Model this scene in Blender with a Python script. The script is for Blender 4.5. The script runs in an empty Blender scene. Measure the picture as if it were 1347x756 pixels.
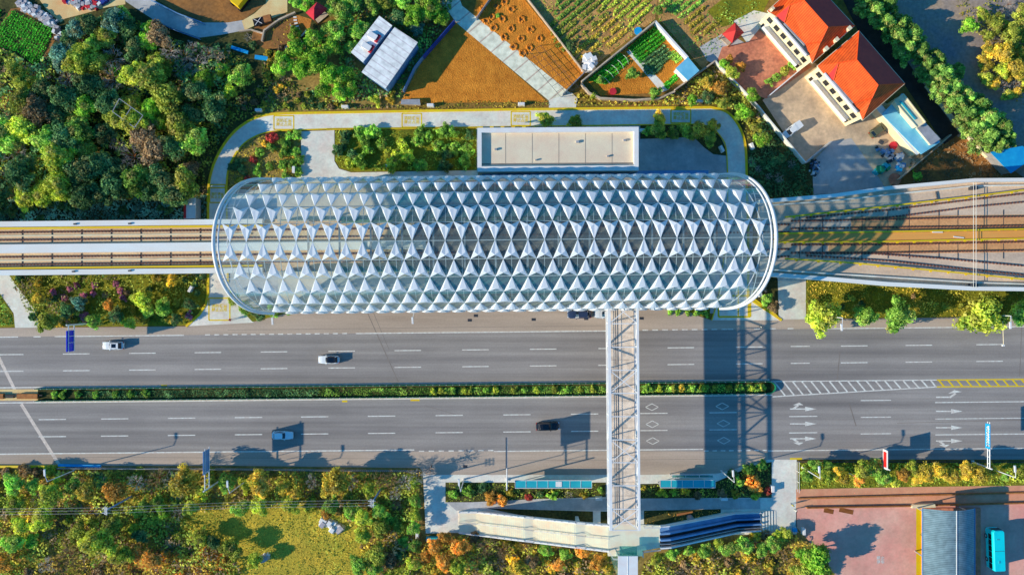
import bpy, math, random
import numpy as np
from mathutils import Vector, Matrix
random.seed(7)
C = bpy.context.scene.collection
H, S, CX, CY = 161.0, 5.85, 673.5, 378.0
PI = math.pi
SL = 0.0102                       # the road and the line run a little off level
def W(px, py, z=0.0):
    k = (H - z) / H
    return ((px - CX) / S * k, -(py - CY) / S * k)
def WV(px, py, z=0.0):
    x, y = W(px, py, z); return (x, y, z)
def yr(y0, x): return y0 - SL * x
def lin(h):
    h = h.lstrip('#'); o = []
    for i in (0, 2, 4):
        c = int(h[i:i+2], 16) / 255
        o.append(c / 12.92 if c <= 0.04045 else ((c + 0.055) / 1.055) ** 2.4)
    return o
# ------------------------------------------------------------------ materials
GAIN = (1.36, 1.17, 1.0)
def mat(name, hexc, rough=0.8, var=0.12, scale=0.6, stretch=(1, 1, 1), metal=0.0, hex2=None, bump=0.0, detail=6, gain=1.0, fine=0.0, fine_scale=6.0, spec=0.3):
    m = bpy.data.materials.new(name); m.use_nodes = True
    nt = m.node_tree; b = nt.nodes['Principled BSDF']
    b.inputs['Roughness'].default_value = rough; b.inputs['Metallic'].default_value = metal
    b.inputs['Specular IOR Level'].default_value = spec
    c = [min(v * q * gain, 0.93) for v, q in zip(lin(hexc), GAIN)]
    c2 = [min(v * q * gain, 0.93) for v, q in zip(lin(hex2), GAIN)] if hex2 else [v * (1 - var * 2) for v in c]
    c1 = c if hex2 else [min(v * (1 + var), 0.95) for v in c]
    tc = nt.nodes.new('ShaderNodeTexCoord'); mp = nt.nodes.new('ShaderNodeMapping')
    mp.inputs['Scale'].default_value = stretch
    nt.links.new(tc.outputs['Object'], mp.inputs['Vector'])
    nz = nt.nodes.new('ShaderNodeTexNoise'); nz.inputs['Scale'].default_value = scale; nz.inputs['Detail'].default_value = detail
    nz.inputs['Roughness'].default_value = 0.65
    nt.links.new(mp.outputs[0], nz.inputs['Vector'])
    rp = nt.nodes.new('ShaderNodeValToRGB')
    rp.color_ramp.elements[0].position = 0.33; rp.color_ramp.elements[1].position = 0.67
    rp.color_ramp.elements[0].color = (*c2, 1); rp.color_ramp.elements[1].color = (*c1, 1)
    nt.links.new(nz.outputs['Fac'], rp.inputs[0])
    out = rp.outputs[0]
    if fine > 0:
        n2 = nt.nodes.new('ShaderNodeTexNoise'); n2.inputs['Scale'].default_value = fine_scale; n2.inputs['Detail'].default_value = 4
        nt.links.new(tc.outputs['Object'], n2.inputs['Vector'])
        mr = nt.nodes.new('ShaderNodeMapRange'); mr.inputs['From Min'].default_value = 0.3; mr.inputs['From Max'].default_value = 0.7
        mr.inputs['To Min'].default_value = 1 - fine; mr.inputs['To Max'].default_value = 1 + fine
        nt.links.new(n2.outputs['Fac'], mr.inputs['Value'])
        vm = nt.nodes.new('ShaderNodeVectorMath'); vm.operation = 'SCALE'
        nt.links.new(out, vm.inputs[0]); nt.links.new(mr.outputs[0], vm.inputs['Scale']); out = vm.outputs[0]
    nt.links.new(out, b.inputs['Base Color'])
    if bump:
        bp = nt.nodes.new('ShaderNodeBump'); bp.inputs['Strength'].default_value = bump; bp.inputs['Distance'].default_value = 0.3
        n3 = nt.nodes.new('ShaderNodeTexNoise'); n3.inputs['Scale'].default_value = fine_scale; n3.inputs['Detail'].default_value = 5
        nt.links.new(tc.outputs['Object'], n3.inputs['Vector'])
        nt.links.new(n3.outputs['Fac'], bp.inputs['Height']); nt.links.new(bp.outputs[0], b.inputs['Normal'])
    return m
def leafmat(name, ha, hb, gain=1.0):
    m = bpy.data.materials.new(name); m.use_nodes = True
    nt = m.node_tree; b = nt.nodes['Principled BSDF']; b.inputs['Roughness'].default_value = 0.75; b.inputs['Specular IOR Level'].default_value = 0.15
    at = nt.nodes.new('ShaderNodeAttribute'); at.attribute_name = 'tint'
    sp = nt.nodes.new('ShaderNodeSeparateColor'); nt.links.new(at.outputs['Color'], sp.inputs[0])
    oi = nt.nodes.new('ShaderNodeObjectInfo')
    mr = nt.nodes.new('ShaderNodeMapRange'); mr.inputs['To Min'].default_value = 0.7; mr.inputs['To Max'].default_value = 1.25
    nt.links.new(oi.outputs['Random'], mr.inputs['Value'])
    mu = nt.nodes.new('ShaderNodeMath'); mu.operation = 'MULTIPLY'
    nt.links.new(sp.outputs[0], mu.inputs[0]); nt.links.new(mr.outputs[0], mu.inputs[1])
    mx = nt.nodes.new('ShaderNodeMix'); mx.data_type = 'RGBA'
    mx.inputs[6].default_value = (*[v * gain for v in lin(ha)], 1); mx.inputs[7].default_value = (*[v * gain for v in lin(hb)], 1)
    nt.links.new(sp.outputs[1], mx.inputs[0])
    m3 = nt.nodes.new('ShaderNodeMix'); m3.data_type = 'RGBA'; nt.links.new(sp.outputs[2], m3.inputs[0]); nt.links.new(mx.outputs[2], m3.inputs[6])
    m3.inputs[7].default_value = (*[v * gain * .8 for v in lin('#8a7446')], 1)
    vm = nt.nodes.new('ShaderNodeVectorMath'); vm.operation = 'SCALE'
    nt.links.new(m3.outputs[2], vm.inputs[0]); nt.links.new(mu.outputs[0], vm.inputs['Scale'])
    nt.links.new(vm.outputs[0], b.inputs['Base Color'])
    tr = nt.nodes.new('ShaderNodeBsdfTranslucent'); nt.links.new(vm.outputs[0], tr.inputs[0])
    ms = nt.nodes.new('ShaderNodeMixShader'); ms.inputs[0].default_value = 0.3
    nt.links.new(b.outputs[0], ms.inputs[1]); nt.links.new(tr.outputs[0], ms.inputs[2])
    nt.links.new(ms.outputs[0], nt.nodes['Material Output'].inputs[0])
    return m
def glassmat(name, tint=(0.84, 0.93, 0.91), gloss=0.2, diff=0.13, dcol=(0.62, 0.74, 0.72)):
    m = bpy.data.materials.new(name); m.use_nodes = True; nt = m.node_tree; nt.nodes.remove(nt.nodes['Principled BSDF'])
    t = nt.nodes.new('ShaderNodeBsdfTransparent'); t.inputs[0].default_value = (*tint, 1)
    g = nt.nodes.new('ShaderNodeBsdfGlossy'); g.inputs['Roughness'].default_value = 0.08; g.inputs[0].default_value = (0.9, 0.95, 1, 1)
    d = nt.nodes.new('ShaderNodeBsdfDiffuse'); d.inputs[0].default_value = (*dcol, 1)
    lw = nt.nodes.new('ShaderNodeLayerWeight'); lw.inputs[0].default_value = gloss
    a = nt.nodes.new('ShaderNodeMixShader'); nt.links.new(lw.outputs['Facing'], a.inputs[0]); nt.links.new(t.outputs[0], a.inputs[1]); nt.links.new(g.outputs[0], a.inputs[2])
    z = nt.nodes.new('ShaderNodeMixShader'); z.inputs[0].default_value = diff
    nt.links.new(a.outputs[0], z.inputs[1]); nt.links.new(d.outputs[0], z.inputs[2])
    nt.links.new(z.outputs[0], nt.nodes['Material Output'].inputs[0])
    return m
def stripemat(name, h1, h2, freq, axis='X', rot=0.0, rough=0.7, width=0.5, gain=1.0, soft=0.08, noise=0.24):
    m = bpy.data.materials.new(name); m.use_nodes = True; nt = m.node_tree; b = nt.nodes['Principled BSDF']; b.inputs['Roughness'].default_value = rough
    b.inputs['Specular IOR Level'].default_value = 0.3
    tc = nt.nodes.new('ShaderNodeTexCoord'); mp = nt.nodes.new('ShaderNodeMapping'); mp.inputs['Rotation'].default_value = (0, 0, rot)
    nt.links.new(tc.outputs['Object'], mp.inputs[0])
    sx = nt.nodes.new('ShaderNodeSeparateXYZ'); nt.links.new(mp.outputs[0], sx.inputs[0])
    mu = nt.nodes.new('ShaderNodeMath'); mu.operation = 'MULTIPLY'; mu.inputs[1].default_value = freq
    nt.links.new(sx.outputs[axis], mu.inputs[0])
    fr = nt.nodes.new('ShaderNodeMath'); fr.operation = 'FRACT'; nt.links.new(mu.outputs[0], fr.inputs[0])
    rp = nt.nodes.new('ShaderNodeValToRGB'); e = rp.color_ramp.elements
    e[0].position = max(width - soft, 0); e[1].position = width
    e[0].color = (*[min(v * q * gain, 0.93) for v, q in zip(lin(h1), GAIN)], 1); e[1].color = (*[min(v * q * gain, 0.93) for v, q in zip(lin(h2), GAIN)], 1)
    nt.links.new(fr.outputs[0], rp.inputs[0])
    nz = nt.nodes.new('ShaderNodeTexNoise'); nz.inputs['Scale'].default_value = 0.8; nz.inputs['Detail'].default_value = 6
    nt.links.new(tc.outputs['Object'], nz.inputs['Vector'])
    mr = nt.nodes.new('ShaderNodeMapRange'); mr.inputs['From Min'].default_value = 0.3; mr.inputs['From Max'].default_value = 0.7; mr.inputs['To Min'].default_value = 1 - noise; mr.inputs['To Max'].default_value = 1 + noise
    nt.links.new(nz.outputs['Fac'], mr.inputs['Value'])
    vm = nt.nodes.new('ShaderNodeVectorMath'); vm.operation = 'SCALE'; nt.links.new(rp.outputs[0], vm.inputs[0]); nt.links.new(mr.outputs[0], vm.inputs['Scale'])
    nt.links.new(vm.outputs[0], b.inputs['Base Color'])
    return m
M = {}
def mk(k, *a, **kw): M[k] = mat(k, *a, **kw)
mk('terrain', '#6a6428', hex2='#8a6a38', scale=0.08, rough=0.95, fine=0.35, fine_scale=1.2)
mk('grass', '#8a8a1e', hex2='#5a661c', scale=0.25, rough=0.95, fine=0.3, fine_scale=2.5)
mk('meadow', '#c2ae3e', hex2='#989834', scale=0.22, rough=0.95, fine=0.3, fine_scale=3.0, bump=0.4)
mk('scrub_ground', '#a08a50', hex2='#746c38', scale=0.15, rough=0.95, fine=0.35, fine_scale=2)
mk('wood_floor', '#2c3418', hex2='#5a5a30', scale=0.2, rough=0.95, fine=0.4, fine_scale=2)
mk('asphalt', '#9d9d9c', hex2='#828283', scale=0.35, stretch=(0.03, 1.3, 1), rough=0.85, fine=0.07, fine_scale=3, gain=0.92)
def wear(m, bands=True):
    nt = m.node_tree; b = nt.nodes['Principled BSDF']; src = b.inputs['Base Color'].links[0].from_socket
    tc = nt.nodes.new('ShaderNodeTexCoord')
    def noise(sc, st, lo, hi, det=3):
        mp = nt.nodes.new('ShaderNodeMapping'); mp.inputs['Scale'].default_value = st; nt.links.new(tc.outputs['Object'], mp.inputs[0])
        n = nt.nodes.new('ShaderNodeTexNoise'); n.inputs['Scale'].default_value = sc; n.inputs['Detail'].default_value = det; nt.links.new(mp.outputs[0], n.inputs['Vector'])
        r = nt.nodes.new('ShaderNodeMapRange'); r.inputs['From Min'].default_value = .32; r.inputs['From Max'].default_value = .68; r.inputs['To Min'].default_value = lo; r.inputs['To Max'].default_value = hi
        nt.links.new(n.outputs['Fac'], r.inputs['Value']); return r.outputs[0]
    a = noise(.03, (1, .8, 1), .90, 1.10); c = noise(1.0, (.006, .62, 1), .82, 1.12, 2); d = noise(.5, (.3, .9, 1), .96, 1.04, 6)
    for s_ in ((a, c, d) if bands else (noise(.12, (1, 1, 1), .86, 1.1, 5), noise(.9, (1, 1, 1), .93, 1.06, 5))):
        v = nt.nodes.new('ShaderNodeVectorMath'); v.operation = 'SCALE'; nt.links.new(src, v.inputs[0]); nt.links.new(s_, v.inputs['Scale']); src = v.outputs[0]
    nt.links.new(src, b.inputs['Base Color'])
wear(M['asphalt'])
mk('seam', '#7c7874', hex2='#8e8a86', scale=.6, rough=.9, gain=.85)
mk('shoulder', '#bab0a4', hex2='#a1978c', scale=0.3, stretch=(0.08, 1.0, 1), rough=0.9, fine=0.06, fine_scale=3, gain=0.95)
mk('asphalt_shaded', '#4a3f3a', hex2='#2d2826', scale=0.4, rough=0.9, fine=0.15)  # shadow of the house put into the court's colour
mk('east_ground', '#7d7f88', hex2='#a3937d', scale=0.12, rough=0.95, fine=0.2, fine_scale=1.5)  # blue-grey of the tree shadows put into the colour, mixed with tan
mk('concrete', '#e6e2dc', hex2='#cecac4', scale=0.3, rough=0.9, gain=1.06, fine=0.06, fine_scale=2)
mk('concrete_blue', '#bcc2c6', hex2='#a0a7ab', scale=0.3, rough=0.9, fine=0.06, fine_scale=2)
mk('yard', '#d8c6a8', hex2='#a89a88', scale=0.18, rough=0.9, fine=0.1, fine_scale=1.5)
mk('dirt_path', '#f0d3a0', hex2='#d0ad78', scale=0.2, rough=0.95, fine=0.1)
mk('dirt', '#a5743c', hex2='#6f5638', scale=0.15, rough=0.95, fine=0.25, fine_scale=1.5)
mk('soil', '#c09a60', hex2='#987648', scale=0.3, rough=0.95, fine=0.25, fine_scale=2.5, bump=0.4)
mk('tilled', '#d89234', hex2='#b67424', scale=0.5, rough=0.95, fine=0.22, fine_scale=3.5, bump=0.6)
mk('tilled_light', '#cc9048', hex2='#a4682a', scale=0.5, rough=0.95, fine=0.2, fine_scale=3.5, bump=0.5)
mk('pink_paving', '#f8b4a4', hex2='#e8988e', scale=0.09, rough=0.9, fine=0.05, fine_scale=2)
mk('pink_lane', '#e0a888', hex2='#cf9478', scale=0.2, rough=0.9, fine=0.05, fine_scale=2)
mk('brick_paving', '#d29070', hex2='#a46a58', scale=0.25, rough=0.9, fine=0.2, fine_scale=1.5)
mk('line_white', '#f8f6f2', hex2='#c8c4c0', scale=1.6, rough=0.8, gain=0.9)
mk('line_worn', '#d8d3cc', hex2='#b4aea8', scale=1.2, rough=0.8)
mk('line_yellow', '#ffd21a', hex2='#d8b030', scale=1.4, rough=0.8, gain=0.98)
for _k in ('tilled', 'tilled_light', 'pink_paving', 'pink_lane', 'concrete', 'yard', 'concrete_blue', 'meadow'): wear(M[_k], False)
mk('white', '#f4f5f8', hex2='#dcdfe4', scale=0.5, rough=0.45, gain=0.92)
mk('fin', '#fafcff', hex2='#eceff4', scale=0.12, rough=0.35, gain=0.98, spec=0.5)
mk('white_frame', '#e6ecf2', hex2='#d2dae2', scale=0.5, rough=0.4, gain=0.9)
mk('cream', '#f6e8cc', hex2='#e6d2b0', scale=0.4, rough=0.8, gain=0.9)
mk('parapet', '#f2efec', hex2='#dcd8d4', scale=0.25, stretch=(0.3, 1, 1), rough=0.85, fine=0.06)
mk('deck', '#e2c8a4', hex2='#c4ac90', scale=0.3, stretch=(0.3, 1, 1), rough=0.9, fine=0.12, fine_scale=2)
mk('deck_grey', '#d6c8b4', hex2='#b6a898', scale=0.25, stretch=(0.4, 1, 1), rough=0.9, fine=0.1, fine_scale=2)
mk('bed_brown', '#d8ac7c', hex2='#bc9064', scale=0.3, stretch=(0.3, 1, 1), rough=0.9, fine=0.15, fine_scale=2)
mk('walk_orange', '#e6a85c', hex2='#d4944a', scale=0.2, stretch=(0.2, 1, 1), rough=0.9)
mk('rail', '#5a4038', hex2='#6e5248', scale=0.6, rough=0.5, metal=0.4)
mk('sleeper', '#74504c', hex2='#8a6458', scale=0.6, rough=0.9)
mk('tray', '#ffc81e', hex2='#f0b414', scale=0.3, stretch=(0.3, 1, 1), rough=0.6)
mk('roof_slab', '#e2d6c2', hex2='#d2c6b4', scale=0.25, rough=0.9, fine=0.05)
mk('roof_orange', '#ee5418', hex2='#e04a14', scale=0.3, rough=0.6)
M['roof_tile'] = stripemat('roof_tile', '#f26022', '#c23c0e', 2.2, 'X', rot=0.72, rough=0.7, width=0.72, noise=.2)
mk('roof_red', '#cc3a34', hex2='#b83030', scale=0.5, rough=0.6)
M['white_roof'] = stripemat('white_roof', '#dfe4ea', '#c4c9d2', 0.7, 'Y', rot=math.radians(35), rough=0.6, width=0.85)
M['canopy'] = stripemat('canopy', '#74909c', '#587684', 2.5, 'Y', rough=0.45, width=0.7)
M['deck_slab'] = stripemat('deck_slab', '#d0c8bc', '#b8b0a6', 0.35, 'Y', rough=0.9, width=0.96)
M['path_slab'] = stripemat('path_slab', '#ece2d2', '#b8aca0', 0.3, 'X', rot=math.radians(50), rough=0.9, width=0.95)
mk('blue_wall', '#2848a8', hex2='#1c3890', scale=0.5, rough=0.5)
mk('sign_blue', '#1838e8', hex2='#1430d0', scale=0.4, rough=0.4)
mk('sign_cyan', '#18a8e8', hex2='#1090d0', scale=0.4, rough=0.4)
mk('sign_red', '#e03030', hex2='#d02424', scale=0.4, rough=0.5)
mk('cyan_roof', '#7ac8ea', hex2='#5cb4dc', scale=0.4, rough=0.5)
mk('tarp', '#1ea8e8', hex2='#128cd8', scale=0.5, rough=0.5)
mk('teal_roof', '#30b4c8', hex2='#24a0b8', scale=0.3, rough=0.3, spec=0.6)
mk('teal_bus', '#10dcec', hex2='#08cce0', scale=0.3, rough=0.3, spec=0.6)
mk('metal', '#b4bcc4', hex2='#98a0a8', scale=0.8, rough=0.4, metal=0.3)
mk('metal_blue', '#6f9ccc', hex2='#5784b8', scale=0.5, rough=0.4)
mk('dark_metal', '#3c4450', hex2='#2c323c', scale=0.8, rough=0.5)
mk('black', '#1c2026', hex2='#14161a', scale=0.8, rough=0.6)
mk('tyre', '#1a1a1c', hex2='#141416', scale=2, rough=0.9)
mk('rubble', '#c8c4c4', hex2='#8890a4', scale=1.5, rough=0.9)
mk('wood', '#8c5c30', hex2='#6c4420', scale=1, rough=0.9)
mk('wood_brown', '#b07c48', hex2='#8c5c38', scale=1, rough=0.9)
mk('green_fence', '#1c8a6c', hex2='#147458', scale=0.6, rough=0.5)
mk('stone_wall', '#c8bca8', hex2='#9a9080', scale=0.6, rough=0.9, fine=0.1)
mk('panel_dark_teal', '#4c8c94', hex2='#2c6070', scale=0.15, rough=0.5, gain=.8)  # dark tone of the station interior, for the added panels
mk('interior', '#5ca0a4', hex2='#3c747c', scale=0.2, rough=0.7)
mk('platform', '#d0cbbe', hex2='#b4b4ac', scale=0.3, rough=0.7)
mk('stair', '#ede3d2', hex2='#dccfba', scale=0.4, rough=0.9)
mk('person_skin', '#c89878', rough=0.6); mk('cloth_yellow', '#f0d020', rough=0.9); mk('cloth_dark', '#30343c', rough=0.9); mk('cloth_white', '#e8e4e0', rough=0.9); mk('cloth_red', '#c03040', rough=0.9)
def paint(k, h):
    m = mat(k, h, rough=0.25, var=0.03, scale=0.3, spec=0.6); m.node_tree.nodes['Principled BSDF'].inputs['Coat Weight'].default_value = 0.6; M[k] = m
paint('car_white', '#f0f0f0'); paint('car_white_shaded', '#c4ecff'); paint('car_black', '#181c24'); paint('car_navy', '#2c3c5c'); paint('car_green', '#5c6248'); paint('car_silver', '#c0d0e0')  # the pale blue is white paint with blue shade put into it
mk('car_glass', '#0c1420', hex2='#101c2c', rough=0.1, spec=0.8)
mk('lamp_lens', '#ffffff', rough=0.3); mk('red_lens', '#b01818', rough=0.3)
M['glass'] = glassmat('glass')
M['glass_dark'] = glassmat('glass_dark', (0.35, 0.5, 0.55), 0.4, 0.1, (0.2, 0.35, 0.4))
M['glass_green'] = glassmat('glass_green', (0.45, 0.75, 0.72), 0.3, 0.15, (0.25, 0.55, 0.5))
LM = {}
for k, a, b in [('green', '#4f742b', '#8ea847'), ('bright', '#5a8428', '#90ac3a'), ('dark', '#2e4c2b', '#5c7a48'), ('olive', '#5e6c27', '#9a9a3e'),
                ('yellowgreen', '#72842e', '#a4a43c'), ('yellow', '#988b30', '#c8ac3e'), ('orange', '#8e6f2f', '#c4933f'), ('gold', '#7c7c2c', '#b4983b'), ('red', '#70272b', '#b05341'),
                ('pink', '#744755', '#a86d7e'), ('brown', '#5e4e39', '#8a7351'), ('grey', '#6a645d', '#9c958a'), ('conifer', '#3f6429', '#87a04a'), ('teal', '#3b5a48', '#6f907b'), ('crop', '#28741e', '#59ac30')]:
    LM[k] = leafmat('foliage_' + k, a, b, 2.7)
# ------------------------------------------------------------------ mesh builder
class MB:
    def __init__(s): s.v = []; s.f = []; s.m = []
    def poly(s, pts, mi=0):
        n = len(s.v); s.v += [tuple(p) for p in pts]; s.f.append(tuple(range(n, n + len(pts)))); s.m.append(mi); return s
    def prism(s, xy, z0, z1, mi=0, top=None):
        n = len(s.v); k = len(xy); top = top or xy
        s.v += [(x, y, z0) for x, y in xy] + [(x, y, z1) for x, y in top]
        a = sum(xy[i][0] * xy[(i+1) % k][1] - xy[(i+1) % k][0] * xy[i][1] for i in range(k))
        lo = list(range(n, n + k)); hi = list(range(n + k, n + 2 * k))
        if a < 0: lo, hi = lo[::-1], hi[::-1]
        s.f.append(tuple(hi)); s.f.append(tuple(lo[::-1])); s.m += [mi, mi]
        for i in range(k):
            j = (i + 1) % k; s.f.append((lo[i], lo[j], hi[j], hi[i])); s.m.append(mi)
        return s
    def box(s, cx, cy, z0, sx, sy, sz, rot=0, mi=0, taper=1.0):
        c, d = math.cos(rot), math.sin(rot)
        def q(t): return [(cx + c * x * t - d * y * t, cy + d * x * t + c * y * t) for x, y in ((-sx/2, -sy/2), (sx/2, -sy/2), (sx/2, sy/2), (-sx/2, sy/2))]
        return s.prism(q(1), z0, z0 + sz, mi, q(taper))
    def tube(s, p, q, r, r2=None, n=6, mi=0):
        p, q = Vector(p), Vector(q); r2 = r if r2 is None else r2
        d = (q - p)
        if d.length < 1e-6: return s
        d.normalize(); u = d.orthogonal().normalized(); w = d.cross(u); b = len(s.v)
        for c, rr in ((p, r), (q, r2)):
            for i in range(n):
                a = 2 * PI * i / n; s.v.append(tuple(c + (u * math.cos(a) + w * math.sin(a)) * rr))
        for i in range(n):
            j = (i + 1) % n; s.f.append((b + i, b + j, b + n + j, b + n + i)); s.m.append(mi)
        s.f.append(tuple(b + i for i in range(n))[::-1]); s.f.append(tuple(b + n + i for i in range(n))); s.m += [mi, mi]
        return s
    def bar(s, p, q, w, h, mi=0):              # rectangular bar between two points
        p, q = Vector(p), Vector(q); d = (q - p).normalized()
        up = Vector((0, 0, 1)) if abs(d.z) < 0.95 else Vector((1, 0, 0))
        u = d.cross(up).normalized() * w / 2; t = u.cross(d).normalized() * h / 2; b = len(s.v)
        for c in (p, q): s.v += [tuple(c + a) for a in (-u - t, u - t, u + t, -u + t)]
        for fc in ((0, 1, 5, 4), (1, 2, 6, 5), (2, 3, 7, 6), (3, 0, 4, 7), (3, 2, 1, 0), (4, 5, 6, 7)):
            s.f.append(tuple(b + i for i in fc)); s.m.append(mi)
        return s
    def strip(s, pts, w, z0, z1, mi=0):        # a solid strip along a 2-D polyline, centred
        n = len(pts); L = []; R = []
        for i in range(n):
            a = Vector(pts[max(i-1, 0)][:2]); b = Vector(pts[min(i+1, n-1)][:2]); d = (b - a).normalized(); nn = Vector((-d.y, d.x)) * w / 2
            L.append((pts[i][0] + nn.x, pts[i][1] + nn.y)); R.append((pts[i][0] - nn.x, pts[i][1] - nn.y))
        b = len(s.v)
        for i in range(n):
            s.v += [(*L[i], z0), (*R[i], z0), (*R[i], z1), (*L[i], z1)]
        for i in range(n - 1):
            o = b + 4 * i
            for a, c in ((0, 1), (1, 2), (2, 3), (3, 0)): s.f.append((o + a, o + c, o + 4 + c, o + 4 + a)[::-1]); s.m.append(mi)
        s.f.append((b, b + 1, b + 2, b + 3)); e = b + 4 * (n - 1); s.f.append((e + 3, e + 2, e + 1, e)); s.m += [mi, mi]
        return s
    def sweep(s, pts, r, n=10, mi=0):
        b = len(s.v); P = [Vector(p) for p in pts]; k = len(P)
        for i in range(k):
            d = (P[min(i+1, k-1)] - P[max(i-1, 0)]).normalized(); up = Vector((1, 0, 0)) if abs(d.x) < .9 else Vector((0, 0, 1)); u = d.cross(up).normalized(); w = d.cross(u)
            for j in range(n): a = 2*PI*j/n; s.v.append(tuple(P[i] + (u*math.cos(a) + w*math.sin(a)) * r))
        for i in range(k - 1):
            for j in range(n): q = (j+1) % n; s.f.append((b+i*n+j, b+i*n+q, b+(i+1)*n+q, b+(i+1)*n+j)); s.m.append(mi)
        return s
    def ball(s, c, r, n=8, m=5, mi=0, sz=1.0):
        b = len(s.v)
        for j in range(m + 1):
            t = PI * j / m
            for i in range(n):
                a = 2 * PI * i / n; s.v.append((c[0] + r * math.sin(t) * math.cos(a), c[1] + r * math.sin(t) * math.sin(a), c[2] + r * sz * math.cos(t)))
        for j in range(m):
            for i in range(n):
                k = (i + 1) % n; s.f.append((b + j*n + i, b + (j+1)*n + i, b + (j+1)*n + k, b + j*n + k)); s.m.append(mi)
        return s
    def build(s, name, mats, parent=None, smooth=False, local=False, kind=None):
        if not isinstance(mats, (list, tuple)): mats = [mats]
        me = bpy.data.meshes.new(name)
        o3 = (0, 0, 0)
        if not local:
            if parent: 
                p = parent; o3 = Vector((0, 0, 0))
                while p: o3 = o3 + p.location; p = p.parent
            elif kind != 'structure':
                a = np.array(s.v); o3 = ((a[:, 0].min() + a[:, 0].max()) / 2, (a[:, 1].min() + a[:, 1].max()) / 2, a[:, 2].min())
        vv = [(x - o3[0], y - o3[1], z - o3[2]) for x, y, z in s.v]
        me.from_pydata(vv, [], s.f); me.update()
        for m_ in mats: me.materials.append(M[m_] if isinstance(m_, str) else m_)
        me.polygons.foreach_set('material_index', s.m)
        if smooth: me.polygons.foreach_set('use_smooth', [True] * len(s.f))
        o = bpy.data.objects.new(name, me); C.objects.link(o)
        if parent: o.parent = parent
        elif not local: o.location = o3
        if kind: o['kind'] = kind
        return o
def tag(o, label=None, cat=None, group=None, kind=None):
    if label: o['label'] = label
    if cat: o['category'] = cat
    if group: o['group'] = group
    if kind: o['kind'] = kind
    return o
def thing(name, loc, label, cat, group=None, rz=0.0):
    o = bpy.data.objects.new(name, None); C.objects.link(o); o.location = loc; o.rotation_euler = (0, 0, rz); o.empty_display_size = 0.5
    return tag(o, label, cat, group)
def dup(root, loc=None, rz=None, label=None, scale=None, mats=None):
    r = root.copy(); C.objects.link(r)
    if loc is not None: r.location = loc
    if rz is not None: r.rotation_euler = (0, 0, rz)
    if label: r['label'] = label
    if scale is not None: r.scale = scale
    def rec(src, dst):
        for ch in list(src.children):
            c = ch.copy(); C.objects.link(c); c.parent = dst
            if mats and c.type == 'MESH' and ch.data.materials and ch.data.materials[0] and ch.data.materials[0].name in mats:
                c.material_slots[0].link = 'OBJECT'; c.material_slots[0].material = M[mats[ch.data.materials[0].name]]
            rec(ch, c)
    rec(root, r); return r
def sheet(name, px, z, m, wz=0.0):
    mb = MB(); mb.poly([(*W(x, y, wz), z) for x, y in px][::-1])
    # keep the normal up
    a = [W(x, y, wz) for x, y in px]; ar = sum(a[i][0]*a[(i+1) % len(a)][1] - a[(i+1) % len(a)][0]*a[i][1] for i in range(len(a)))
    if ar > 0: mb.f[0] = mb.f[0][::-1]
    return mb.build(name, m, kind='structure')
def curve(pts, n=8):          # smooth px polyline (Catmull-Rom)
    out = []
    for i in range(len(pts) - 1):
        p0 = pts[max(i-1, 0)]; p1 = pts[i]; p2 = pts[i+1]; p3 = pts[min(i+2, len(pts)-1)]
        for k in range(n):
            t = k / n
            out.append(tuple(0.5 * ((2*p1[j]) + (-p0[j]+p2[j])*t + (2*p0[j]-5*p1[j]+4*p2[j]-p3[j])*t*t + (-p0[j]+3*p1[j]-3*p2[j]+p3[j])*t**3) for j in (0, 1)))
    out.append(pts[-1]); return out

_f = M['fin']; _n = _f.node_tree; _t = _n.nodes.new('ShaderNodeBsdfTranslucent'); _t.inputs[0].default_value = (.9, .93, .97, 1); _m = _n.nodes.new('ShaderNodeMixShader'); _m.inputs[0].default_value = .2
_n.links.new(_n.nodes['Principled BSDF'].outputs[0], _m.inputs[1]); _n.links.new(_t.outputs[0], _m.inputs[2]); _n.links.new(_m.outputs[0], _n.nodes['Material Output'].inputs[0])
# ------------------------------------------------------------------ vegetation
def mesh_np(name, v, f4, tint, mats, smooth=False):
    me = bpy.data.meshes.new(name); nv = len(v); nf = len(f4)
    me.vertices.add(nv); me.vertices.foreach_set('co', np.asarray(v, np.float32).ravel())
    me.loops.add(nf * 4); me.loops.foreach_set('vertex_index', np.asarray(f4, np.int32).ravel())
    me.polygons.add(nf); me.polygons.foreach_set('loop_start', np.arange(nf, dtype=np.int32) * 4); me.polygons.foreach_set('loop_total', np.full(nf, 4, np.int32))
    me.update(calc_edges=True)
    ca = me.color_attributes.new('tint', 'FLOAT_COLOR', 'POINT'); cc = np.ones((nv, 4), np.float32); cc[:, 2] = 0; cc[:, :tint.shape[1]] = tint; ca.data.foreach_set('color', cc.ravel())
    for m_ in mats: me.materials.append(m_)
    return me
def leaf_quads(c, nrm, size, rng):
    n = len(c); nrm = nrm / (np.linalg.norm(nrm, axis=1, keepdims=True) + 1e-6)
    r = rng.normal(size=(n, 3)); u = np.cross(nrm, r); u /= (np.linalg.norm(u, axis=1, keepdims=True) + 1e-6); w = np.cross(nrm, u)
    a = size[:, None]; b = (size * rng.uniform(0.45, 0.8, n))[:, None]
    v = np.stack([c - u*a, c - w*b, c + u*a, c + w*b], 1).reshape(-1, 3)
    f = np.arange(n * 4).reshape(-1, 4)
    return v, f
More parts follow.
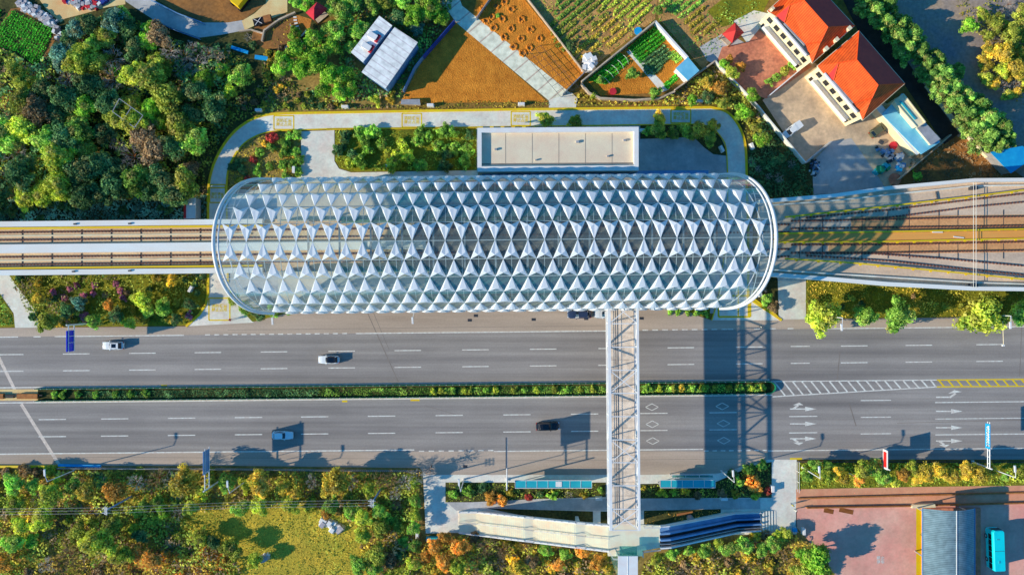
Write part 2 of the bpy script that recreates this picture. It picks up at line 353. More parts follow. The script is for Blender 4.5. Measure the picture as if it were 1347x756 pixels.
def crown_mesh(kind, seed):
    rng = np.random.default_rng(seed); V = []; T = []; N = []; SZ = []
    if kind == 'tree': nc, per, lf, zr = 48, 90, 0.07, 0.75
    elif kind == 'bush': nc, per, lf, zr = 26, 60, 0.105, 0.6
    elif kind == 'conifer': nc, per, lf, zr = 44, 90, 0.075, 1.0
    else: nc, per, lf, zr = 10, 20, 0.1, 0.6
    cores = []
    ph = rng.uniform(0, 6.28, 4)
    for i in range(nc):
        a = rng.uniform(0, 2 * PI); edge = 0.84 + 0.15 * math.sin(2 * a + ph[0]) + 0.17 * math.sin(3 * a + ph[1]) + 0.12 * math.sin(5 * a + ph[2]) + rng.uniform(-.1, .14)
        if kind == 'conifer':
            t = rng.uniform(0, 1) ** 0.7; rad = edge * t * 0.85; z = 1.15 * (1 - t) + rng.uniform(-0.1, 0.1) - 0.2; cr = 0.12 + 0.10 * t
        else:
            t = rng.uniform(0.0, 1) ** 0.5; rad = edge * t * 0.8; z = zr * math.sqrt(max(0, 1 - t * t)) * rng.uniform(0.35, 1.0) - 0.12; cr = rng.uniform(0.14, 0.27)
        c = np.array([rad * math.cos(a), rad * math.sin(a), z]); cores.append((c, cr))
        d = rng.normal(size=(per, 3)); d[:, 2] = np.abs(d[:, 2]) * 1.0 - 0.25; d /= np.linalg.norm(d, axis=1, keepdims=True)
        rr = cr * rng.uniform(0.6, 1.45, per)[:, None]; p = c + d * rr * np.array([1, 1, 0.85])
        V.append(p); N.append(d + rng.normal(size=(per, 3)) * 0.45)
        br = rng.uniform(0.62, 1.3); hue = np.clip(rng.normal(0.5, 0.34), 0, 1); brn = rng.uniform(.2, .7) if rng.uniform() < .2 else 0.0
        T.append(np.stack([np.clip(br * rng.uniform(0.84, 1.16, per), 0.3, 1.6), np.clip(hue + rng.normal(0, 0.15, per), 0, 1), np.full(per, brn)], 1))
        SZ.append(lf * rng.uniform(0.6, 1.35, per))
    V = np.concatenate(V); N = np.concatenate(N); T = np.concatenate(T); SZ = np.concatenate(SZ)
    v, f = leaf_quads(V, N, SZ, rng); T = np.repeat(T, 4, 0)
    # inner masses against see-through gaps, shade inside the crown put into their dark tint
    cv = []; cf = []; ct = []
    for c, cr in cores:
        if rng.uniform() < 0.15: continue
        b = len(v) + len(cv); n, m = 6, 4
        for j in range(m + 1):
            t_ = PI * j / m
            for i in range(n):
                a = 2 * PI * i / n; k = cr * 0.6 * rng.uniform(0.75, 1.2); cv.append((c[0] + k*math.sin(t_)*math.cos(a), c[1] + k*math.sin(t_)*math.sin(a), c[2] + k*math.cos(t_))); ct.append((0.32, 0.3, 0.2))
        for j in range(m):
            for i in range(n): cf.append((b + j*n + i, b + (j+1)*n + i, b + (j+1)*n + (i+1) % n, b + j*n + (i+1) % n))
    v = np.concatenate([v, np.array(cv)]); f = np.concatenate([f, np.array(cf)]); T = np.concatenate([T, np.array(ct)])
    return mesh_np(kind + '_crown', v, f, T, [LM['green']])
def bare_mesh(seed):
    rng = np.random.default_rng(seed); v = []; f = []; t = []
    def br(p, d, L, w, dep):
        q = p + d * L; s = np.cross(d, rng.normal(size=3)); s /= np.linalg.norm(s) + 1e-6
        b = len(v); v.extend([p - s*w, p + s*w, q + s*w*0.5, q - s*w*0.5]); f.append((b, b+1, b+2, b+3)); g = rng.uniform(0.7, 1.3); t.extend([(g, rng.uniform())] * 4)
        s2 = np.cross(d, s); b = len(v); v.extend([p - s2*w, p + s2*w, q + s2*w*0.5, q - s2*w*0.5]); f.append((b, b+1, b+2, b+3)); t.extend([(g, rng.uniform())] * 4)
        if dep > 0:
            for _ in range(rng.integers(3, 5)):
                nd = d + rng.normal(size=3) * 0.55; nd[2] = nd[2] * 0.7 + 0.1; nd /= np.linalg.norm(nd)
                br(p + d * L * rng.uniform(0.4, 1.0), nd, L * rng.uniform(0.5, 0.8), w * 0.62, dep - 1)
    for i in range(7):
        a = 2 * PI * i / 7 + rng.uniform(-0.3, 0.3); d = np.array([math.cos(a), math.sin(a), rng.uniform(0.3, 1.0)]); d /= np.linalg.norm(d)
        br(np.array([0, 0, -0.3]), d, 0.5, 0.022, 3)
    return mesh_np('bare_crown', np.array(v), np.array(f), np.array(t), [LM['grey']])
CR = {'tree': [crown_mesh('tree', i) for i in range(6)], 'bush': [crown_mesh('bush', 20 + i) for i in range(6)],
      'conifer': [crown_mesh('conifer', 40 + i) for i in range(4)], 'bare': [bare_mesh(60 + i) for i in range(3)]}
def trunk_mesh(seed):
    r = random.Random(seed); mb = MB(); mb.tube((0, 0, 0), (0.02, 0.01, 0.55), 0.05, 0.035, 7)
    for i in range(5):
        a = 2 * PI * i / 5 + r.uniform(-.3, .3); L = r.uniform(0.3, 0.5)
        mb.tube((0.02, 0.01, 0.5 - 0.03 * i), (L * math.cos(a), L * math.sin(a), 0.85 + r.uniform(0, .2)), 0.026, 0.01, 5)
    me = bpy.data.meshes.new('trunk'); me.from_pydata(mb.v, [], mb.f); me.materials.append(M['wood']); return me
TR = [trunk_mesh(i) for i in range(3)]
VR = random.Random(11)
NT = [0, 0]
def tree(px, py, rp, col, label, group=None, kind='tree', cat='tree', hf=1.0, flat=False, name=None):
    r = rp / S * 1.04; hgt = r * (1.9 if kind != 'conifer' else 2.3) * hf
    zc = hgt * 0.6; x, y = W(px, py, zc)
    root = thing(name or ('conifer_tree' if kind == 'conifer' else ('bare_tree' if kind == 'bare' else 'tree')), (x, y, 0), label, cat, group)
    t = bpy.data.objects.new('trunk', VR.choice(TR)); C.objects.link(t); t.parent = root; t.scale = (r, r, zc / 0.75)
    c = bpy.data.objects.new('crown', VR.choice(CR[kind])); C.objects.link(c); c.parent = root; c.location = (0, 0, zc - (0.1 if kind != 'conifer' else 0.2) * r)
    c.rotation_euler = (0, 0, VR.uniform(0, 6.28)); k = r * VR.uniform(0.97, 1.08); c.scale = (k * VR.uniform(0.9, 1.1), k * VR.uniform(0.9, 1.1), k * VR.uniform(0.85, 1.1))
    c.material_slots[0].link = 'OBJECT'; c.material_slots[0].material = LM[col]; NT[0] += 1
    return root
def shrub(px, py, rp, col, label, group=None, cat='shrub', kind='bush', z0=0.0, name='shrub'):
    r = rp / S * 0.97; x, y = W(px, py, r * 0.5 + z0)
    o = bpy.data.objects.new(name, VR.choice(CR[kind])); C.objects.link(o); o.location = (x, y, z0 + 0.28 * r); o.rotation_euler = (0, 0, VR.uniform(0, 6.28))
    o.scale = (r * VR.uniform(0.9, 1.1), r * VR.uniform(0.9, 1.1), r * VR.uniform(0.8, 1.15)); tag(o, label, cat, group)
    o.material_slots[0].link = 'OBJECT'; o.material_slots[0].material = LM[col]; NT[1] += 1
    return o
def inpoly(x, y, P):
    P = np.asarray(P, float); n = len(P); c = np.zeros(np.shape(x), bool); j = n - 1
    for i in range(n):
        xi, yi = P[i]; xj, yj = P[j]
        c ^= ((yi > y) != (yj > y)) & (x < (xj - xi) * (y - yi) / (yj - yi + 1e-9) + xi); j = i
    return c
def vnoise(x, y, s, seed):                    # cheap smooth value noise
    rng = np.random.default_rng(seed); g = rng.uniform(size=(64, 64)); u = (x / s) % 63; w = (y / s) % 63
    i = u.astype(int); k = w.astype(int); fu = u - i; fw = w - k; fu = fu*fu*(3-2*fu); fw = fw*fw*(3-2*fw)
    return (g[i, k]*(1-fu)*(1-fw) + g[i+1, k]*fu*(1-fw) + g[i, k+1]*(1-fu)*fw + g[i+1, k+1]*fu*fw)
def cover(name, polys, dens, col, label, size=(0.15, 0.35), h=0.5, seed=1, thr=0.0, cat='ground cover', z0=0.01, holes=(), patch=6.0):
    """low plants nobody could count, as one object of stuff"""
    rng = np.random.default_rng(seed); X = []; Y = []
    for P in polys:
        Q = np.array([W(a, b) for a, b in P]); mn = Q.min(0); mx = Q.max(0); n = int((mx[0]-mn[0]) * (mx[1]-mn[1]) * dens)
        x = rng.uniform(mn[0], mx[0], n); y = rng.uniform(mn[1], mx[1], n); k = inpoly(x, y, Q)
        for hh in holes: k &= ~inpoly(x, y, [W(a, b) for a, b in hh])
        X.append(x[k]); Y.append(y[k])
    x = np.concatenate(X); y = np.concatenate(Y); nn = vnoise(x + 300, y + 300, patch, seed) * 0.6 + vnoise(x + 300, y + 300, patch * 0.3, seed + 5) * 0.4
    k = nn > thr; x, y, nn = x[k], y[k], nn[k]; n = len(x)
    lump = np.clip((vnoise(x + 400, y + 400, 1.7, seed + 3) - 0.35) * 2.2, 0, 1); hh = h * (0.15 + 1.5 * lump * nn) * rng.uniform(0.4, 1.15, n); c = np.stack([x, y, z0 + hh], 1)
    nr = rng.normal(size=(n, 3)) * 0.6; nr[:, 2] = np.abs(nr[:, 2]) + 0.6
    v, f = leaf_quads(c, nr, rng.uniform(*size, n), rng)
    t = np.stack([np.clip(0.4 + nn * 0.6 + lump * 0.5 + rng.normal(0, 0.12, n), 0.25, 1.6), np.clip(vnoise(x + 500, y + 500, patch * 0.8, seed + 9) * 1.6 - 0.3 + rng.normal(0, 0.1, n), 0, 1)], 1)  # lumps brighter, hollows darker: shading put into the tint
    me = mesh_np(name, v, f, np.repeat(t, 4, 0), [LM[col]]); o = bpy.data.objects.new(name, me); C.objects.link(o)
    return tag(o, label, cat, kind='stuff')
def under(polys, label, seed, dens=4.5, cols=('olive', 'dark', 'brown'), h=1.3, size=(.18, .42), **k):
    for i, c in enumerate(cols):
        cover('undergrowth', polys, dens, c, {'olive': 'olive ', 'dark': 'dark green ', 'brown': 'brownish ', 'gold': 'golden ', 'green': 'green ', 'yellowgreen': 'yellow-green ', 'grey': 'greyish ', 'orange': 'orange '}[c] + label, size, h * (1, 1.25, .8)[i], seed + 31 * i, thr=(0.0, .48, .5)[i], patch=(7, 10, 8)[i], **k)
def rows(name, P, ang, pitch, col, label, size=(0.15, 0.3), h=0.45, seed=1, dens=14, fill=0.55, cat='crop', gaps=0.1):
    rng = np.random.default_rng(seed); Q = np.array([W(a, b) for a, b in P]); mn = Q.min(0); mx = Q.max(0); n = int((mx[0]-mn[0]) * (mx[1]-mn[1]) * dens)
    x = rng.uniform(mn[0], mx[0], n); y = rng.uniform(mn[1], mx[1], n); a = math.radians(ang); d = -x * math.sin(a) + y * math.cos(a)
    fr = (d / pitch) % 1.0; k = inpoly(x, y, Q) & (fr < fill) & (vnoise(x + 300, y + 300, 1.6, seed) > gaps); x, y, fr = x[k], y[k], fr[k]; n = len(x)
    z = h * np.sin(fr / fill * PI) * rng.uniform(0.5, 1.1, n) + 0.02
    nr = rng.normal(size=(n, 3)) * 0.5; nr[:, 2] = np.abs(nr[:, 2]) + 0.5
    v, f = leaf_quads(np.stack([x, y, z], 1), nr, rng.uniform(*size, n), rng)
    t = np.stack([np.clip(0.95 + rng.normal(0, 0.25, n), 0.3, 1.6), rng.uniform(0, 1, n)], 1)
    me = mesh_np(name, v, f, np.repeat(t, 4, 0), [LM[col]]); o = bpy.data.objects.new(name, me); C.objects.link(o)
    return tag(o, label, cat, kind='stuff')
PLACED = []
def fill(polys, spacing, rr, weights, where, kind='tree', seed=3, cat=None, holes=(), jit=1.0, limit=999, hf=1.0, barep=0.0):
    """single trees or shrubs, kept apart, each its own object; weights: colour -> (share, wording)"""
    rg = random.Random(seed); cols = list(weights); ws = [weights[c][0] for c in cols]; n = 0
    for P in polys:
        xs = [p[0] for p in P]; ys = [p[1] for p in P]; tries = int((max(xs)-min(xs)) * (max(ys)-min(ys)) / spacing**2 * 9)
        for _ in range(tries):
            if n >= limit: break
            x = rg.uniform(min(xs), max(xs)); y = rg.uniform(min(ys), max(ys))
            if not inpoly(np.array(x), np.array(y), P) or any(inpoly(np.array(x), np.array(y), hh) for hh in holes): continue
            if any((x-a)**2 + (y-b)**2 < (spacing * 0.5 + q * 0.45)**2 for a, b, q in PLACED): continue
            r = rg.uniform(*rr); zn = float(vnoise(np.array(x + 400.), np.array(y + 400.), 34.0, seed + 77)); zn = min(.999, max(0, (zn - .5) * 1.9 + .5 + rg.uniform(-.16, .16))); acc = 0; tot = sum(ws); c = cols[-1]
            for cc_, w_ in zip(cols, ws):
                acc += w_ / tot
                if zn < acc: c = cc_; break
            if True: pass; PLACED.append((x, y, r)); n += 1
            if rg.random() < barep:
                (tree if kind == 'tree' else shrub)(x, y, r, 'grey', 'leafless grey-brown ' + ('tree ' if kind == 'tree' else 'bush ') + where, 'leafless plants ' + where, kind='bare', cat='tree' if kind == 'tree' else 'shrub', **({'name': 'bare_shrub'} if kind != 'tree' else {}))
            elif kind == 'tree': tree(x, y, r, c, '%s %s' % (weights[c][1], where), '%ss %s' % (weights[c][1], where), hf=hf)
            else: shrub(x, y, r, c, '%s %s' % (weights[c][1], where), '%s %s' % (weights[c][1] + ('es' if weights[c][1].endswith('bush') else 's'), where))
    print('fill', where, n)
def T(x, y, r, col, label, group=None, **k):
    PLACED.append((x, y, r)); return tree(x, y, r, col, label, group, **k)
def B(x, y, r, col, label, group=None, **k):
    PLACED.append((x, y, r)); return shrub(x, y, r, col, label, group, **k)
# ------------------------------------------------------------------ world, sun, camera
SUN_EL, SUN_AZ = math.radians(22.5), math.radians(14)      # shadows run right and slightly up the picture
sd = Vector((math.cos(SUN_AZ) * math.cos(SUN_EL), math.sin(SUN_AZ) * math.cos(SUN_EL), -math.sin(SUN_EL)))
sl = bpy.data.lights.new('sun', 'SUN'); sl.energy = 5.0; sl.angle = math.radians(0.5); sl.color = (1.0, 0.92, 0.77)
so = bpy.data.objects.new('sun', sl); C.objects.link(so); so.rotation_euler = sd.to_track_quat('-Z', 'Y').to_euler(); so.location = (-60, -20, 80)
w = bpy.data.worlds.new('World'); bpy.context.scene.world = w; w.use_nodes = True; nt = w.node_tree
sk = nt.nodes.new('ShaderNodeTexSky'); sk.sky_type = 'NISHITA'; sk.sun_disc = False; sk.sun_elevation = SUN_EL
sk.sun_rotation = math.atan2(-sd.x, -sd.y); sk.ozone_density = 3.5; sk.air_density = 1.0; sk.dust_density = 0.3
tn = nt.nodes.new('ShaderNodeMix'); tn.data_type = 'RGBA'; tn.blend_type = 'MULTIPLY'; tn.inputs[0].default_value = 1.0; tn.inputs[7].default_value = (0.24, 0.9, 1.27, 1)
nt.links.new(sk.outputs[0], tn.inputs[6]); nt.links.new(tn.outputs[2], nt.nodes['Background'].inputs[0]); nt.nodes['Background'].inputs[1].default_value = 0.15
cam = bpy.data.cameras.new('camera'); co = bpy.data.objects.new('camera', cam); C.objects.link(co); co.location = (0, 0, H)
cam.sensor_width = 36; cam.lens = 36 * H / (1347 / S); cam.clip_end = 3000; cam.clip_start = 1; bpy.context.scene.camera = co
sc = bpy.context.scene; sc.view_settings.view_transform = 'Standard'; sc.view_settings.look = 'None'; sc.view_settings.exposure = 0
sc.cycles.transparent_max_bounces = 24; sc.cycles.max_bounces = 8; sc.cycles.diffuse_bounces = 3
# ------------------------------------------------------------------ ground sheets
g = MB(); g.poly([(-900, -900, -0.02), (900, -900, -0.02), (900, 900, -0.02), (-900, 900, -0.02)]); g.build('ground', 'terrain', kind='structure')
Lv = 0.01
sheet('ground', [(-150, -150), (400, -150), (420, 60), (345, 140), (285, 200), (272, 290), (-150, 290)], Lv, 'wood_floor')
sheet('ground', [(372, 60), (560, 60), (540, 140), (345, 150)], Lv + .004, 'scrub_ground')
sheet('ground', [(-300, 612), (556, 612), (556, 900), (-300, 900)], Lv, 'scrub_ground')
sheet('ground', [(556, 690), (1110, 690), (1110, 900), (556, 900)], Lv, 'scrub_ground')
sheet('meadow', [(232, 672), (320, 656), (400, 662), (478, 690), (500, 756), (500, 860), (250, 860), (285, 720), (240, 700)], 2 * Lv, 'meadow')
sheet('ground', [(1120, -120), (1500, -120), (1500, 240), (1345, 236), (1260, 180), (1200, 100)], Lv, 'east_ground')
sheet('ground', [(1190, 200), (1270, 178), (1350, 236), (1200, 246), (1170, 244)], 2 * Lv, 'dirt')
sheet('ground', [(960, 130), (1005, 110), (1068, 215), (1072, 256), (985, 262)], Lv, 'wood_floor')
sheet('lawn', [(1058, 366), (1500, 366), (1500, 421), (1058, 421)], Lv, 'grass')
sheet('lawn', [(10, 360), (274, 358), (274, 388), (262, 410), (243, 428), (42, 430)], Lv, 'grass')
sheet('lawn', [(-200, 380), (0, 386), (16, 410), (22, 430), (-200, 432)], Lv, 'grass')
sheet('path', [(-40, 356), (12, 362), (44, 405), (54, 432), (20, 432), (18, 412), (0, 386), (-200, 378), (-200, 356)], Lv + .004, 'concrete')
# top-left paths
sheet('path', [(30, -60), (52, 0), (62, 14), (80, 30), (85, 25), (112, 18), (140, 10), (165, 6), (160, -60)], 2 * Lv, 'dirt_path')
sheet('path', [(160, -60), (165, 2), (180, 12), (200, 25), (228, 38), (262, 50), (292, 46), (322, 40), (335, 34), (325, 26), (300, 30), (262, 30), (232, 16), (205, 2), (195, -60)], 2 * Lv, 'concrete_blue')
sheet('path', [(322, 40), (335, 34), (378, 16), (378, -60), (350, -60), (350, 4), (335, 18), (318, 28)], 2 * Lv + .004, 'dirt_path')
sheet('ground', [(205, -60), (210, 2), (232, 16), (262, 30), (300, 30), (322, 26), (350, 4), (350, -60)], Lv + .006, 'dirt')
sheet('ground', [(335, 36), (350, 28), (362, 22), (388, 16), (405, 40), (378, 62), (350, 66), (330, 52)], 2 * Lv, 'dirt')
sheet('ground', [(385, 18), (410, 26), (406, 44), (394, 48), (388, 36)], 2 * Lv + .004, 'tilled_light')
sheet('field', [(-60, 30), (4, 30), (20, 12), (74, 38), (50, 92), (20, 70), (-60, 60)], 2 * Lv, 'wood_floor')
sheet('path', [(0, 35), (14, 12), (30, 10), (75, 34), (74, 50), (58, 80), (44, 100), (20, 140), (0, 160), (-20, 160), (-20, 150), (30, 100), (52, 88), (73, 38), (20, 13), (4, 34)], Lv + .005, 'dirt')
# fields
sheet('field', [(600, 28), (720, 134), (526, 136), (556, 80), (580, 44)], 2 * Lv, 'tilled')
sheet('field', [(622, 22), (640, -60), (690, -60), (690, 0), (768, 96), (737, 124)], 2 * Lv, 'tilled')
sheet('path', [(560, -40), (590, -40), (608, 8), (752, 124), (726, 136), (600, 30), (578, 0)], 3 * Lv, 'path_slab')
sheet('path', [(722, 132), (752, 122), (760, 130), (757, 144), (722, 144)], 3 * Lv + .004, 'concrete')
sheet('field', [(690, -60), (870, -60), (862, 25), (770, 96), (768, 92), (692, 0)], Lv + .004, 'soil')
sheet('field', [(862, -60), (1003, -60), (1000, 20), (960, 40), (925, 92), (866, 24)], Lv + .006, 'soil')
sheet('lawn', [(930, 15), (962, -10), (1000, -60), (1040, -60), (1003, 18), (978, 28), (950, 36)], 2 * Lv, 'grass')
sheet('field', [(772, 106), (862, 32), (908, 90), (876, 122), (790, 126)], 2 * Lv, 'tilled')
sheet('path', [(824, 68), (832, 66), (880, 118), (870, 122)], 3 * Lv, 'concrete')
sheet('pavement', [(920, 62), (955, 42), (985, 60), (950, 90), (930, 80)], 3 * Lv, 'concrete_blue')
sheet('pavement', [(965, 28), (992, 14), (1010, 18), (995, 45), (985, 60), (970, 40)], 3 * Lv, 'concrete')
sheet('yard', [(950, 62), (985, 55), (1010, 25), (1068, 88), (1008, 130), (975, 120), (942, 84)], 3 * Lv + .004, 'brick_paving')
sheet('yard', [(1003, 132), (1066, 80), (1140, 120), (1245, 185), (1165, 250), (1070, 256), (1068, 212), (1058, 216)], 3 * Lv, 'yard')
sheet('yard', [(1068, 214), (1095, 186), (1120, 182), (1160, 240), (1165, 250), (1070, 256)], 4 * Lv, 'concrete_blue')
sheet('yard', [(1100, -60), (1130, -20), (1172, 52), (1262, 176), (1242, 190), (1190, 112), (1130, 44), (1080, -60)], 4 * Lv, 'asphalt_shaded')
# bottom-left meadow edge rock patch
sheet('ground', [(170, 732), (250, 720), (292, 716), (310, 740), (290, 800), (160, 800)], 3 * Lv, 'tilled_light')
# main road
road = [(-500, 436), (245, 429), (330, 424), (372, 413), (400, 409), (640, 400), (860, 403), (905, 411), (936, 421), (1030, 420), (1347, 416), (1900, 411), (1900, 603), (1347, 604), (1010, 604), (945, 622), (850, 624), (560, 624), (552, 615), (300, 612), (-500, 614)]
sheet('road', road, 5 * Lv, 'asphalt')
sheet('road_shoulder', [(-500, 436), (245, 429), (330, 424), (372, 413), (400, 409), (640, 400), (860, 403), (905, 411), (936, 421), (1030, 420), (1347, 416), (1900, 411), (1900, 424), (1347, 429.5), (850, 434.5), (600, 437), (240, 440.5), (-500, 448)], 5.5 * Lv, 'shoulder')
sheet('road_shoulder', [(-500, 598), (300, 594.5), (650, 593), (1010, 593), (1010, 604), (945, 622), (850, 624), (560, 624), (552, 615), (300, 612), (-500, 614)], 5.5 * Lv, 'shoulder')
# service road round the station
outer = [(245, 429), (262, 414), (271, 400), (274, 386), (274, 258)] + curve([(274, 258), (276, 236), (283, 212), (295, 190), (310, 172), (330, 158), (350, 151.5), (372, 149.5)], 5) + [(540, 146.5), (700, 144), (840, 142.5)] + curve([(935, 141.5), (955, 147), (968, 160), (977, 178), (981, 200), (982, 238)], 5) + [(984, 300), (984, 392), (1028, 421)]
inner = [(334, 424), (318, 408), (303, 388), (300, 372), (298, 255)] + curve([(298, 255), (300, 226), (308, 206), (320, 190), (335, 180), (352, 174), (372, 172)], 5) + [(440, 169.5), (628, 167.5), (840, 164.5)] + curve([(918, 163.5), (935, 168), (947, 179), (955, 196), (957, 238)], 5) + [(957, 300), (945, 392), (936, 421)]
sheet('service_road', outer + inner[::-1], 6 * Lv, 'concrete')
sheet('pavement', [(396, 173), (440, 171.5), (440, 212), (446, 222), (462, 227), (632, 224), (632, 300), (305, 300), (300, 262), (396, 232)], 5 * Lv, 'concrete')
sheet('pavement', [(626, 166), (957, 163), (957, 300), (626, 300)], 4 * Lv, 'concrete_blue')
sheet('ground', [(272, 250), (990, 250), (990, 412), (272, 412)], 3 * Lv, 'concrete_blue')
sheet('pavement', [(1022, 362), (1060, 362), (1060, 422), (1022, 422)], 4 * Lv, 'concrete')
# southern pavement
sheet('pavement', [(556, 615), (560, 624), (945, 622), (1010, 604), (1048, 604), (1048, 702), (850, 704), (800, 706), (610, 700), (560, 701)], 4 * Lv, 'concrete')
sheet('courtyard', [(1047, 643), (1200, 640), (1600, 632), (1600, 900), (1090, 900), (1090, 740), (1047, 692)], 4 * Lv, 'pink_paving')
sheet('pavement', [(1047, 643), (1600, 632), (1600, 652), (1047, 668)], 4.5 * Lv, 'pink_lane')
sheet('pavement', [(1205, 668), (1213, 668), (1213, 900), (1205, 900)], 5 * Lv, 'tray')
# ------------------------------------------------------------------ road paint
pa = MB(); Z = 6 * Lv
def pl(x0, x1, y0a, w=1.0, mb=None, z=Z, s=SL):       # a painted line along the road (px)
    (mb or pa).poly([(*W(x0, yr(y0a, x0) + w/2), z), (*W(x1, yr(y0a, x1) + w/2), z), (*W(x1, yr(y0a, x1) - w/2), z), (*W(x0, yr(y0a, x0) - w/2), z)])
def ln(x0, y0, x1, y1, w=1.0, mb=None, z=Z):
    d = math.hypot(x1-x0, y1-y0); nx, ny = -(y1-y0)/d*w/2, (x1-x0)/d*w/2
    p = [(x0+nx, y0+ny), (x1+nx, y1+ny), (x1-nx, y1-ny), (x0-nx, y0-ny)]
    q = [W(*a) for a in p]; ar = sum(q[i][0]*q[(i+1) % 4][1] - q[(i+1) % 4][0]*q[i][1] for i in range(4))
    if ar < 0: p = p[::-1]
    (mb or pa).poly([(*W(*a), z) for a in p])
for a, b in [(-400, 24), (44, 54), (72, 242), (468, 802), (1068, 1500)]: pl(a, b, 443.2, 1.5)
for a in list(range(270, 462, 12)) : pl(a, a + 6.5, 443, 1.5)
for a in list(range(845, 950, 13)) + [957, 992, 1013, 1036]: pl(a, a + 7.5, 442.6, 1.5)
for x in (-58, -4, 83, 170, 256, 343, 432, 519, 608, 697, 787, 878, 968, 1106, 1191, 1284, 1380):
    pl(x, x + 35, 466.2, 1.3); pl(x, x + 35, 488.2, 1.3)
pl(1040, 1065, 466, 1.3); pl(1040, 1065, 488.2, 1.3)
for x in (-36, 51, 133, 221, 309, 396, 484, 573, 662, 751, 842, 933):
    pl(x, x + 36, 552.0, 1.3); pl(x, x + 36, 574.5, 1.3)
for x in (1038, 1133): pl(x, x + 37, 558.0, 1.3) if x == 1038 else None
pl(1038, 1075, 579.5, 1.3); pl(1132, 1172, 538.0, 1.2); pl(1132, 1172, 560.0, 1.2); pl(1132, 1172, 581.8, 1.2)
pl(1230, 1500, 541.6, 1.3); pl(1230, 1268, 563.2, 1.1); pl(1268, 1500, 563.2, 1.1); pl(1230, 1500, 584, 1.3)
pl(-400, 545, 596.8, 1.6); pl(650, 925, 599.8, 1.4); pl(1010, 1500, 602.8, 1.4)
for a in range(551, 645, 13): pl(a, a + 7, 598.6, 1.5)
for a in range(926, 1008, 11): pl(a, a + 6, 602, 1.4)
for a, b in [(-400, 1012)]: pl(a, b, 509.6, 1.6)
pl(-400, 1016, 529.6, 1.6)
# diamonds ahead of the crossing
for x, y in ((857.5, 535), (858, 557.5), (858.5, 579.5), (950, 534), (951.5, 556.5), (952, 579)):
    o = [(x - 8.5, y), (x, y + 4.4), (x + 8.5, y), (x, y - 4.4)]
    for i in range(4): ln(*o[i], *o[(i+1) % 4], 1.0)
def arrow(x, y, extra=None):
    ln(x, y, x + 21, y, 1.6); pa.poly([(*W(x + 20, y + 3), Z + .002), (*W(x + 35, y), Z + .002), (*W(x + 20, y - 3), Z + .002)])
    if extra:
        sg = extra; ln(x + 4, y, x + 11, y - sg * 5, 2.6, z=Z + .003); p = [(x + 4, y - sg * 5), (x + 18, y - sg * 5), (x + 12, y - sg * 8.5)]
        q = [(*W(*a), Z + .004) for a in p]; pa.poly(q if sg < 0 else q[::-1])
arrow(1039, 537.5, 1); arrow(1039, 557); arrow(1039, 576.5, -1)
arrow(1231, 540.5); arrow(1231, 562); arrow(1231, 579.5, -1)
ln(1231, 522, 1250, 522, 1.8); ln(1249, 522.5, 1257, 517, 2.6, z=Z + .003); pa.poly([(*W(1247, 517.5), Z + .004), (*W(1265, 515), Z + .004), (*W(1255, 512.5), Z + .004)])
# chevron bands at the end of the central reservation
ln(1014, 501.5, 1232, 499.5, 1.4); ln(1016, 521.5, 1232, 508.5, 1.4)
for i in range(18):
    x = 1018 + i * 12.1; t0 = (x - 1014) / 218; yb = 521.3 - 12.6 * min(1, (x + 14 - 1014) / 218)
    ln(x, 501.4 - 2 * t0, min(x + 15 - 7 * t0, 1231), yb, 2.0, z=Z + .002)
pa.build('road_marking', 'line_white', kind='structure')
ya = MB(); ln(1232, 499.5, 1900, 494, 1.6, ya); ln(1232, 508.5, 1900, 503.5, 1.6, ya)
for i in range(50):
    x = 1234 + i * 12.1; ln(x, 499.2 - (x - 1232) * .009, x + 8, 508.4 - (x - 1232) * .009, 2.2, ya, Z + .002)
for x, y, l in ((212, 507, 8), (516, 505.3, 9), (540, 526, 12), (705, 504.2, 5), (785, 503.6, 14), (916, 502.6, 9), (450, 527.5, 7), (1039, 603, 16)): ln(x, y, x + l, y - l * SL, 2.4, ya, Z + .004)
ya.build('road_marking', 'line_yellow', kind='structure')
wa = MB(); ln(-30, 412, 20, 513, 4.2, wa, Z - .004); ln(28, 531, 78, 611, 4.2, wa, Z - .004)
wa.build('road_marking', 'line_worn', kind='structure')
# yellow kerb lines of the service road
ky = MB(); po = [W(*p) for p in outer]; pi_ = [W(*p) for p in inner]
ky.strip(po[:-1] + [W(1028, 421)], 0.55, 0.03, 0.17); ky.strip(pi_[3:18] , 0.42, 0.03, 0.17); tag(ky.build('kerb', 'line_yellow', kind='structure'))
kg = MB(); kg.strip([W(430, 170.6), W(628, 168.2)], .25, .03, .17); kg.strip(pi_[18:], .25, .03, .17); kg.strip([W(990, 392), W(1018, 412), W(1026, 420)], .4, .04, .18); kg.build('kerb', 'line_yellow', kind='structure')
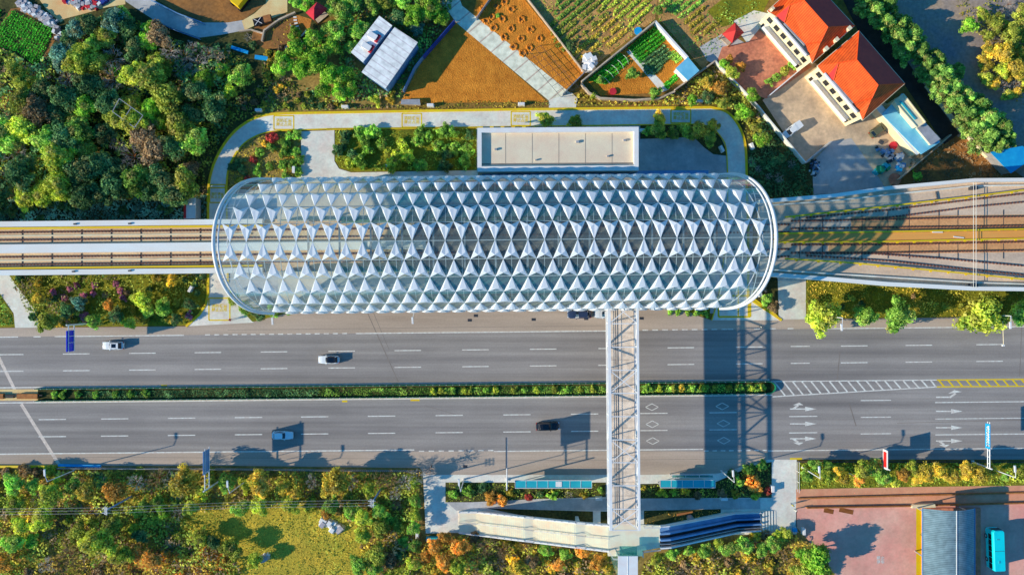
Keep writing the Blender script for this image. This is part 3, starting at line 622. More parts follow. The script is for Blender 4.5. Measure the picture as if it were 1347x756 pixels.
# no-parking boxes with their two lines of characters
bx = MB()
def ybox(x0, y0, x1, y1, z=7 * Lv, w=1.7):
    for a in ((x0, y0, x1, y0), (x1, y0, x1, y1), (x1, y1, x0, y1), (x0, y1, x0, y0)): ln(*a, w, bx, z)
for b in ((360.5, 152.5, 386.5, 170.5), (529, 149.5, 554.5, 167.5), (672.5, 147, 697.5, 165.5), (882.5, 144.5, 908.5, 162)): ybox(*b)
ybox(276, 243, 296.5, 266.5); ln(276, 247, 296.5, 247, 1.8, bx, 7 * Lv + .003)
ybox(275, 392, 302.5, 421); ybox(945, 389, 987, 416.5, w=2.4); ln(971, 372, 971, 416, 1.6, bx, 7 * Lv + .003); ln(985, 389, 985, 416, 3.5, bx, 7 * Lv + .005)
bx.build('road_marking', 'line_yellow', kind='structure')
def words_on_ground(l1, l2, x, y, sx, rz=0.0, mat_='line_yellow'):
    cu = bpy.data.curves.new('lettering', 'FONT'); cu.body = l1 + '\n' + l2; cu.align_x = 'CENTER'; cu.align_y = 'CENTER'; cu.size = sx; cu.offset = 0.02; cu.space_character = 1.05
    o = bpy.data.objects.new('lettering_curve', cu); C.objects.link(o); dg = bpy.context.evaluated_depsgraph_get(); me = bpy.data.meshes.new_from_object(o.evaluated_get(dg)); bpy.data.objects.remove(o)
    me.materials.clear(); me.materials.append(M[mat_]); r = bpy.data.objects.new('road_lettering', me); C.objects.link(r); r.location = (*W(x, y), 7 * Lv + .006); r.rotation_euler = (0, 0, rz); r['kind'] = 'structure'; return r
for x, y, rz in ((373.5, 161.5, 0), (541.7, 158.5, 0), (685, 156.2, 0), (895.5, 153.2, 0), (286.2, 257.5, 0), (288.5, 405, 0)): words_on_ground('消防通道', '禁止占用', x, y, 0.86 if x != 286.2 else .7, rz)
words_on_ground('禁止', '停车', 1158, 736, .9, 0, 'line_white')
# ------------------------------------------------------------------ central reservation
fn = thing('median_fence', (*W(500, 515), 0), 'low green railing round the long planted strip between the carriageways', 'fence')
mb = MB(); ft = [W(48, yr(511.5, 48)), W(1008, yr(511.5, 1008))]; fb = [W(48, yr(527.2, 48)), W(1008, yr(527.2, 1008))]
endc = [W(1008 + 11 * math.sin(a), yr(519.3, 1008) - 8 * math.cos(a)) for a in [PI * i / 8 for i in range(9)]]
loop = ft + endc[1:-1] + fb[::-1]
for z0 in (0.35, 0.62, 0.86): mb.strip(loop, 0.09, z0, z0 + .07)
mb.strip(loop, 0.035, 0.1, 0.86)
mb.build('rail', 'green_fence', fn)
mb = MB()
for i in range(111):
    x = 48 + i * 8.7
    for y0 in (511.5, 527.2): p = W(x, yr(y0, x)); mb.box(*p, 0.05, .11, .11, .95)
mb.build('posts', 'white_frame', fn)['kind'] = 'stuff'
mb = MB(); k = [W(-300, yr(510.6, -300)), W(1010, yr(510.6, 1010))]
mb.strip([W(60, yr(510.4, 60)), W(1008, yr(510.4, 1008))], .22, .04, .2); mb.strip([W(60, yr(528.2, 60)), W(1008, yr(528.2, 1008))], .22, .04, .2); mb.build('kerb', 'stone_wall', kind='structure')
sheet('median_strip', [(50, yr(512, 50)), (1008, yr(512, 1008)), (1018, 503.5), (1021, 509), (1018, 514.5), (1008, yr(527, 1008)), (50, yr(527, 50))], 7 * Lv, 'wood_floor')
sheet('median_strip', [(-400, 514), (50, yr(512, 50)), (50, yr(527, 50)), (-400, 528)], 7 * Lv, 'dirt_path')
bw = thing('road_barrier', (*W(30, 520), 0), 'brown wooden crates and beam barrier at the left end of the planted reservation', 'barrier')
mb = MB()
for x0, x1, y in ((-30, 7, 520.5), (25, 52, 520.5)):
    p = W((x0+x1)/2, y); mb.box(*p, .07, (x1-x0)/S, 1.1, .7)
mb.build('crate', 'wood_brown', bw); mb = MB(); mb.bar(WV(-40, 520.5, .5), WV(56, 519.6, .5), .25, .25); mb.box(*W(15, 520.5), .08, 1.6, .8, .45); mb.build('beam', 'black', bw)
# the clipped hedge: leafy line plus countable taller bushes
for i, (a, b) in enumerate(((110, 420), (420, 700), (700, 1005))):
    cover('hedge', [[(a, yr(515, a)), (b, yr(515, b)), (b, yr(525, b)), (a, yr(525, a))]], 34, ('dark', 'green', 'green')[i], ('dense leafy hedge filling the left third of the planted reservation', 'dense leafy hedge filling the middle of the planted reservation', 'olive hedge filling the right third of the planted reservation')[i], (.1, .2), .45, 100 + i, .22, 'hedge', .08, patch=1.3)
for i, x in enumerate([72, 82, 102, 126, 152, 172, 192]): B(x, yr(519.5, x), 6.2, 'green', 'rounded shrub in the left end of the planted reservation', 'rounded shrubs at the left end of the planted reservation')
for i, x in enumerate([570, 581, 596, 612, 618, 640, 652, 676, 690, 706, 730, 745, 764, 780]): B(x, yr(520, x), 5.6, ('yellowgreen', 'olive', 'green')[i % 3], 'yellowing shrub in the planted reservation left of the footbridge', 'yellowing shrubs in the reservation left of the footbridge')
for i, x in enumerate([852, 868, 886, 897, 912, 925, 941, 958, 974, 990, 1004]): B(x, yr(520, x), (8, 5.6)[i > 0], ('green', 'yellowgreen', 'olive', 'gold')[i % 4], 'mixed green shrub in the planted reservation right of the footbridge', 'mixed shrubs in the reservation right of the footbridge')

# repaired patches and darker seams in the asphalt
for i, P in enumerate([[(575, 425), (640, 424), (640, 433), (575, 434)], [(1108, 470), (1113, 470), (1112, 500), (1104, 500)], [(1118, 530), (1130, 532), (1128, 545), (1122, 545)], [(486, 420), (494, 420), (520, 500), (512, 500)], [(1040, 470), (1078, 470), (1076, 492), (1040, 492)], [(690, 415), (760, 414), (760, 417), (690, 418)]]):
    pass
dk = MB()
for a, b, w_ in (((482, 408), (524, 502), 1.0), ((490, 408), (512, 460), .6), ((1105, 462), (1101, 500), 1.2), ((1117, 530), (1126, 560), 1.4), ((1344, 425), (1341, 495), .8), ((1180, 556), (1347, 552), .6), ((560, 533), (600, 545), .5), ((-20, 600), (545, 603), .4), ((560, 606), (1000, 603), .4), ((300, 434), (800, 428), .4)): ln(*a, *b, w_, dk, Z - .003)
dk.build('road_seam', 'seam', kind='structure')
# ------------------------------------------------------------------ station
ROT = math.atan(SL); CXS, CYS, ZC, A_, B_ = -3.3, 9.15, 10.2, 14.0, 12.9
st = thing('metro_station', (CXS, CYS, 0), 'long glass-vaulted elevated station covered in rows of white folded sunshades', 'station', rz=ROT)
def sp(x, th, dr=0.0):        # a point of the vault in the station's own frame (th in degrees from the crown, + to the north)
    t = math.radians(th); return (x, (A_ + dr) * math.sin(t), ZC + (B_ + dr) * math.cos(t))
def xe(th): return 46.9 + 7.3 * max(math.cos(math.radians(th)), 0) ** 0.66
def L(mb, name, m, smooth=False, kind=None): return mb.build(name, m, st, smooth=smooth, local=True, kind=kind)
P_ = 3.19
# glazing, following the rounded ends
mb = MB(); ths = [-90 + 5 * i for i in range(37)]; base = 0; NX = 36
for th in ths:
    for i in range(NX + 1): mb.v.append(sp(xe(th) * (-1 + 2 * i / NX), th))
for j in range(36):
    for i in range(NX): b = j * (NX + 1) + i; mb.f.append((b, b + 1, b + NX + 2, b + NX + 1)); mb.m.append(0)
L(mb, 'roof_glazing', 'glass', True)
mb = MB()
for sg in (-1, 1):
    mb.poly([(-46, sg * A_, ZC), (46, sg * A_, ZC), (46, sg * A_, 7.2), (-46, sg * A_, 7.2)])
L(mb, 'side_glazing', 'glass_dark')
# purlins and ribs
for th in range(-90, 91, 15):
    mb = MB(); e = xe(th) - .2; mb.bar(sp(-e, th, -.12), sp(e, th, -.12), .13, .18); L(mb, 'purlin', 'white_frame')
for i in range(-16, 17):
    x = i * P_; tm = max([t for t in range(0, 91, 3) if xe(t) > abs(x) + .1] or [0]); 
    if tm < 12: continue
    mb = MB(); mb.v = []; pts = [sp(x, t, -.14) for t in range(-tm, tm + 1, 5 if tm > 20 else 3)]
    for a, b in zip(pts[:-1], pts[1:]): mb.bar(a, b, .085, .16)
    L(mb, 'rib', 'white_frame')
for s_ in (-1, 1):                         # slanting outer ribs and the double rim of each end
    mb = MB(); pts = [sp(s_ * xe(t), t, .02) for t in range(-90, 91, 4)]
    mb.sweep(pts, .36)
    L(mb, 'end_rim', 'white_frame', True)
    mb = MB(); pts = [sp(s_ * (xe(t) - .85), t, -.05) for t in range(-88, 89, 4)]
    mb.sweep(pts, .18, 8)
    L(mb, 'inner_rim', 'white_frame', True)
    mb = MB(); pts = [sp(s_ * (xe(t) - 2.6 - .9 * abs(math.sin(math.radians(t)))), t, -.08) for t in range(-84, 85, 4)]
    for a, b in zip(pts[:-1], pts[1:]): mb.bar(a, b, .12, .16)
    for t in range(-75, 76, 6): mb.bar(sp(s_ * (xe(t) - 2.6), t, -.1), sp(s_ * (xe(t) - .3), t, -.1), .06, .1)
    L(mb, 'end_truss', 'white_frame')
# the folded sunshades
def fin(mb, x, r, sg):
    """one folded shade: two steep side flaps and a flatter arrow-shaped top with a notched outer edge"""
    t0, t1 = (r - 1) * 15, r * 15; h = 1.0 if r < 6 else .5
    A = Vector(sp(x, sg * t0, .1)); Bq = Vector(sp(x - P_/2, sg * t1, .1)); Cq = Vector(sp(x + P_/2, sg * t1, .1))
    N_ = Vector(sp(x, sg * (t0 + 15 * (.76, .70, .66, .62, .6, .6)[r - 1]), .70 * h))
    def mid(Q, s_): return Vector(sp(x + s_ * (P_/2 * .62 - .27), sg * (t0 + 15 * .6), .62 * h))
    M1, M2 = mid(Bq, -1), mid(Cq, 1)
    b = len(mb.v); mb.v += [tuple(p) for p in (A, Bq, Cq, N_, M1, M2)]
    for f in ((0, 1, 4), (0, 4, 3), (4, 1, 3), (0, 3, 5), (3, 2, 5), (0, 5, 2)): mb.f.append(tuple(b + i for i in (f if sg < 0 else f[::-1]))); mb.m.append(0)
n1 = 0; rest = MB(); nf = 0
order = [(r, sg) for r in range(1, 7) for sg in (1, -1)]
for r, sg in order:
    for i in range(-17, 18):
        x = i * P_ + (0 if r % 2 else P_ / 2)
        if abs(x) + P_/2 > xe(15 * r) - (1.1 if r < 6 else .2): continue
        nf += 1
        if n1 < 99: mb = MB(); fin(mb, x, r, sg); L(mb, 'sunshade', 'fin'); n1 += 1
        else: fin(rest, x, r, sg)
L(rest, 'sunshades', 'fin')['kind'] = 'stuff'
# inside: platforms, rooms, beams
for sg in (-1, 1):
    mb = MB(); mb.box(0, sg * 9.3, 9.4, 92, 8.2, 1.1); L(mb, 'platform', 'platform')
    mb = MB(); mb.box(0, sg * 5.35, 10.5, 90, .12, 1.5); L(mb, 'platform_screen', 'glass_green')
    for x0 in ((-14, 6, 28) if sg > 0 else (-8, 16, 36)):
        mb = MB(); mb.box(x0, sg * 9.6, 10.5, 13, 4.6, 3.2); mb.box(x0, sg * 9.6, 13.7, 13.4, 5, .15); L(mb, 'platform_room', 'interior')
    mb = MB(); mb.box(6, sg * 5.1, 12.6, 76, 1.2, .35); L(mb, 'ceiling_beam', 'glass_green')
for sg in (-1, 1):
    for k in range(7): MB().box(-9.5 + k * 8.2, sg * 8.7, 14.0 + .15 * (k % 2), 7.9, 6.6, .12).build('darkening_panel', 'panel_dark_teal', st, local=True)  # panels added to darken the interior seen through the glazing
mb = MB(); mb.box(16, 0, 8.1, 62, 9.2, .88); L(mb, 'track_slab', 'seam')  # darker colour puts the shade between the platforms into the slab
for i in range(-6, 8):
    mb = MB(); mb.box(i * 6.4, 0, 14.2, .35, 10, .35); mb.box(i * 6.4, 5, 10, .35, .35, 4.3); mb.box(i * 6.4, -5, 10, .35, .35, 4.3); L(mb, 'portal_frame', 'metal')
mb = MB(); mb.box(0, 0, 4.8, 88, 24, 3.4); L(mb, 'concourse', 'concrete_blue')
mb = MB()
for sg in (-1, 1): mb.box(0, sg * 12.05, 5.2, 86, .1, 2.4)
L(mb, 'concourse_window', 'glass_dark')
for i in range(-5, 6):
    for sg in (-1, 1): mb = MB(); mb.box(i * 8.4, sg * 7.5, 0, 1.4, 1.4, 4.8, taper=1.0); L(mb, 'column', 'concrete')
# ------------------------------------------------------------------ viaducts
ZD = 9.0
def pw(p, z): return (*W(p[0], p[1], z), z)
def solid(mb, top, bot, z0, z1, mi=0):        # closed plate between two px polylines (north, south)
    mb.prism([W(*p, z1) for p in bot] + [W(*p, z1) for p in top[::-1]], z0, z1, mi)
def wallp(mb, pts, w, z0, z1): mb.strip([W(*p, z1) for p in pts], w, z0, z1)
vl = thing('viaduct', (*W(140, 325), 0), 'pale concrete double-track viaduct running left from the station over the scrub', 'viaduct')
X0, X1 = -420, 545
def Y(y0): return [(X0, yr(y0, X0)), (X1, yr(y0, X1))]
mb = MB(); solid(mb, Y(292), Y(361.5), 7.4, ZD); mb.build('deck', 'deck', vl)
X1 = 345
for a, b in ((291.3, 298.3), (355.2, 362)):
    mb = MB(); solid(mb, Y(a), Y(b), ZD - .8, ZD + 1.0); mb.build('parapet', 'parapet', vl)
X1 = 560
mb = MB(); solid(mb, Y(321.5), Y(333), ZD, ZD + .85); mb.build('centre_walkway', 'parapet', vl)
X1 = 345
for i, x in enumerate((-380, -220, -60, 100, 250)):
    mb = MB(); cx, cy = W(x, yr(326, x), 8); mb.box(cx, cy, 0, 2.4, 3.2, 6.0); mb.box(cx, cy, 5.6, 2.4, 4, 1.8, taper=1.0); mb.build('pier', 'concrete', vl)
for a, y in (('n', 300.5), ('s', 352.8)):
    t = tag(MB().strip([W(*p, ZD + .7) for p in Y(y)], .38, ZD + .45, ZD + .72).build('cable_tray', 'tray'), 'yellow cable tray along the %s track of the left viaduct' % ('upper' if a == 'n' else 'lower'), 'cable tray')
def track(name, ra, rb, z, label, sm=.4, step=.72):
    """two rails on rows of small concrete-and-iron supports"""
    c = pw(ra[len(ra)//2], 0); root = thing(name, (c[0], c[1], z), label, 'railway track')
    for r in (ra, rb):
        pts = [pw(p, z + .35) for p in r]; mb = MB()
        for a, b in zip(pts[:-1], pts[1:]): mb.bar(a, b, .08, .16)
        mb.build('rail', 'rail', root)
        mb = MB()
        for a, b in zip(pts[:-1], pts[1:]):
            a, b = Vector(a), Vector(b); n = int((b - a).length / step); an = math.atan2(b.y - a.y, b.x - a.x)
            for i in range(n): p = a.lerp(b, (i + .5) / n); mb.box(p.x, p.y, z, .32, sm, .2, an)
        mb.build('rail_supports', 'sleeper', root)['kind'] = 'stuff'
        # lighter rail seat edge
    return root
X1 = 1060
track('railway_track', [(X0, yr(305.6, X0)), (X1 - 20, yr(305.6, X1 - 20))], [(X0, yr(315.6, X0)), (X1 - 20, yr(315.6, X1 - 20))], ZD, 'upper track of the left viaduct, running on through the station')
track('railway_track', [(X0, yr(338, X0)), (X1 - 20, yr(338, X1 - 20))], [(X0, yr(347.8, X0)), (X1 - 20, yr(347.8, X1 - 20))], ZD, 'lower track of the left viaduct, running on through the station')
X1 = 330
mb = MB()
for y in (310.5, 342.8): mb.strip([W(*p, ZD + .25) for p in Y(y)], .3, ZD, ZD + .16)
mb.build('track_drain', 'cream', vl)
mb = MB()
for x in range(-400, 290, 39):
    for y0, y1 in ((303, 319), (334, 351)): mb.strip([W(x, yr(y0, x), ZD + .1), W(x, yr(y1, x), ZD + .1)], .14, ZD, ZD + .1)
mb.build('joints', 'dark_metal', vl)['kind'] = 'stuff'
for x, y in ((98, 294.6), (170, 294), (96, 357), (170, 356)): tag(MB().box(*W(x, yr(y, 0) if 0 else y, ZD + 1.3), ZD + 1.0, .55, .3, .3).build('junction_box', 'dark_metal'), 'small dark junction box on the %s parapet of the left viaduct, %s of two' % ('upper' if y < 300 else 'lower', 'left' if x < 100 else 'right'), 'junction box')
# right, fanning out
vr = thing('viaduct', (*W(1180, 310), 0), 'wide fanning viaduct right of the station carrying tracks, cable trays and an orange walkway', 'viaduct')
NO = [(1000, 262.5), (1012, 261.7), (1100, 254.4), (1168, 245), (1282, 234.5), (1347, 234), (1900, 230)]
SO = [(1000, 363), (1012, 363.3), (1100, 370), (1168, 376), (1282, 382), (1347, 382.8), (1900, 386)]
def off(P, d): return [(x, y + d) for x, y in P]
mb = MB(); solid(mb, off(NO, 1), off(SO, -1), 7.4, ZD); mb.build('deck', 'deck_grey', vl)
mb = MB(); solid(mb, NO, off(NO, 4.6), ZD - .8, ZD + 1.2); mb.build('parapet', 'parapet', vl)
mb = MB(); solid(mb, off(SO, -5.2), SO, ZD - .8, ZD + 1.2); mb.build('parapet', 'parapet', vl)
mb = MB(); wallp(mb, [(1012, 270), (1100, 263.5), (1170, 256), (1282, 244.5), (1347, 243.8), (1900, 241)], .28, ZD, ZD + .5); wallp(mb, [(1012, 354.5), (1100, 360.5), (1282, 371.5), (1347, 373.5), (1900, 377)], .28, ZD, ZD + .5); mb.build('inner_kerb', 'concrete', vl)
mb = MB(); solid(mb, [(1018, 308), (1169, 306), (1347, 303), (1900, 296)], [(1018, 316.5), (1169, 315.8), (1347, 312), (1900, 305)], ZD, ZD + .7); mb.build('walkway', 'walk_orange', vl)
mb = MB(); solid(mb, [(1120, 285), (1900, 276)], [(1120, 303), (1900, 294)], ZD, ZD + .06); solid(mb, [(1090, 319.5), (1900, 308)], [(1090, 334.5), (1900, 325)], ZD, ZD + .06); mb.build('track_bed', 'bed_brown', vr)
for lb, pts in (('top edge tray of the right viaduct beside the diverging track', [(1033, 285.5), (1169, 271), (1282, 258), (1347, 250), (1900, 180)]), ('tray above the orange walkway', [(1020, 307), (1169, 304.6), (1347, 301.3), (1900, 292)]), ('tray below the orange walkway', [(1020, 318.2), (1169, 317.6), (1347, 313.6), (1900, 305)]), ('bottom tray of the right viaduct beside the lower diverging track', [(1033, 340), (1120, 345.5), (1282, 360.5), (1347, 367), (1900, 420)])):
    mb = MB(); mb.strip([W(*p, ZD + .95) for p in pts], .3, ZD + .6, ZD + .95)
    for a, b in zip(pts[:-1], pts[1:]):
        n = int(math.hypot(b[0]-a[0], b[1]-a[1]) / 22)
        for i in range(n): t_ = (i + .5) / n; mb.box(*W(a[0]+(b[0]-a[0])*t_, a[1]+(b[1]-a[1])*t_ + 1.6, ZD + .5), ZD + .5, .5, .35, .12)
    tag(mb.build('cable_tray', 'tray'), 'yellow cable ' + lb, 'cable tray')
track('railway_track', [(1060, 286.2), (1169, 276), (1282, 262), (1347, 254.5), (1900, 186)], [(1060, 289.8), (1100, 290), (1169, 286), (1282, 271.5), (1347, 265.5), (1900, 198)], ZD, 'upper track swinging away toward the top right of the right viaduct')
track('railway_track', [(1040, 290.5), (1169, 288.3), (1282, 285.5), (1347, 284.5), (1900, 277)], [(1040, 300.4), (1169, 298.8), (1282, 297.5), (1347, 296.3), (1900, 289)], ZD + .07, 'straight track just above the orange walkway of the right viaduct')
track('railway_track', [(1040, 321.8), (1169, 321.5), (1347, 318), (1900, 309)], [(1040, 332.3), (1169, 332), (1347, 329), (1900, 320)], ZD + .07, 'straight track just below the orange walkway of the right viaduct')
track('railway_track', [(1060, 332.8), (1150, 333.4), (1235, 339.2), (1282, 343.6), (1347, 349.5), (1900, 400)], [(1060, 336), (1100, 338.4), (1169, 342.8), (1282, 354.8), (1347, 361.2), (1900, 412)], ZD, 'lower track swinging away toward the bottom right of the right viaduct')
mb = MB()
for x in (1052, 1082, 1134, 1168, 1196, 1235, 1260, 1320): mb.strip([W(x, 283 if x < 1160 else 276, ZD + .1), W(x, 305, ZD + .1)], .07, ZD, ZD + .1); mb.strip([W(x, 319, ZD + .1), W(x, 340, ZD + .1)], .07, ZD, ZD + .1)
mb.build('joints', 'dark_metal', vr)['kind'] = 'stuff'
for x in (1130, 1290, 1450):
    for y in (280, 340): mb = MB(); cx, cy = W(x, y, 7); mb.box(cx, cy, 0, 2.2, 2.2, 7.4); mb.build('pier', 'concrete', vr)
gp = thing('pipe_bridge', (*W(1282, 310, ZD), ZD), 'pair of white pipes crossing the right viaduct from parapet to parapet', 'pipes')
mb = MB()
for x in (1280.5, 1284): MB().tube(pw((x, 240), ZD + 1.4), pw((x, 378), ZD + 1.4), .045, n=6).build('pipe', 'concrete', gp); mb = MB()
for y in (247, 375): mb.box(*W(1282.5, y, ZD + 1.2), ZD, 1.3, .7, 1.2)
mb.build('bracket', 'dark_metal', gp)
for x, y, a, lb in ((1234, 305.3, .0, 'upper'), (1262, 312, -.12, 'lower')):
    tag(MB().box(*W(x, y, ZD + 1), ZD + .72, 2.2, .22, .12, a).build('loose_panel', 'white'), 'loose pale panel lying on the orange walkway, %s of two' % lb, 'panel')
tag(MB().tube(pw((1231, 252), ZD + .2), pw((1233, 262), ZD + .2), .14).tube(pw((1231, 262), ZD + .1), pw((1231, 266), ZD + .2), .12).build('cable_loop', 'dark_metal'), 'dark cable end lying across the top of the right viaduct', 'cable')
# ------------------------------------------------------------------ footbridge
ZB, ZT = 10.3, 13.6
fb_ = thing('footbridge', (*W(819, 550), 0), 'long straight white truss footbridge crossing both carriageways from the station', 'footbridge')
xl, xr = W(801, 0, ZT)[0], W(838.5, 0, ZT)[0]; yN, yS = W(0, 392, ZT)[1], W(0, 697, ZT)[1]
dx = .0085                     # the bridge leans a hair to the right going south
def bp(s_, y, z): return ((xl if s_ < 0 else xr) + (yN - y) * dx, y, z)
for s_ in (-1, 1):
    mb = MB(); mb.bar(bp(s_, yN, ZT), bp(s_, yS, ZT), .62 if s_ < 0 else .45, .35); mb.build('top_chord', 'white', fb_)
    mb = MB(); mb.bar(bp(s_, yN, ZB - .1), bp(s_, yS, ZB - .1), .45, .5); mb.build('bottom_chord', 'white', fb_)
ys = [W(0, y, ZT)[1] for y in (395, 425.5, 456.3, 486.7, 517, 547.5, 578, 608, 638.3, 669, 697)]
for i, y in enumerate(ys):
    mb = MB(); mb.bar(bp(-1, y, ZT), bp(1, y, ZT), .17, .2)
    for s_ in (-1, 1): mb.bar(bp(s_, y, ZB), bp(s_, y, ZT), .2, .2)
    mb.build('portal_frame', 'white', fb_)
for i in range(10):
    if i % 3 == 0:
        mb = MB(); mb.bar(bp(-1, ys[i], ZT + .02), bp(1, ys[i+1], ZT + .02), .15, .15); mb.bar(bp(1, ys[i], ZT + .03), bp(-1, ys[i+1], ZT + .03), .15, .15); mb.build('top_bracing', 'white', fb_)
    for s_ in (-1, 1):
        a, b = (ZB, ZT) if i % 2 == 0 else (ZT, ZB); mb = MB(); mb.bar(bp(s_, ys[i], a), bp(s_, ys[i+1], b), .22, .25); mb.build('diagonal', 'white', fb_)
mb = MB(); mb.prism([bp(-1, yN, 0)[:2], bp(1, yN, 0)[:2], bp(1, yS, 0)[:2], bp(-1, yS, 0)[:2]], ZB - .45, ZB); mb.build('deck', 'deck_slab', fb_)
mb = MB()
for q in (.30, .38): x = xl + (xr - xl) * q; mb.bar((x, yN, ZB + .03), (x + (yN - yS) * dx, yS, ZB + .03), .07, .05)
mb.build('drain_rail', 'dark_metal', fb_)
for s_ in (-1, 1):
    mb = MB()
    for z in (.45, .8, 1.15): mb.bar([c + d for c, d in zip(bp(s_, yN, ZB + z), (-s_ * .35, 0, 0))], [c + d for c, d in zip(bp(s_, yS, ZB + z), (-s_ * .35, 0, 0))], .05, .06)
    mb.build('handrail', 'metal', fb_)
for y in (409, 694):
    for s_ in (-.6, .6): mb = MB(); cx, cy = W(819, y, 5); mb.box(cx + s_ * 3, cy, 0, .9, .9, ZB - .5); (mb.build('column', 'white', fb_) if y != 517 else mb.build('column', 'concrete', fb_))
# head landing, stair and escalators
ld = thing('landing_platform', (*W(822, 712), 0), 'cream paved landing at the lower end of the footbridge where the stair meets it', 'landing')
land = [W(*p, ZB) for p in ((801, 690), (846, 690), (868, 691), (868, 720), (846, 724), (845, 731), (800, 731), (799, 722))]
mb = MB(); mb.prism(land, ZB - .5, ZB - .02); mb.build('slab', 'stair', ld)
def rail_line(pts, z0=0.0, h=1.05, w=.07, posts=1.6):
    m_ = MB()
    for a, b in zip(pts[:-1], pts[1:]):
        a, b = Vector(a), Vector(b); n = max(1, int((b - a).length / posts))
        for k in (h, h * .55): m_.bar(a + Vector((0, 0, k)), b + Vector((0, 0, k)), w, w)
        for i in range(n + 1): p = a.lerp(b, i / n); m_.bar(p, p + Vector((0, 0, h)), w * .8, w * .8)
    return m_
for pts in ([(800, 722), (806, 733), (824, 734)], [(845, 731), (845, 724), (868, 721)], [(846, 692), (868, 692)]): rail_line([pw(p, ZB) for p in pts]).build('railing', 'white_frame', ld)
mb = MB(); 
for x in (812, 838): mb.box(*W(x, 712, 5), 0, .8, .8, ZB - .5)
mb.build('column', 'concrete', ld)
lift = thing('lift_tower', (*W(825, 742, 6), 0), 'small white-roofed glass lift tower at the bottom end of the footbridge', 'lift tower')
mb = MB(); a = [W(*p, 13.2) for p in ((813, 731), (839, 731), (839, 760), (813, 760))]; mb.prism(a, 0, 13.0); mb.build('shaft', 'glass_green', lift)
mb = MB(); mb.prism(a, 13.0, 13.25); mb.bar(pw((826, 731), 13.28), pw((826, 760), 13.28), .08, .05); mb.build('roof', 'white', lift)
mb = MB(); mb.prism([W(*p, 12.4) for p in ((815, 718), (838, 718), (838, 729), (815, 729))], 12.2, 12.4); mb.build('entrance_canopy', 'glass_green', lift)
# stair going left, falling from the landing to the pavement in three flights
sr = thing('stairway', (*W(700, 690), 0), 'cream open stairway falling left from the footbridge landing in three flights', 'stairs')
NE = [((801, 690), ZB), ((770, 687.5), 8.6), ((757, 686.3), 8.6), ((702, 680.5), 4.6), ((690, 679), 4.6), ((628, 672.5), .4), ((604, 672.5), .15)]
def sw_(x): return 699 + (x - 604) * (723.5 - 699) / (801 - 604)
steps = MB()
for (p, z), (q, y_) in zip(NE[:-1], NE[1:]):
    n = 1 if abs(z - y_) < .3 else 24
    for i in range(n):
        x0, x1 = p[0] + (q[0]-p[0]) * i / n, p[0] + (q[0]-p[0]) * (i+1) / n; t0, t1 = p[1] + (q[1]-p[1]) * i / n, p[1] + (q[1]-p[1]) * (i+1) / n; zz = z + (y_ - z) * (i + .5) / n
        steps.prism([W(x0, t0, zz), W(x0, sw_(x0), zz), W(x1, sw_(x1), zz), W(x1, t1, zz)], zz - .5, zz)
steps.build('steps', 'stair', sr)
for fr, off_ in ((0, 0), (.5, 0), (1, 0)):
    pts = []
    for p, z in NE: pts.append((*W(p[0], p[1] + (sw_(p[0]) - p[1]) * fr, z), z))
    rail_line(pts, h=1.0, w=.1 if fr != .5 else .06).build('railing', 'white' if fr != .5 else 'metal', sr)
    if fr != .5:
        m_ = MB()
        for a, b in zip(pts[:-1], pts[1:]):
            m_.bar(Vector(a) + Vector((0, 0, -.1)), Vector(b) + Vector((0, 0, -.1)), .22, .7)
        m_.build('side_beam', 'white', sr)
for x, z in ((763, 8), (696, 4)): mb = MB(); mb.box(*W(x, (sw_(x) + 685) / 2, z), 0, .7, 2.6, z); mb.build('column', 'concrete', sr)
# escalators on the right
es = thing('escalator_flight', (*W(930, 692), 0), 'bank of two dark escalators and a stair, tinted blue as if shaded, falling right from the footbridge landing', 'escalators')
def lane(f0, f1, name, m, dz=0.0, th=.5):
    N0 = ((868, 690.5), ZB), ((880, 689.5), ZB), ((966, 673.5), .6), ((1000, 672.5), .3); S0 = ((868, 720), ZB), ((882, 719), ZB), ((972, 699), .6), ((1000, 697), .3)
    mb = MB()
    for i in range(3):
        (a, z), (b, z2) = N0[i], N0[i+1]; (c, _), (d, _) = S0[i], S0[i+1]
        def q(n_, s_, f, zz): return (*W(n_[0] + (s_[0]-n_[0]) * f, n_[1] + (s_[1]-n_[1]) * f, zz), zz + dz)
        A0, A1, B1, B0 = q(a, c, f0, z), q(a, c, f1, z), q(b, d, f1, z2), q(b, d, f0, z2); n = len(mb.v)
        mb.v += [A0, A1, B1, B0] + [(x, y, z - th) for x, y, z in (A0, A1, B1, B0)]
        for f in ((0, 1, 2, 3), (7, 6, 5, 4), (0, 3, 7, 4), (1, 5, 6, 2), (0, 4, 5, 1), (3, 2, 6, 7)): mb.f.append(tuple(n + k for k in f)); mb.m.append(0)
    mb.build(name, m, es)
lane(0, .04, 'balustrade', 'white_frame', .9, 1.2); lane(.05, .29, 'stair_flight', 'metal_blue'); lane(.30, .34, 'balustrade', 'metal_blue', .9, 1.2)  # blue parts carry the shade of bridge and landing in their colour
lane(.35, .42, 'side_panel', 'metal_blue', .3); lane(.43, .57, 'escalator_step_band', 'black', -.1); lane(.58, .66, 'balustrade', 'metal_blue', .9, 1.4); lane(.67, .78, 'escalator_step_band', 'black', -.1)
lane(.79, .81, 'balustrade', 'metal', .9, 1.2); lane(.82, .93, 'escalator_step_band', 'black', -.1); lane(.94, 1.0, 'balustrade', 'white_frame', .9, 1.6)
for x in range(1003, 1021, 4):
    mb = MB(); mb.strip([W(x, 671), W(x + .3, 698)], .4, .05, .05 + .16 * (1021 - x) / 5); mb.build('bottom_step', 'concrete', es)
rail_line([(*W(*p), .05) for p in ((1004, 698.5), (1048, 697.5))]).build('railing', 'metal', es)
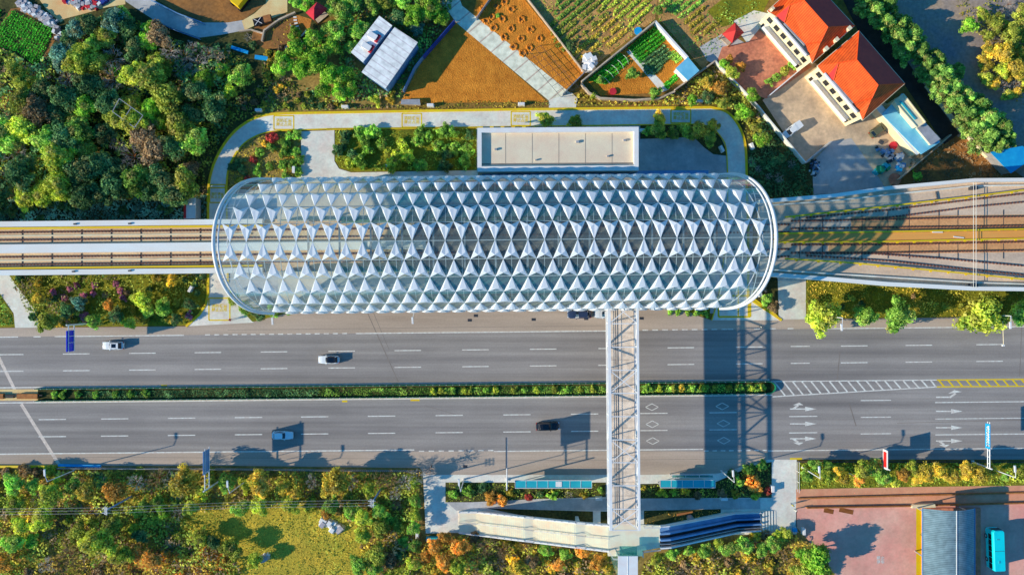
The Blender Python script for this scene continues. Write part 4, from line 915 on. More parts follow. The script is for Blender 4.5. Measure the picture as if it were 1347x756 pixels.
# ------------------------------------------------------------------ equipment building north of the station
eb = thing('equipment_building', (*W(735, 200), 0), 'long flat-roofed station annex with white parapet and pale roof behind the vault', 'building')
ZE = 11.0; o_ = [(628, 168.5), (840, 167), (840, 224.5), (628, 226)]; i_ = [(633.5, 174.5), (834, 173), (834, 217.5), (633.5, 219)]
mb = MB(); mb.prism([W(*p, ZE) for p in o_], 0, ZE - .9); mb.build('wall', 'concrete', eb)
mb = MB(); mb.prism([W(*p, ZE) for p in i_], ZE - .9, ZE - .75); mb.build('roof', 'roof_slab', eb)
mb = MB()
wo = [W(*p, ZE) for p in o_]; wi = [W(*p, ZE) for p in i_]
for k in range(4): mb.prism([wo[k], wo[(k+1) % 4], wi[(k+1) % 4], wi[k]], ZE - .9, ZE + .1 + (0.003 * (k % 2)))
mb.build('parapet', 'white', eb)
for x, y, s_ in ((652, 196, .5), (705, 210, .35), (760, 186, .6), (800, 205, .4), (822, 184, .5)):
    MB().box(*W(x, y, ZE), ZE - .75, s_, s_ * .8, .45).build('roof_vent', 'metal', eb)
for x in (665, 700, 735, 770, 805): MB().bar(pw((x, 175.5), ZE - .74), pw((x, 217), ZE - .74), .06, .04).build('roof_seam', 'seam', eb)
MB().bar(pw((634, 216), ZE - .73), pw((833, 214.6), ZE - .73), .25, .04).build('roof_gutter', 'seam', eb)
mb = MB()
for x in range(640, 832, 14): mb.box(*W(x, 168.2, 5), 4, 1.5, .12, 2)
mb.build('window', 'glass_dark', eb)
mb = MB(); mb.prism([W(*p, 8) for p in ((634, 226), (932, 224), (932, 229), (634, 231))], 7.6, 8.0); mb.build('link_roof', 'metal_blue', eb)
# ------------------------------------------------------------------ houses
def house(pts, lb, seed, chim=True):
    ZE_, ZR = 8.0, 11.4
    A, e0, q0, rl, rr, q, f1, f0, e1, D, Cc, Bb = pts
    def P(p, z): return (*W(p[0], p[1], z), z)
    c = W((A[0]+Cc[0])/2, (A[1]+Cc[1])/2, 6); h = thing('house', (*c, 0), lb, 'house')
    A3, E0, Q0, RL, RR, Q, F1, F0, E1, D3, C3, B3 = P(A, ZE_), P(e0, ZE_), P(q0, 9.8), P(rl, ZR), P(rr, ZR), P(q, 9.8), P(f1, 8.5), P(f0, 8.5), P(e1, ZE_), P(D, ZE_), P(Cc, ZE_), P(Bb, ZE_)
    mb = MB(); mb.poly([RL, Q0, F0, F1, Q, RR]); mb.poly([Q0, E0, F0], 1); mb.poly([B3, A3, E0, Q0, RL], 2); mb.poly([F1, E1, Q], 2); mb.poly([E1, D3, C3, RR, Q], 0); mb.poly([C3, B3, RL, RR], 1)
    mb.build('roof', ['roof_tile', 'roof_red', 'roof_tile'], h)
    mb = MB()                                           # ridge and hip caps, eave boards
    for a, b in ((RL, RR), (RL, Q0), (Q0, F0), (RR, Q), (Q, F1), (RL, B3), (RR, C3)):
        mb.tube(Vector(a) + Vector((0, 0, .05)), Vector(b) + Vector((0, 0, .05)), .11, n=6)
    mb.build('ridge_cap', 'roof_orange', h)
    mb = MB()
    for a, b in ((A3, B3), (B3, C3), (C3, D3), (D3, E1), (A3, E0)): mb.bar(Vector(a) - Vector((0, 0, .16)), Vector(b) - Vector((0, 0, .16)), .22, .26)
    mb.build('gutter', 'cream', h)
    # walls inset below the eaves, terrace in the front recess
    cen = Vector(((A3[0]+C3[0])/2, (A3[1]+C3[1])/2)); co_ = [Vector(p[:2]) for p in (A3, D3, C3, B3)]; ins = [tuple(cen + (p - cen) * .955) for p in co_]
    mb = MB(); mb.prism(ins, 0, 7.75); mb.build('wall', 'cream', h)
    mb = MB(); t = [Vector(x[:2]) for x in (F0, F1, E1, E0)]; a = co_[0]; d = (co_[1] - co_[0]); n_ = Vector((d.y, -d.x)).normalized()
    if (n_.dot(a - cen)) < 0: n_ = -n_
    for k, z in ((0, 7.8),): mb.bar((*(co_[0].lerp(co_[1], .14)), 8.1), (*(co_[0].lerp(co_[1], .86)), 8.1), .3, .7)
    mb.build('terrace_parapet', 'white', h)
    mb = MB(); mb.bar((F0[0], F0[1], 8.25), (F1[0], F1[1], 8.25), .5, .35); mb.build('terrace_gutter', 'metal', h)
    # porch strip in front and windows on the sunlit side
    w0, w1 = Vector(ins[0]), Vector(ins[1]); dd = (w1 - w0); ang = math.atan2(dd.y, dd.x)
    for z in (1.0, 4.8):
        for k in range(6):
            p = w0.lerp(w1, .1 + .16 * k); p = p + n_ * .03; mb = MB(); mb.box(p.x, p.y, z, 1.25, .12, 1.7, ang); mb.build('window', 'car_glass', h)
    mb = MB(); p = w0.lerp(w1, .5) + n_ * .7; mb.box(p.x, p.y, 3.5, dd.length * .8, 1.5, .25, ang); mb.build('balcony', 'white', h)
    mb = MB(); p = w0.lerp(w1, .5) + n_ * 1.4; mb.box(p.x, p.y, 3.75, dd.length * .8, .12, .9, ang); mb.build('balcony_rail', 'white', h)
    if chim:
        for t_ in (.12, .45, .72):
            p = Vector(C3).lerp(Vector(D3), t_); q_ = p.lerp(Vector(RR), .1); mb = MB(); mb.box(q_.x, q_.y, 8.0, .65, .65, 1.3, ang); mb.box(q_.x, q_.y, 9.3, .85, .85, .15, ang); mb.build('chimney', 'cream', h)
        p = Vector(A3).lerp(Vector(RL), .12); mb = MB(); mb.box(p.x, p.y, 8.0, .6, .6, 1.2, ang); mb.build('chimney', 'cream', h)
    return h
house([(1009.8, 14.6), (1020.6, 21.5), (1039, 6.9), (1057, 0), (1089, 36), (1079.7, 55.3), (1059.6, 58.8), (1032, 30), (1063.9, 70.4), (1068.5, 83), (1124, 34), (1062, -33)], 'upper of the two orange-roofed houses, with small cream chimneys along its eaves', 1)
house([(1075.4, 87), (1087, 101.8), (1103, 83), (1127, 79), (1155, 112), (1146.8, 129.6), (1123, 135.4), (1096.6, 105.8), (1130, 145.5), (1135, 158), (1190, 110), (1130, 41)], 'lower of the two orange-roofed houses, beside the parked green car', 2, False)
# outbuildings right of the lower house
def block(name, px, z, lb, cat, m_roof, m_wall='cream', rim=None, slope=None):
    t = thing(name, (*W(sum(p[0] for p in px)/len(px), sum(p[1] for p in px)/len(px), z/2), 0), lb, cat)
    a = [W(*p, z) for p in px]; c = Vector((sum(p[0] for p in a)/len(a), sum(p[1] for p in a)/len(a)))
    ins = [tuple(c + (Vector(p) - c) * .96) for p in a]
    MB().prism(ins, 0, z - .2).build('wall', m_wall, t); 
    MB().prism(a, z - .2, z).build('roof', m_roof, t)
    if rim: 
        mb = MB()
        for i in range(len(a)): p, q_ = a[i], a[(i+1) % len(a)]; mb.bar((*p, z + .08), (*q_, z + .08), .2, .25)
        mb.build('rim', rim, t)
    return t
block('shed', [(1160, 150), (1187, 123), (1237, 187), (1212, 203)], 3.4, 'long blue-roofed outbuilding right of the lower orange-roofed house', 'shed', 'cyan_roof')
block('shed', [(1153, 143), (1160, 138), (1213, 200), (1206, 204)], 3.0, 'narrow white-roofed lean-to along the left side of the blue-roofed outbuilding', 'shed', 'white')
yb = block('shed', [(1176, 133), (1188, 124), (1217, 161), (1206, 168)], 5.0, 'small yellow-topped block with a turquoise pipe beside the blue-roofed outbuilding', 'shed', 'cream', rim='cream')
MB().bar(pw((1184, 133), 5.15), pw((1204, 157), 5.15), .35, .2).build('pipe', 'teal_roof', yb)
block('shed', [(1206, 168), (1217, 161), (1237, 183), (1225, 191)], 4.2, 'small grey-roofed shed below the yellow-topped block', 'shed', 'metal')
block('tarpaulin_shelter', [(1303, 200), (1345, 192), (1362, 206), (1330, 228)], 3.2, 'bright blue tarpaulin shelter at the right edge above the viaduct', 'shelter', 'tarp', 'metal')
# pair of white-roofed sheds at the top
s1 = block('shed', [(499, 21), (516, 34), (477.5, 82), (461.5, 69)], 4.0, 'narrow white-roofed shed with two pink roof hatches, left of its wider twin', 'shed', 'white_roof', 'metal_blue')
for x, y in ((490, 47), (482, 61)):
    mb = MB(); px_, py_ = W(x, y, 4.6); mb.box(px_, py_, 4.0, 2.0, 1.2, .6, math.radians(-32)); mb.box(px_ + 1.0, py_ - .5, 4.0, .7, 1.8, .35, math.radians(-32), 1); mb.build('roof_hatch', ['white', 'cloth_red'], s1)
s2 = block('shed', [(519, 36), (549.5, 56), (507, 116.5), (475.5, 95)], 4.6, 'wide white ribbed-roof shed above the loop road', 'shed', 'white_roof', 'metal_blue')
mb = MB()
for k in range(5): p = Vector(pw((549.5, 56), 2)).lerp(Vector(pw((507, 116.5), 2)), .15 + .17 * k); mb.box(p.x * .985, p.y, 1.6, 1.3, .5, 1.2, math.radians(55))
mb.build('window', 'car_glass', s2)
def pavilion(px, z, lb, m='roof_red', ap=None):
    t = thing('pavilion', (*W(sum(p[0] for p in px)/4, sum(p[1] for p in px)/4, z), 0), lb, 'pavilion'); a = [pw(p, z) for p in px]
    c = pw(ap, z + 1.6) if ap else (sum(p[0] for p in a)/4, sum(p[1] for p in a)/4, z + 1.6)
    mb = MB()
    for i in range(4): mb.poly([a[i], a[(i+1) % 4], c])
    mb.poly([(x, y, z_ - .12) for x, y, z_ in a]); mb.build('roof', m, t)
    for p in a: mb = MB(); q_ = Vector(p).lerp(Vector((c[0], c[1], z)), .12); mb.tube((q_.x, q_.y, 0), (q_.x, q_.y, z), .12); mb.build('post', 'wood', t)
    mb = MB(); q_ = [tuple(Vector(p[:2]).lerp(Vector(c[:2]), .2)) for p in a]; mb.prism(q_, .02, .3); mb.build('floor', 'stone_wall', t)
pavilion([(950, 45), (967, 30), (979, 43), (963, 57)], 3.2, 'square red hipped pavilion between the garden plots and the brick court')
pavilion([(402, 17), (417, 3), (431, 12), (413, 27)], 3.2, 'crimson-roofed pavilion half hidden by trees at the top left of the big green trees', 'cloth_red')
pavilion([(377, 60), (386, 53), (395, 64), (385, 68)], 2.8, 'small dusty-red roofed hut below the stepping-stone garden', 'roof_red')
# ------------------------------------------------------------------ walls and fences
def wall(name, pts, h, w, m, lb, cat='wall', cap=None):
    t = tag(MB().strip([W(*p, h) for p in pts], w, 0, h).build(name, m), lb, cat); return t
wall('wall', [(765, 107), (862, 28)], 1.8, .3, 'stone_wall', 'low stone wall on the upper left side of the walled vegetable garden')
wall('wall', [(862, 28), (905, 76)], 1.8, .45, 'white', 'white wall on the upper right side of the walled vegetable garden')
wall('wall', [(765, 110), (775, 122), (790, 129), (835, 131.5), (868, 129), (888, 120)], 1.4, .4, 'stone_wall', 'curved pale wall closing the bottom of the walled vegetable garden')
wall('wall', [(888, 118), (941, 80)], 1.8, .3, 'stone_wall', 'dark straight wall between the shed with the light blue roof and the slate court')
wall('wall', [(941, 80), (970, 110), (1000, 142), (1006, 150), (1060, 214)], 1.8, .28, 'concrete', 'long grey wall running down the left side of the brick court and the yard')
wall('wall', [(1013, 125), (1056, 89)], 1.6, .22, 'white', 'straight white wall between the brick court and the concrete yard')
wall('wall', [(1060, 214), (1094, 186)], 1.5, .3, 'concrete_blue', 'short grey wall closing the bottom of the concrete yard')
wall('wall', [(1220, 112), (1247, 146), (1272, 176), (1300, 206)], 1.0, .5, 'cream', 'low cream wall below the row of conifers', )
wall('wall', [(1183, 236), (1252, 177)], 1.6, .2, 'stone_wall', 'thin stone wall running down to the viaduct beside the rubbish yard')
wall('fence', [(598, 26), (556, 74)], 2.2, .14, 'blue_wall', 'deep blue sheet fence along the top of the brown field', 'fence')
wall('fence', [(556, 74), (545, 88), (530, 119)], 2.0, .14, 'metal_blue', 'weathered blue fence beside the white ribbed shed', 'fence')
wall('fence', [(626, 24), (660, -24)], 1.5, .1, 'metal', 'wire fence at the top of the dug brown plot', 'fence')
wall('wall', [(680, -20), (768, 94)], 1.0, .22, 'stone_wall', 'stone edge wall between the dug brown plot and the vegetable rows')
wall('fence', [(770, 94), (740, 124)], 1.5, .14, 'metal', 'short grey fence closing the lower end of the dug plot', 'fence')
wall('fence', [(198, 0), (232, 17), (262, 28), (268, 31)], 1.0, .12, 'metal_blue', 'blue rail along the upper side of the bending grey lane', 'fence')
wall('fence', [(200, 25), (228, 39), (262, 51)], 1.0, .12, 'metal_blue', 'blue rail along the lower side of the bending grey lane', 'fence')
wall('wall', [(344, 54), (347, 40), (366, 26), (388, 16)], .8, .35, 'stone_wall', 'curving pale garden wall near the crimson pavilion')
wall('wall', [(314, 41), (330, 39), (346, 44)], .6, .3, 'stone_wall', 'short stone wall beside the lane end')
wall('fence', [(381, 32), (402, 62)], 1.1, .16, 'metal', 'grey fence crossing the small bare garden by the dusty-red hut', 'fence')
for a, b, lb in (((304, 62), (326, 69), 'left'), ((335, 75), (352, 77), 'right')):
    tag(MB().strip([W(*a, .6), W(*b, .6)], .7 if lb == 'left' else .9, .1, .6).build('trough', 'tarp'), 'bright blue trough among the scrub, %s of two' % lb, 'trough')
def railfence(pts, lb, h=1.1, col='metal', step=1.4):
    t = thing('fence', (*W(*pts[len(pts)//2]), 0), lb, 'fence'); P3 = [(*W(*p), .06) for p in pts]; m_ = MB(); pp = MB()
    for a, b in zip(P3[:-1], P3[1:]):
        a, b = Vector(a), Vector(b)
        for k in (.3, h): m_.bar(a + Vector((0, 0, k)), b + Vector((0, 0, k)), .06, .06)
        n = max(1, int((b - a).length / step))
        for i in range(n): p = a.lerp(b, i / n); pp.box(p.x, p.y, .0, .09, .09, h + .1)
    m_.build('rail', col, t); pp.build('posts', col, t)['kind'] = 'stuff'
railfence([(80, 614), (300, 615.5), (552, 618)], 'low metal fence between the lower carriageway and the autumn scrub', 1.3, 'metal', .45)
railfence([(1048, 606), (1347, 606.5), (1600, 605)], 'low dark fence along the lower right verge', 1.1, 'dark_metal', .6)
railfence([(1048.5, 606), (1048.5, 646)], 'white rail between the pavement and the lower right verge', 1.2, 'white', 2)
railfence([(1062, 421.5), (1347, 417.5), (1600, 415)], 'low rail between the upper right lawn and the road', .8, 'metal', 1.0)
wall('wall', [(-200, 613.5), (86, 613.5)], .5, .5, 'tray', 'low yellow-topped kerb wall at the bottom left of the road')
tag(MB().box(*W(106, 611.5), .05, 9.5, .5, .5, -.02).build('barrier_block', 'tarp'), 'blue barrier lying along the lower left road edge', 'barrier')
# court walls bottom right
wall('wall', [(1050, 655.5), (1200, 651.5), (1600, 642)], .45, .3, 'wood_brown', 'upper of the two low brown walls across the pink court')
wall('wall', [(1062, 668), (1200, 665.5), (1600, 655)], .7, .25, 'wood_brown', 'lower of the two low brown walls across the pink court')
for x, wd in ((1090, 2.2), (1113, 3.2)): 
    p = W(x, 671.5); tag(MB().box(*p, .045, wd, 1.0, .02, -.2).build('drain_cover', 'wood'), 'dark drain cover in the pink court, %s of two' % ('left' if x == 1090 else 'right'), 'drain cover')
# ------------------------------------------------------------------ lamps, signs
def lamp(ex, ey, side, label, z=9.6, hd=11.5):
    x, y = W(ex, ey, z); t = thing('street_lamp', (x, y, 0), label, 'street lamp', 'street lamps along the road')
    mb = MB(); mb.tube((x, y, 0), (x, y, z), .13, .08, 8); mb.tube((x, y, 0), (x, y, .6), .22, .2, 8); mb.build('pole', 'white_frame', t)
    q = (x - .25, y + side * 1.4, z + .35); mb = MB(); mb.tube((x, y, z - .05), q, .07, .06); mb.build('arm', 'white_frame', t)
    mb = MB(); mb.box(q[0] - .1, q[1] + side * .55, q[2] - .1, .42, 1.5, .18, 0.06, 0, .8); mb.build('lamp_head', 'white', t)
    mb = MB(); mb.box(q[0] - .1, q[1] + side * .7, q[2] - .14, .3, .7, .05); mb.build('lens', 'lamp_lens', t); return t
for ex, ey, sd_, lb in ((62, 633, 1, 'white street lamp at the far lower left, above the yellow kerb wall'), (302, 648, 1, 'white street lamp just right of the lower left gantry sign'), (606, 646, 1, 'white street lamp in the planter at the left end of the long teal shelter'),
                        (1079, 629, 1, 'white street lamp just right of the pavement by the pink court'), (1336, 628, 1, 'white street lamp at the far lower right'), (766 + 207, 626, 1, 'white street lamp in the planting right of the short teal shelter') if 0 else (966, 634, 1, 'white street lamp in the planting right of the short teal shelter'),
                        (1108.5, 418, -1, 'white street lamp between the first two trees of the upper right verge'), (1330, 415.5, -1, 'white street lamp beside the large yellowing tree at the upper right verge'),
                        (361, 410, -1, 'white street lamp at the lower left corner of the vault'), (545, 409, -1, 'white street lamp poking out under the middle of the vault')):
    lamp(ex, ey, sd_, lb, 9.6 if ey < 640 or ex > 600 else 9.2)
def gantry(bx, by, dirn, x0, ln_, z0, z1, pm, lb, arm=8.8, mount=None):
    """cantilever sign: pole, two arms along +-y, a panel hung across them facing the traffic"""
    x, y = W(bx, by); t = thing('road_sign', (x, y, 0), lb, 'road sign')
    mb = MB(); mb.tube((x, y, 0), (x, y, z1 + .3), .2, .16, 8); mb.box(x, y, 0, .7, .7, .25); mb.build('pole', 'white_frame', t)
    for z in (z0 + .4, z1 - .4):
        mb = MB(); mb.tube((x, y, z), (x, y + dirn * arm, z), .11, .09, 6); mb.build('arm', 'white_frame', t)
    a, b = sorted((y + dirn * x0, y + dirn * (x0 + ln_)))
    mb = MB(); mb.box(x - .2, (a + b) / 2, z0, .12, b - a, z1 - z0); pn = mb.build('panel', pm, t)
    mb = MB(); g_ = random.Random(int(bx))
    for r_ in range(3):                      # rows of short pale strokes, too small to read
        k = a + .5
        while k < b - .6: w_ = g_.uniform(.2, .45); mb.box(x - .27, k + w_/2, z0 + .45 + r_ * (z1 - z0 - .9) / 3, .02, w_, .45); k += w_ + .25
    mb.build('lettering', 'white', pn)
    for k in range(3): MB().bar((x, y + dirn * (1 + k * 1.4), z0 + .4), (x, y + dirn * (1 + k * 1.4), z1 - .4), .1, .1).build('brace', 'white_frame', t)
    return t
gantry(289, 632, 1, 3.4, 5.0, 5.2, 8.2, 'metal_blue', 'grey-backed cantilever road sign rising from the lower left verge over the road edge', 8.9)
gantry(667, 630, 1, 4.4, 6.2, 5.3, 8.1, 'dark_metal', 'dark cantilever road sign left of the long teal shelter', 10.6)
gantry(119, 425, -1, 1.2, 4.5, 5.6, 8.4, 'sign_blue', 'deep blue cantilever road sign at the upper left road edge', 5.8)
gantry(1279, 607, 1, 4.2, 5.4, 4.8, 6.3, 'sign_cyan', 'bright cyan cantilever road sign at the lower right of the road', 10.0)
x, y = W(1152, 609); t = thing('signboard', (x, y, 0), 'narrow red and white signboard on a pole at the lower right verge', 'sign')
MB().tube((x, y, 0), (x, y, 6), .12).build('pole', 'white_frame', t); MB().box(x - .1, y + 1.9, 3.4, .14, 4.2, 1.9).build('panel', 'white', t); MB().box(x - .01, y + 1.9, 3.7, .03, 3.4, 1.3).build('red_field', 'sign_red', t); MB().box(x - .19, y + 1.9, 3.7, .03, 3.4, 1.3).build('red_field', 'sign_red', t)
x, y = W(1296, 440); 
x, y = W(1291, 421, 0); t = thing('camera_pole', (x, y, 0), 'slim pale pole with a long arm reaching over the upper right lanes', 'pole')
MB().tube((x, y, 0), (x, y, 7), .1).build('pole', 'cream', t); MB().tube((x, y, 7), (x + .1, y - 5, 7.1), .07).build('arm', 'cream', t); MB().box(x + .1, y - 5.1, 6.85, .5, .35, .3).build('camera', 'white', t)
x, y = W(1117, 622); t = thing('signal_post', (x, y, 0), 'short white post with a yellow lamp in the lower right verge', 'post')
MB().tube((x, y, 0), (x, y, 4.5), .08).build('pole', 'white', t); MB().box(x, y, 4.5, .35, .35, .5).build('lamp', 'tray', t)
# lattice pylons / utility poles in the lower left
for px_, py_, rot, lb in ((139, 671, .5, 'left'), (489, 661, 1.1, 'right')):
    z = 10.5; x, y = W(px_, py_, z); t = thing('utility_pole', (x, y, 0), 'pale utility pole with cross-arms in the lower left scrub, %s of two' % lb, 'utility pole', None)
    MB().tube((x, y, 0), (x, y, z), .22, .14, 8).build('pole', 'metal_blue', t)
    mb = MB(); d = Vector((math.cos(rot), math.sin(rot)))
    for k in (-.7, 0, .7): mb.bar((x + k * .5, y + .8, z + k * .3), (x + k * .5, y - .9, z + k * .3), .12, .1)
    for k in (-.5, .4): mb.bar((x - .8, y + k, z), (x + .8, y + k, z), .12, .1)
    mb.build('cross_arm', 'white_frame', t)
mb = MB()
for k in (-.6, 0, .6): 
    a = Vector(pw((139, 671), 10.6)) + Vector((0, k, 0)); b = Vector(pw((489, 661), 10.6)) + Vector((0, k, 0)); c_ = (a + b) / 2 - Vector((0, 0, 1.2)); mb.tube(a, c_, .025, n=4); mb.tube(c_, b, .025, n=4); mb.tube(a, a + Vector((-60, -1, -1)), .025, n=4)
tag(mb.build('power_lines', 'metal'), 'thin parallel power lines over the lower left scrub', 'power lines')
# ------------------------------------------------------------------ shelters
def shelter(x0, x1, yc, d, z, lb, m='teal_roof'):
    t = thing('bus_shelter', (*W((x0+x1)/2, yc, 1), 0), lb, 'bus shelter'); a, b = Vector(pw((x0, yc), z)), Vector(pw((x1, yc), z)); 
    mb = MB(); mb.prism([W(x0, yc - d, z), W(x0, yc + d, z), W(x1, yc + d, z), W(x1, yc - d, z)], z - .12, z); mb.build('roof', m, t)
    mb = MB()
    for yy in (yc - d, yc + d): mb.bar(pw((x0, yy), z + .03), pw((x1, yy), z + .03), .12, .16)
    n = int((x1 - x0) / 14)
    for i in range(n + 1): x = x0 + (x1-x0) * i / n; mb.bar(pw((x, yc - d), z + .02), pw((x, yc + d), z + .02), .08, .08)
    mb.build('roof_frame', 'white_frame', t)
    for i in range(0, n + 1, 2):
        x = x0 + (x1-x0) * (i + .02) / (n + .04); q = W(x, yc + d * .5, z); mb = MB(); mb.box(*q, 0, .14, .14, z - .1); mb.build('post', 'metal', t)
    mb = MB(); c_ = W((x0+x1)/2, yc + d * .5, z); mb.box(*c_, .5, (x1-x0)/S*.8, .06, 1.7); mb.build('back_panel', 'glass_green', t)
    mb = MB(); c_ = W((x0+x1)/2, yc, z); mb.box(*c_, .4, (x1-x0)/S*.5, .4, .08); mb.build('bench', 'metal', t); return t
s_ = shelter(677.5, 778.5, 636.5, 5, 3.0, 'long turquoise bus shelter left of the footbridge'); MB().prism([W(*p, 3.1) for p in ((731, 633), (739, 633), (739, 640), (731, 640))], 3.02, 3.08).build('roof_patch', 'white', s_)
shelter(868.5, 941, 636, 5, 3.0, 'shorter turquoise bus shelter right of the footbridge')
shelter(884, 938, 626, 2.0, 2.6, 'slim teal glass screen shelter in front of the shorter bus shelter', 'glass_green')
# curved canopy on the court
cn = thing('curved_canopy', (*W(1247, 720, 2), 0), 'large blue-grey barrel-curved canopy over the court at the bottom right', 'canopy')
mb = MB(); x0, x1 = W(1214, 0, 4.6)[0], W(1283, 0, 4.6)[0]; ya_, yb_ = W(0, 669, 5)[1], W(0, 860, 5)[1]; n = 14
for j, yy in enumerate((ya_, yb_)):
    for i in range(n + 1):
        t_ = i / n; mb.v.append((x0 + (x1 - x0) * t_, yy, 4.4 + 1.9 * math.sin(PI * t_)))
for i in range(n): mb.f.append((i, n + 1 + i, n + 2 + i, i + 1)); mb.m.append(0)
mb.build('roof', 'canopy', cn, smooth=True)
mb = MB(); mb.bar((x0 + (x1-x0)*.55, ya_, 6.34), (x0 + (x1-x0)*.55, yb_, 6.34), .12, .1); mb.build('ridge_strip', 'white', cn)
mb = MB(); mb.bar((x0, ya_, 4.4), (x0, yb_, 4.4), .15, .2); mb.bar((x1, ya_, 4.4), (x1, yb_, 4.4), .15, .2); mb.build('edge_beam', 'metal_blue', cn)
for yy in (ya_ - 1, ya_ - 11, ya_ - 21):
    for xx in (x0 + .8, x1 - .8): MB().tube((xx, yy, 0), (xx, yy, 4.7), .14).build('post', 'metal', cn)
mb = MB(); mb.prism([W(*p, 1) for p in ((1200, 668), (1200, 665), (1203, 663.5), (1230, 662.5), (1231, 667))], 0, 1.0); tag(mb.build('planter_wall', 'cream'), 'small curved cream wall at the top of the canopy platform', 'wall')
tag(MB().prism([W(*p, .3) for p in ((1213, 668), (1290, 668), (1290, 880), (1213, 880))], .05, .3).build('waiting_platform', 'brick_paving'), 'low brick platform beneath the curved canopy', 'platform')
# ------------------------------------------------------------------ vehicles
def car(px, py, ang, label, pm, roofm=None, L_=4.7, Wd=1.85, Hh=1.5, sun=False, van=False, pickup=False):
    x, y = W(px, py, .8); t = thing('car', (x, y, 0.055), label, 'car', rz=ang)
    xs = [-.5, -.485, -.42, -.3, -.1, .1, .3, .4, .47, .5]; hw = [.70, .84, .95, 1.0, 1.0, 1.0, .98, .92, .80, .62]; zt = [.62, .78, .86, .92, .95, .96, .92, .84, .74, .6]
    mb = MB(); b = 0                                                    # +x is the front
    for k, u in enumerate(xs):
        w_ = Wd / 2 * hw[k]; X = u * L_; z1 = zt[k] * (1.0 if not van else 1.05)
        mb.v += [(X, -w_ * .94, .28), (X, -w_, .5), (X, -w_ * .97, z1 - .12), (X, -w_ * .8, z1), (X, 0, z1 + .03), (X, w_ * .8, z1), (X, w_ * .97, z1 - .12), (X, w_, .5), (X, w_ * .94, .28)]
    for k in range(len(xs) - 1):
        for i in range(8): o = 9 * k + i; mb.f.append((o, o + 9, o + 10, o + 1)); mb.m.append(0)
        mb.f.append((9*k, 9*k + 8, 9*k + 17, 9*k + 9)); mb.m.append(0)
    mb.f.append(tuple(range(9))); mb.f.append(tuple(range(9 * len(xs) - 9, 9 * len(xs)))[::-1]); mb.m += [0, 0]
    mb.build('body', pm, t, smooth=False, local=True)
    # cabin: dark glass band with the roof on top
    c0, c1 = (-.43, .17) if not van else (-.2, .30)
    if pickup: c0, c1 = -.05, .3
    r0, r1 = c0 + .09, c1 - .14
    if van: r0 = c0 + .02
    zb, zr = .9, Hh; wb, wr = Wd * .46, Wd * .37
    mb = MB(); lo = [(c0*L_, -wb*.88, zb), (c1*L_, -wb*.86, zb), (c1*L_ + .12, 0, zb), (c1*L_, wb*.86, zb), (c0*L_, wb*.88, zb), ((c0+.3)*L_, wb, zb), ((c0+.3)*L_, -wb, zb)]
    base_ = [(c0*L_, -wb*.86), ((c0+c1)/2*L_, -wb), (c1*L_, -wb*.88), (c1*L_ + .12, 0), (c1*L_, wb*.88), ((c0+c1)/2*L_, wb), (c0*L_, wb*.86)]
    top_ = [(r0*L_, -wr*.92), ((r0+r1)/2*L_, -wr), (r1*L_, -wr*.92), (r1*L_ + .08, 0), (r1*L_, wr*.92), ((r0+r1)/2*L_, wr), (r0*L_, wr*.92)]
    mb.prism(base_, zb - .1, zr - .05, 0, top_); mb.build('window_band', 'car_glass', t, local=True)
    mb = MB(); mb.prism(top_, zr - .05, zr + .02, 0, [(a * .985 + (r0+r1)/2*L_*.015, b_ * .95) for a, b_ in top_]); mb.build('roof', roofm or pm, t, local=True)
    if sun: MB().box((r0+r1)/2*L_ + .1, 0, zr + .022, 1.0, wr * 1.25, .02).build('sunroof', 'car_glass', t, local=True)
    for s_ in (-1, 1):
        mb = MB(); mb.bar((c1*L_, s_*wb*.86, zb), (r1*L_, s_*wr*.92, zr), .07, .07); mb.bar((c0*L_, s_*wb*.86, zb), (r0*L_, s_*wr*.92, zr), .09, .09); mb.build('pillar', pm, t, local=True)
        mb = MB(); mb.box(c1*L_ - .25, s_*(Wd/2 + .06), .92, .14, .22, .13); mb.build('mirror', pm, t, local=True)
        mb = MB(); mb.box(.475*L_, s_*Wd*.34, .58, .22, .36, .14); mb.build('headlight', 'lamp_lens', t, local=True)
        mb = MB(); mb.box(-.487*L_, s_*Wd*.36, .66, .12, .34, .14); mb.build('tail_light', 'red_lens', t, local=True)
        for u in (-.31, .32):
            mb = MB(); yy = s_*(Wd/2 - .1); mb.tube((u*L_, yy - .11, .33), (u*L_, yy + .11, .33), .33, n=16); wh = mb.build('wheel', 'tyre', t, local=True)
            mb = MB(); mb.tube((u*L_, s_*(Wd/2 + .0), .33), (u*L_, s_*(Wd/2 + .025), .33), .2, n=10); mb.build('rim', 'metal', wh, local=True)
    if pickup or van:
        mb = MB(); mb.box(-.28*L_, 0, .9, .42*L_, Wd*.9, .75 if van else .3); mb.build('cargo_box' , pm, t, local=True)
    return t
car(148.5, 454.3, PI, 'white car with a dark sunroof at the far left of the upper carriageway', 'car_white', sun=True, Hh=1.65)
car(432.5, 472.8, PI, 'white car with a black glass roof in the middle lane of the upper carriageway', 'car_white', 'car_black', sun=True)
car(371.5, 572.3, 0.0, 'white car in shade-blue paint on the lower carriageway beside a square shadow', 'car_white_shaded', Hh=1.45)
car(720.5, 560.3, 0.03, 'black car on the lower carriageway left of the footbridge', 'car_black', Hh=1.7, L_=5.2, Wd=1.95)
car(762, 413.3, PI, 'dark navy car half tucked under the edge of the vault', 'car_navy', L_=5.3)
car(796, 413, PI, 'silver car mostly hidden under the upper end of the footbridge', 'car_silver')
car(1042, 171, math.radians(38) + PI, 'small white van parked against the wall of the concrete yard', 'car_white', van=True, L_=4.6, Wd=1.8, Hh=1.7)
car(1157, 169.5, math.radians(38), 'dark green car parked below the lower orange-roofed house', 'car_green', L_=5.0)
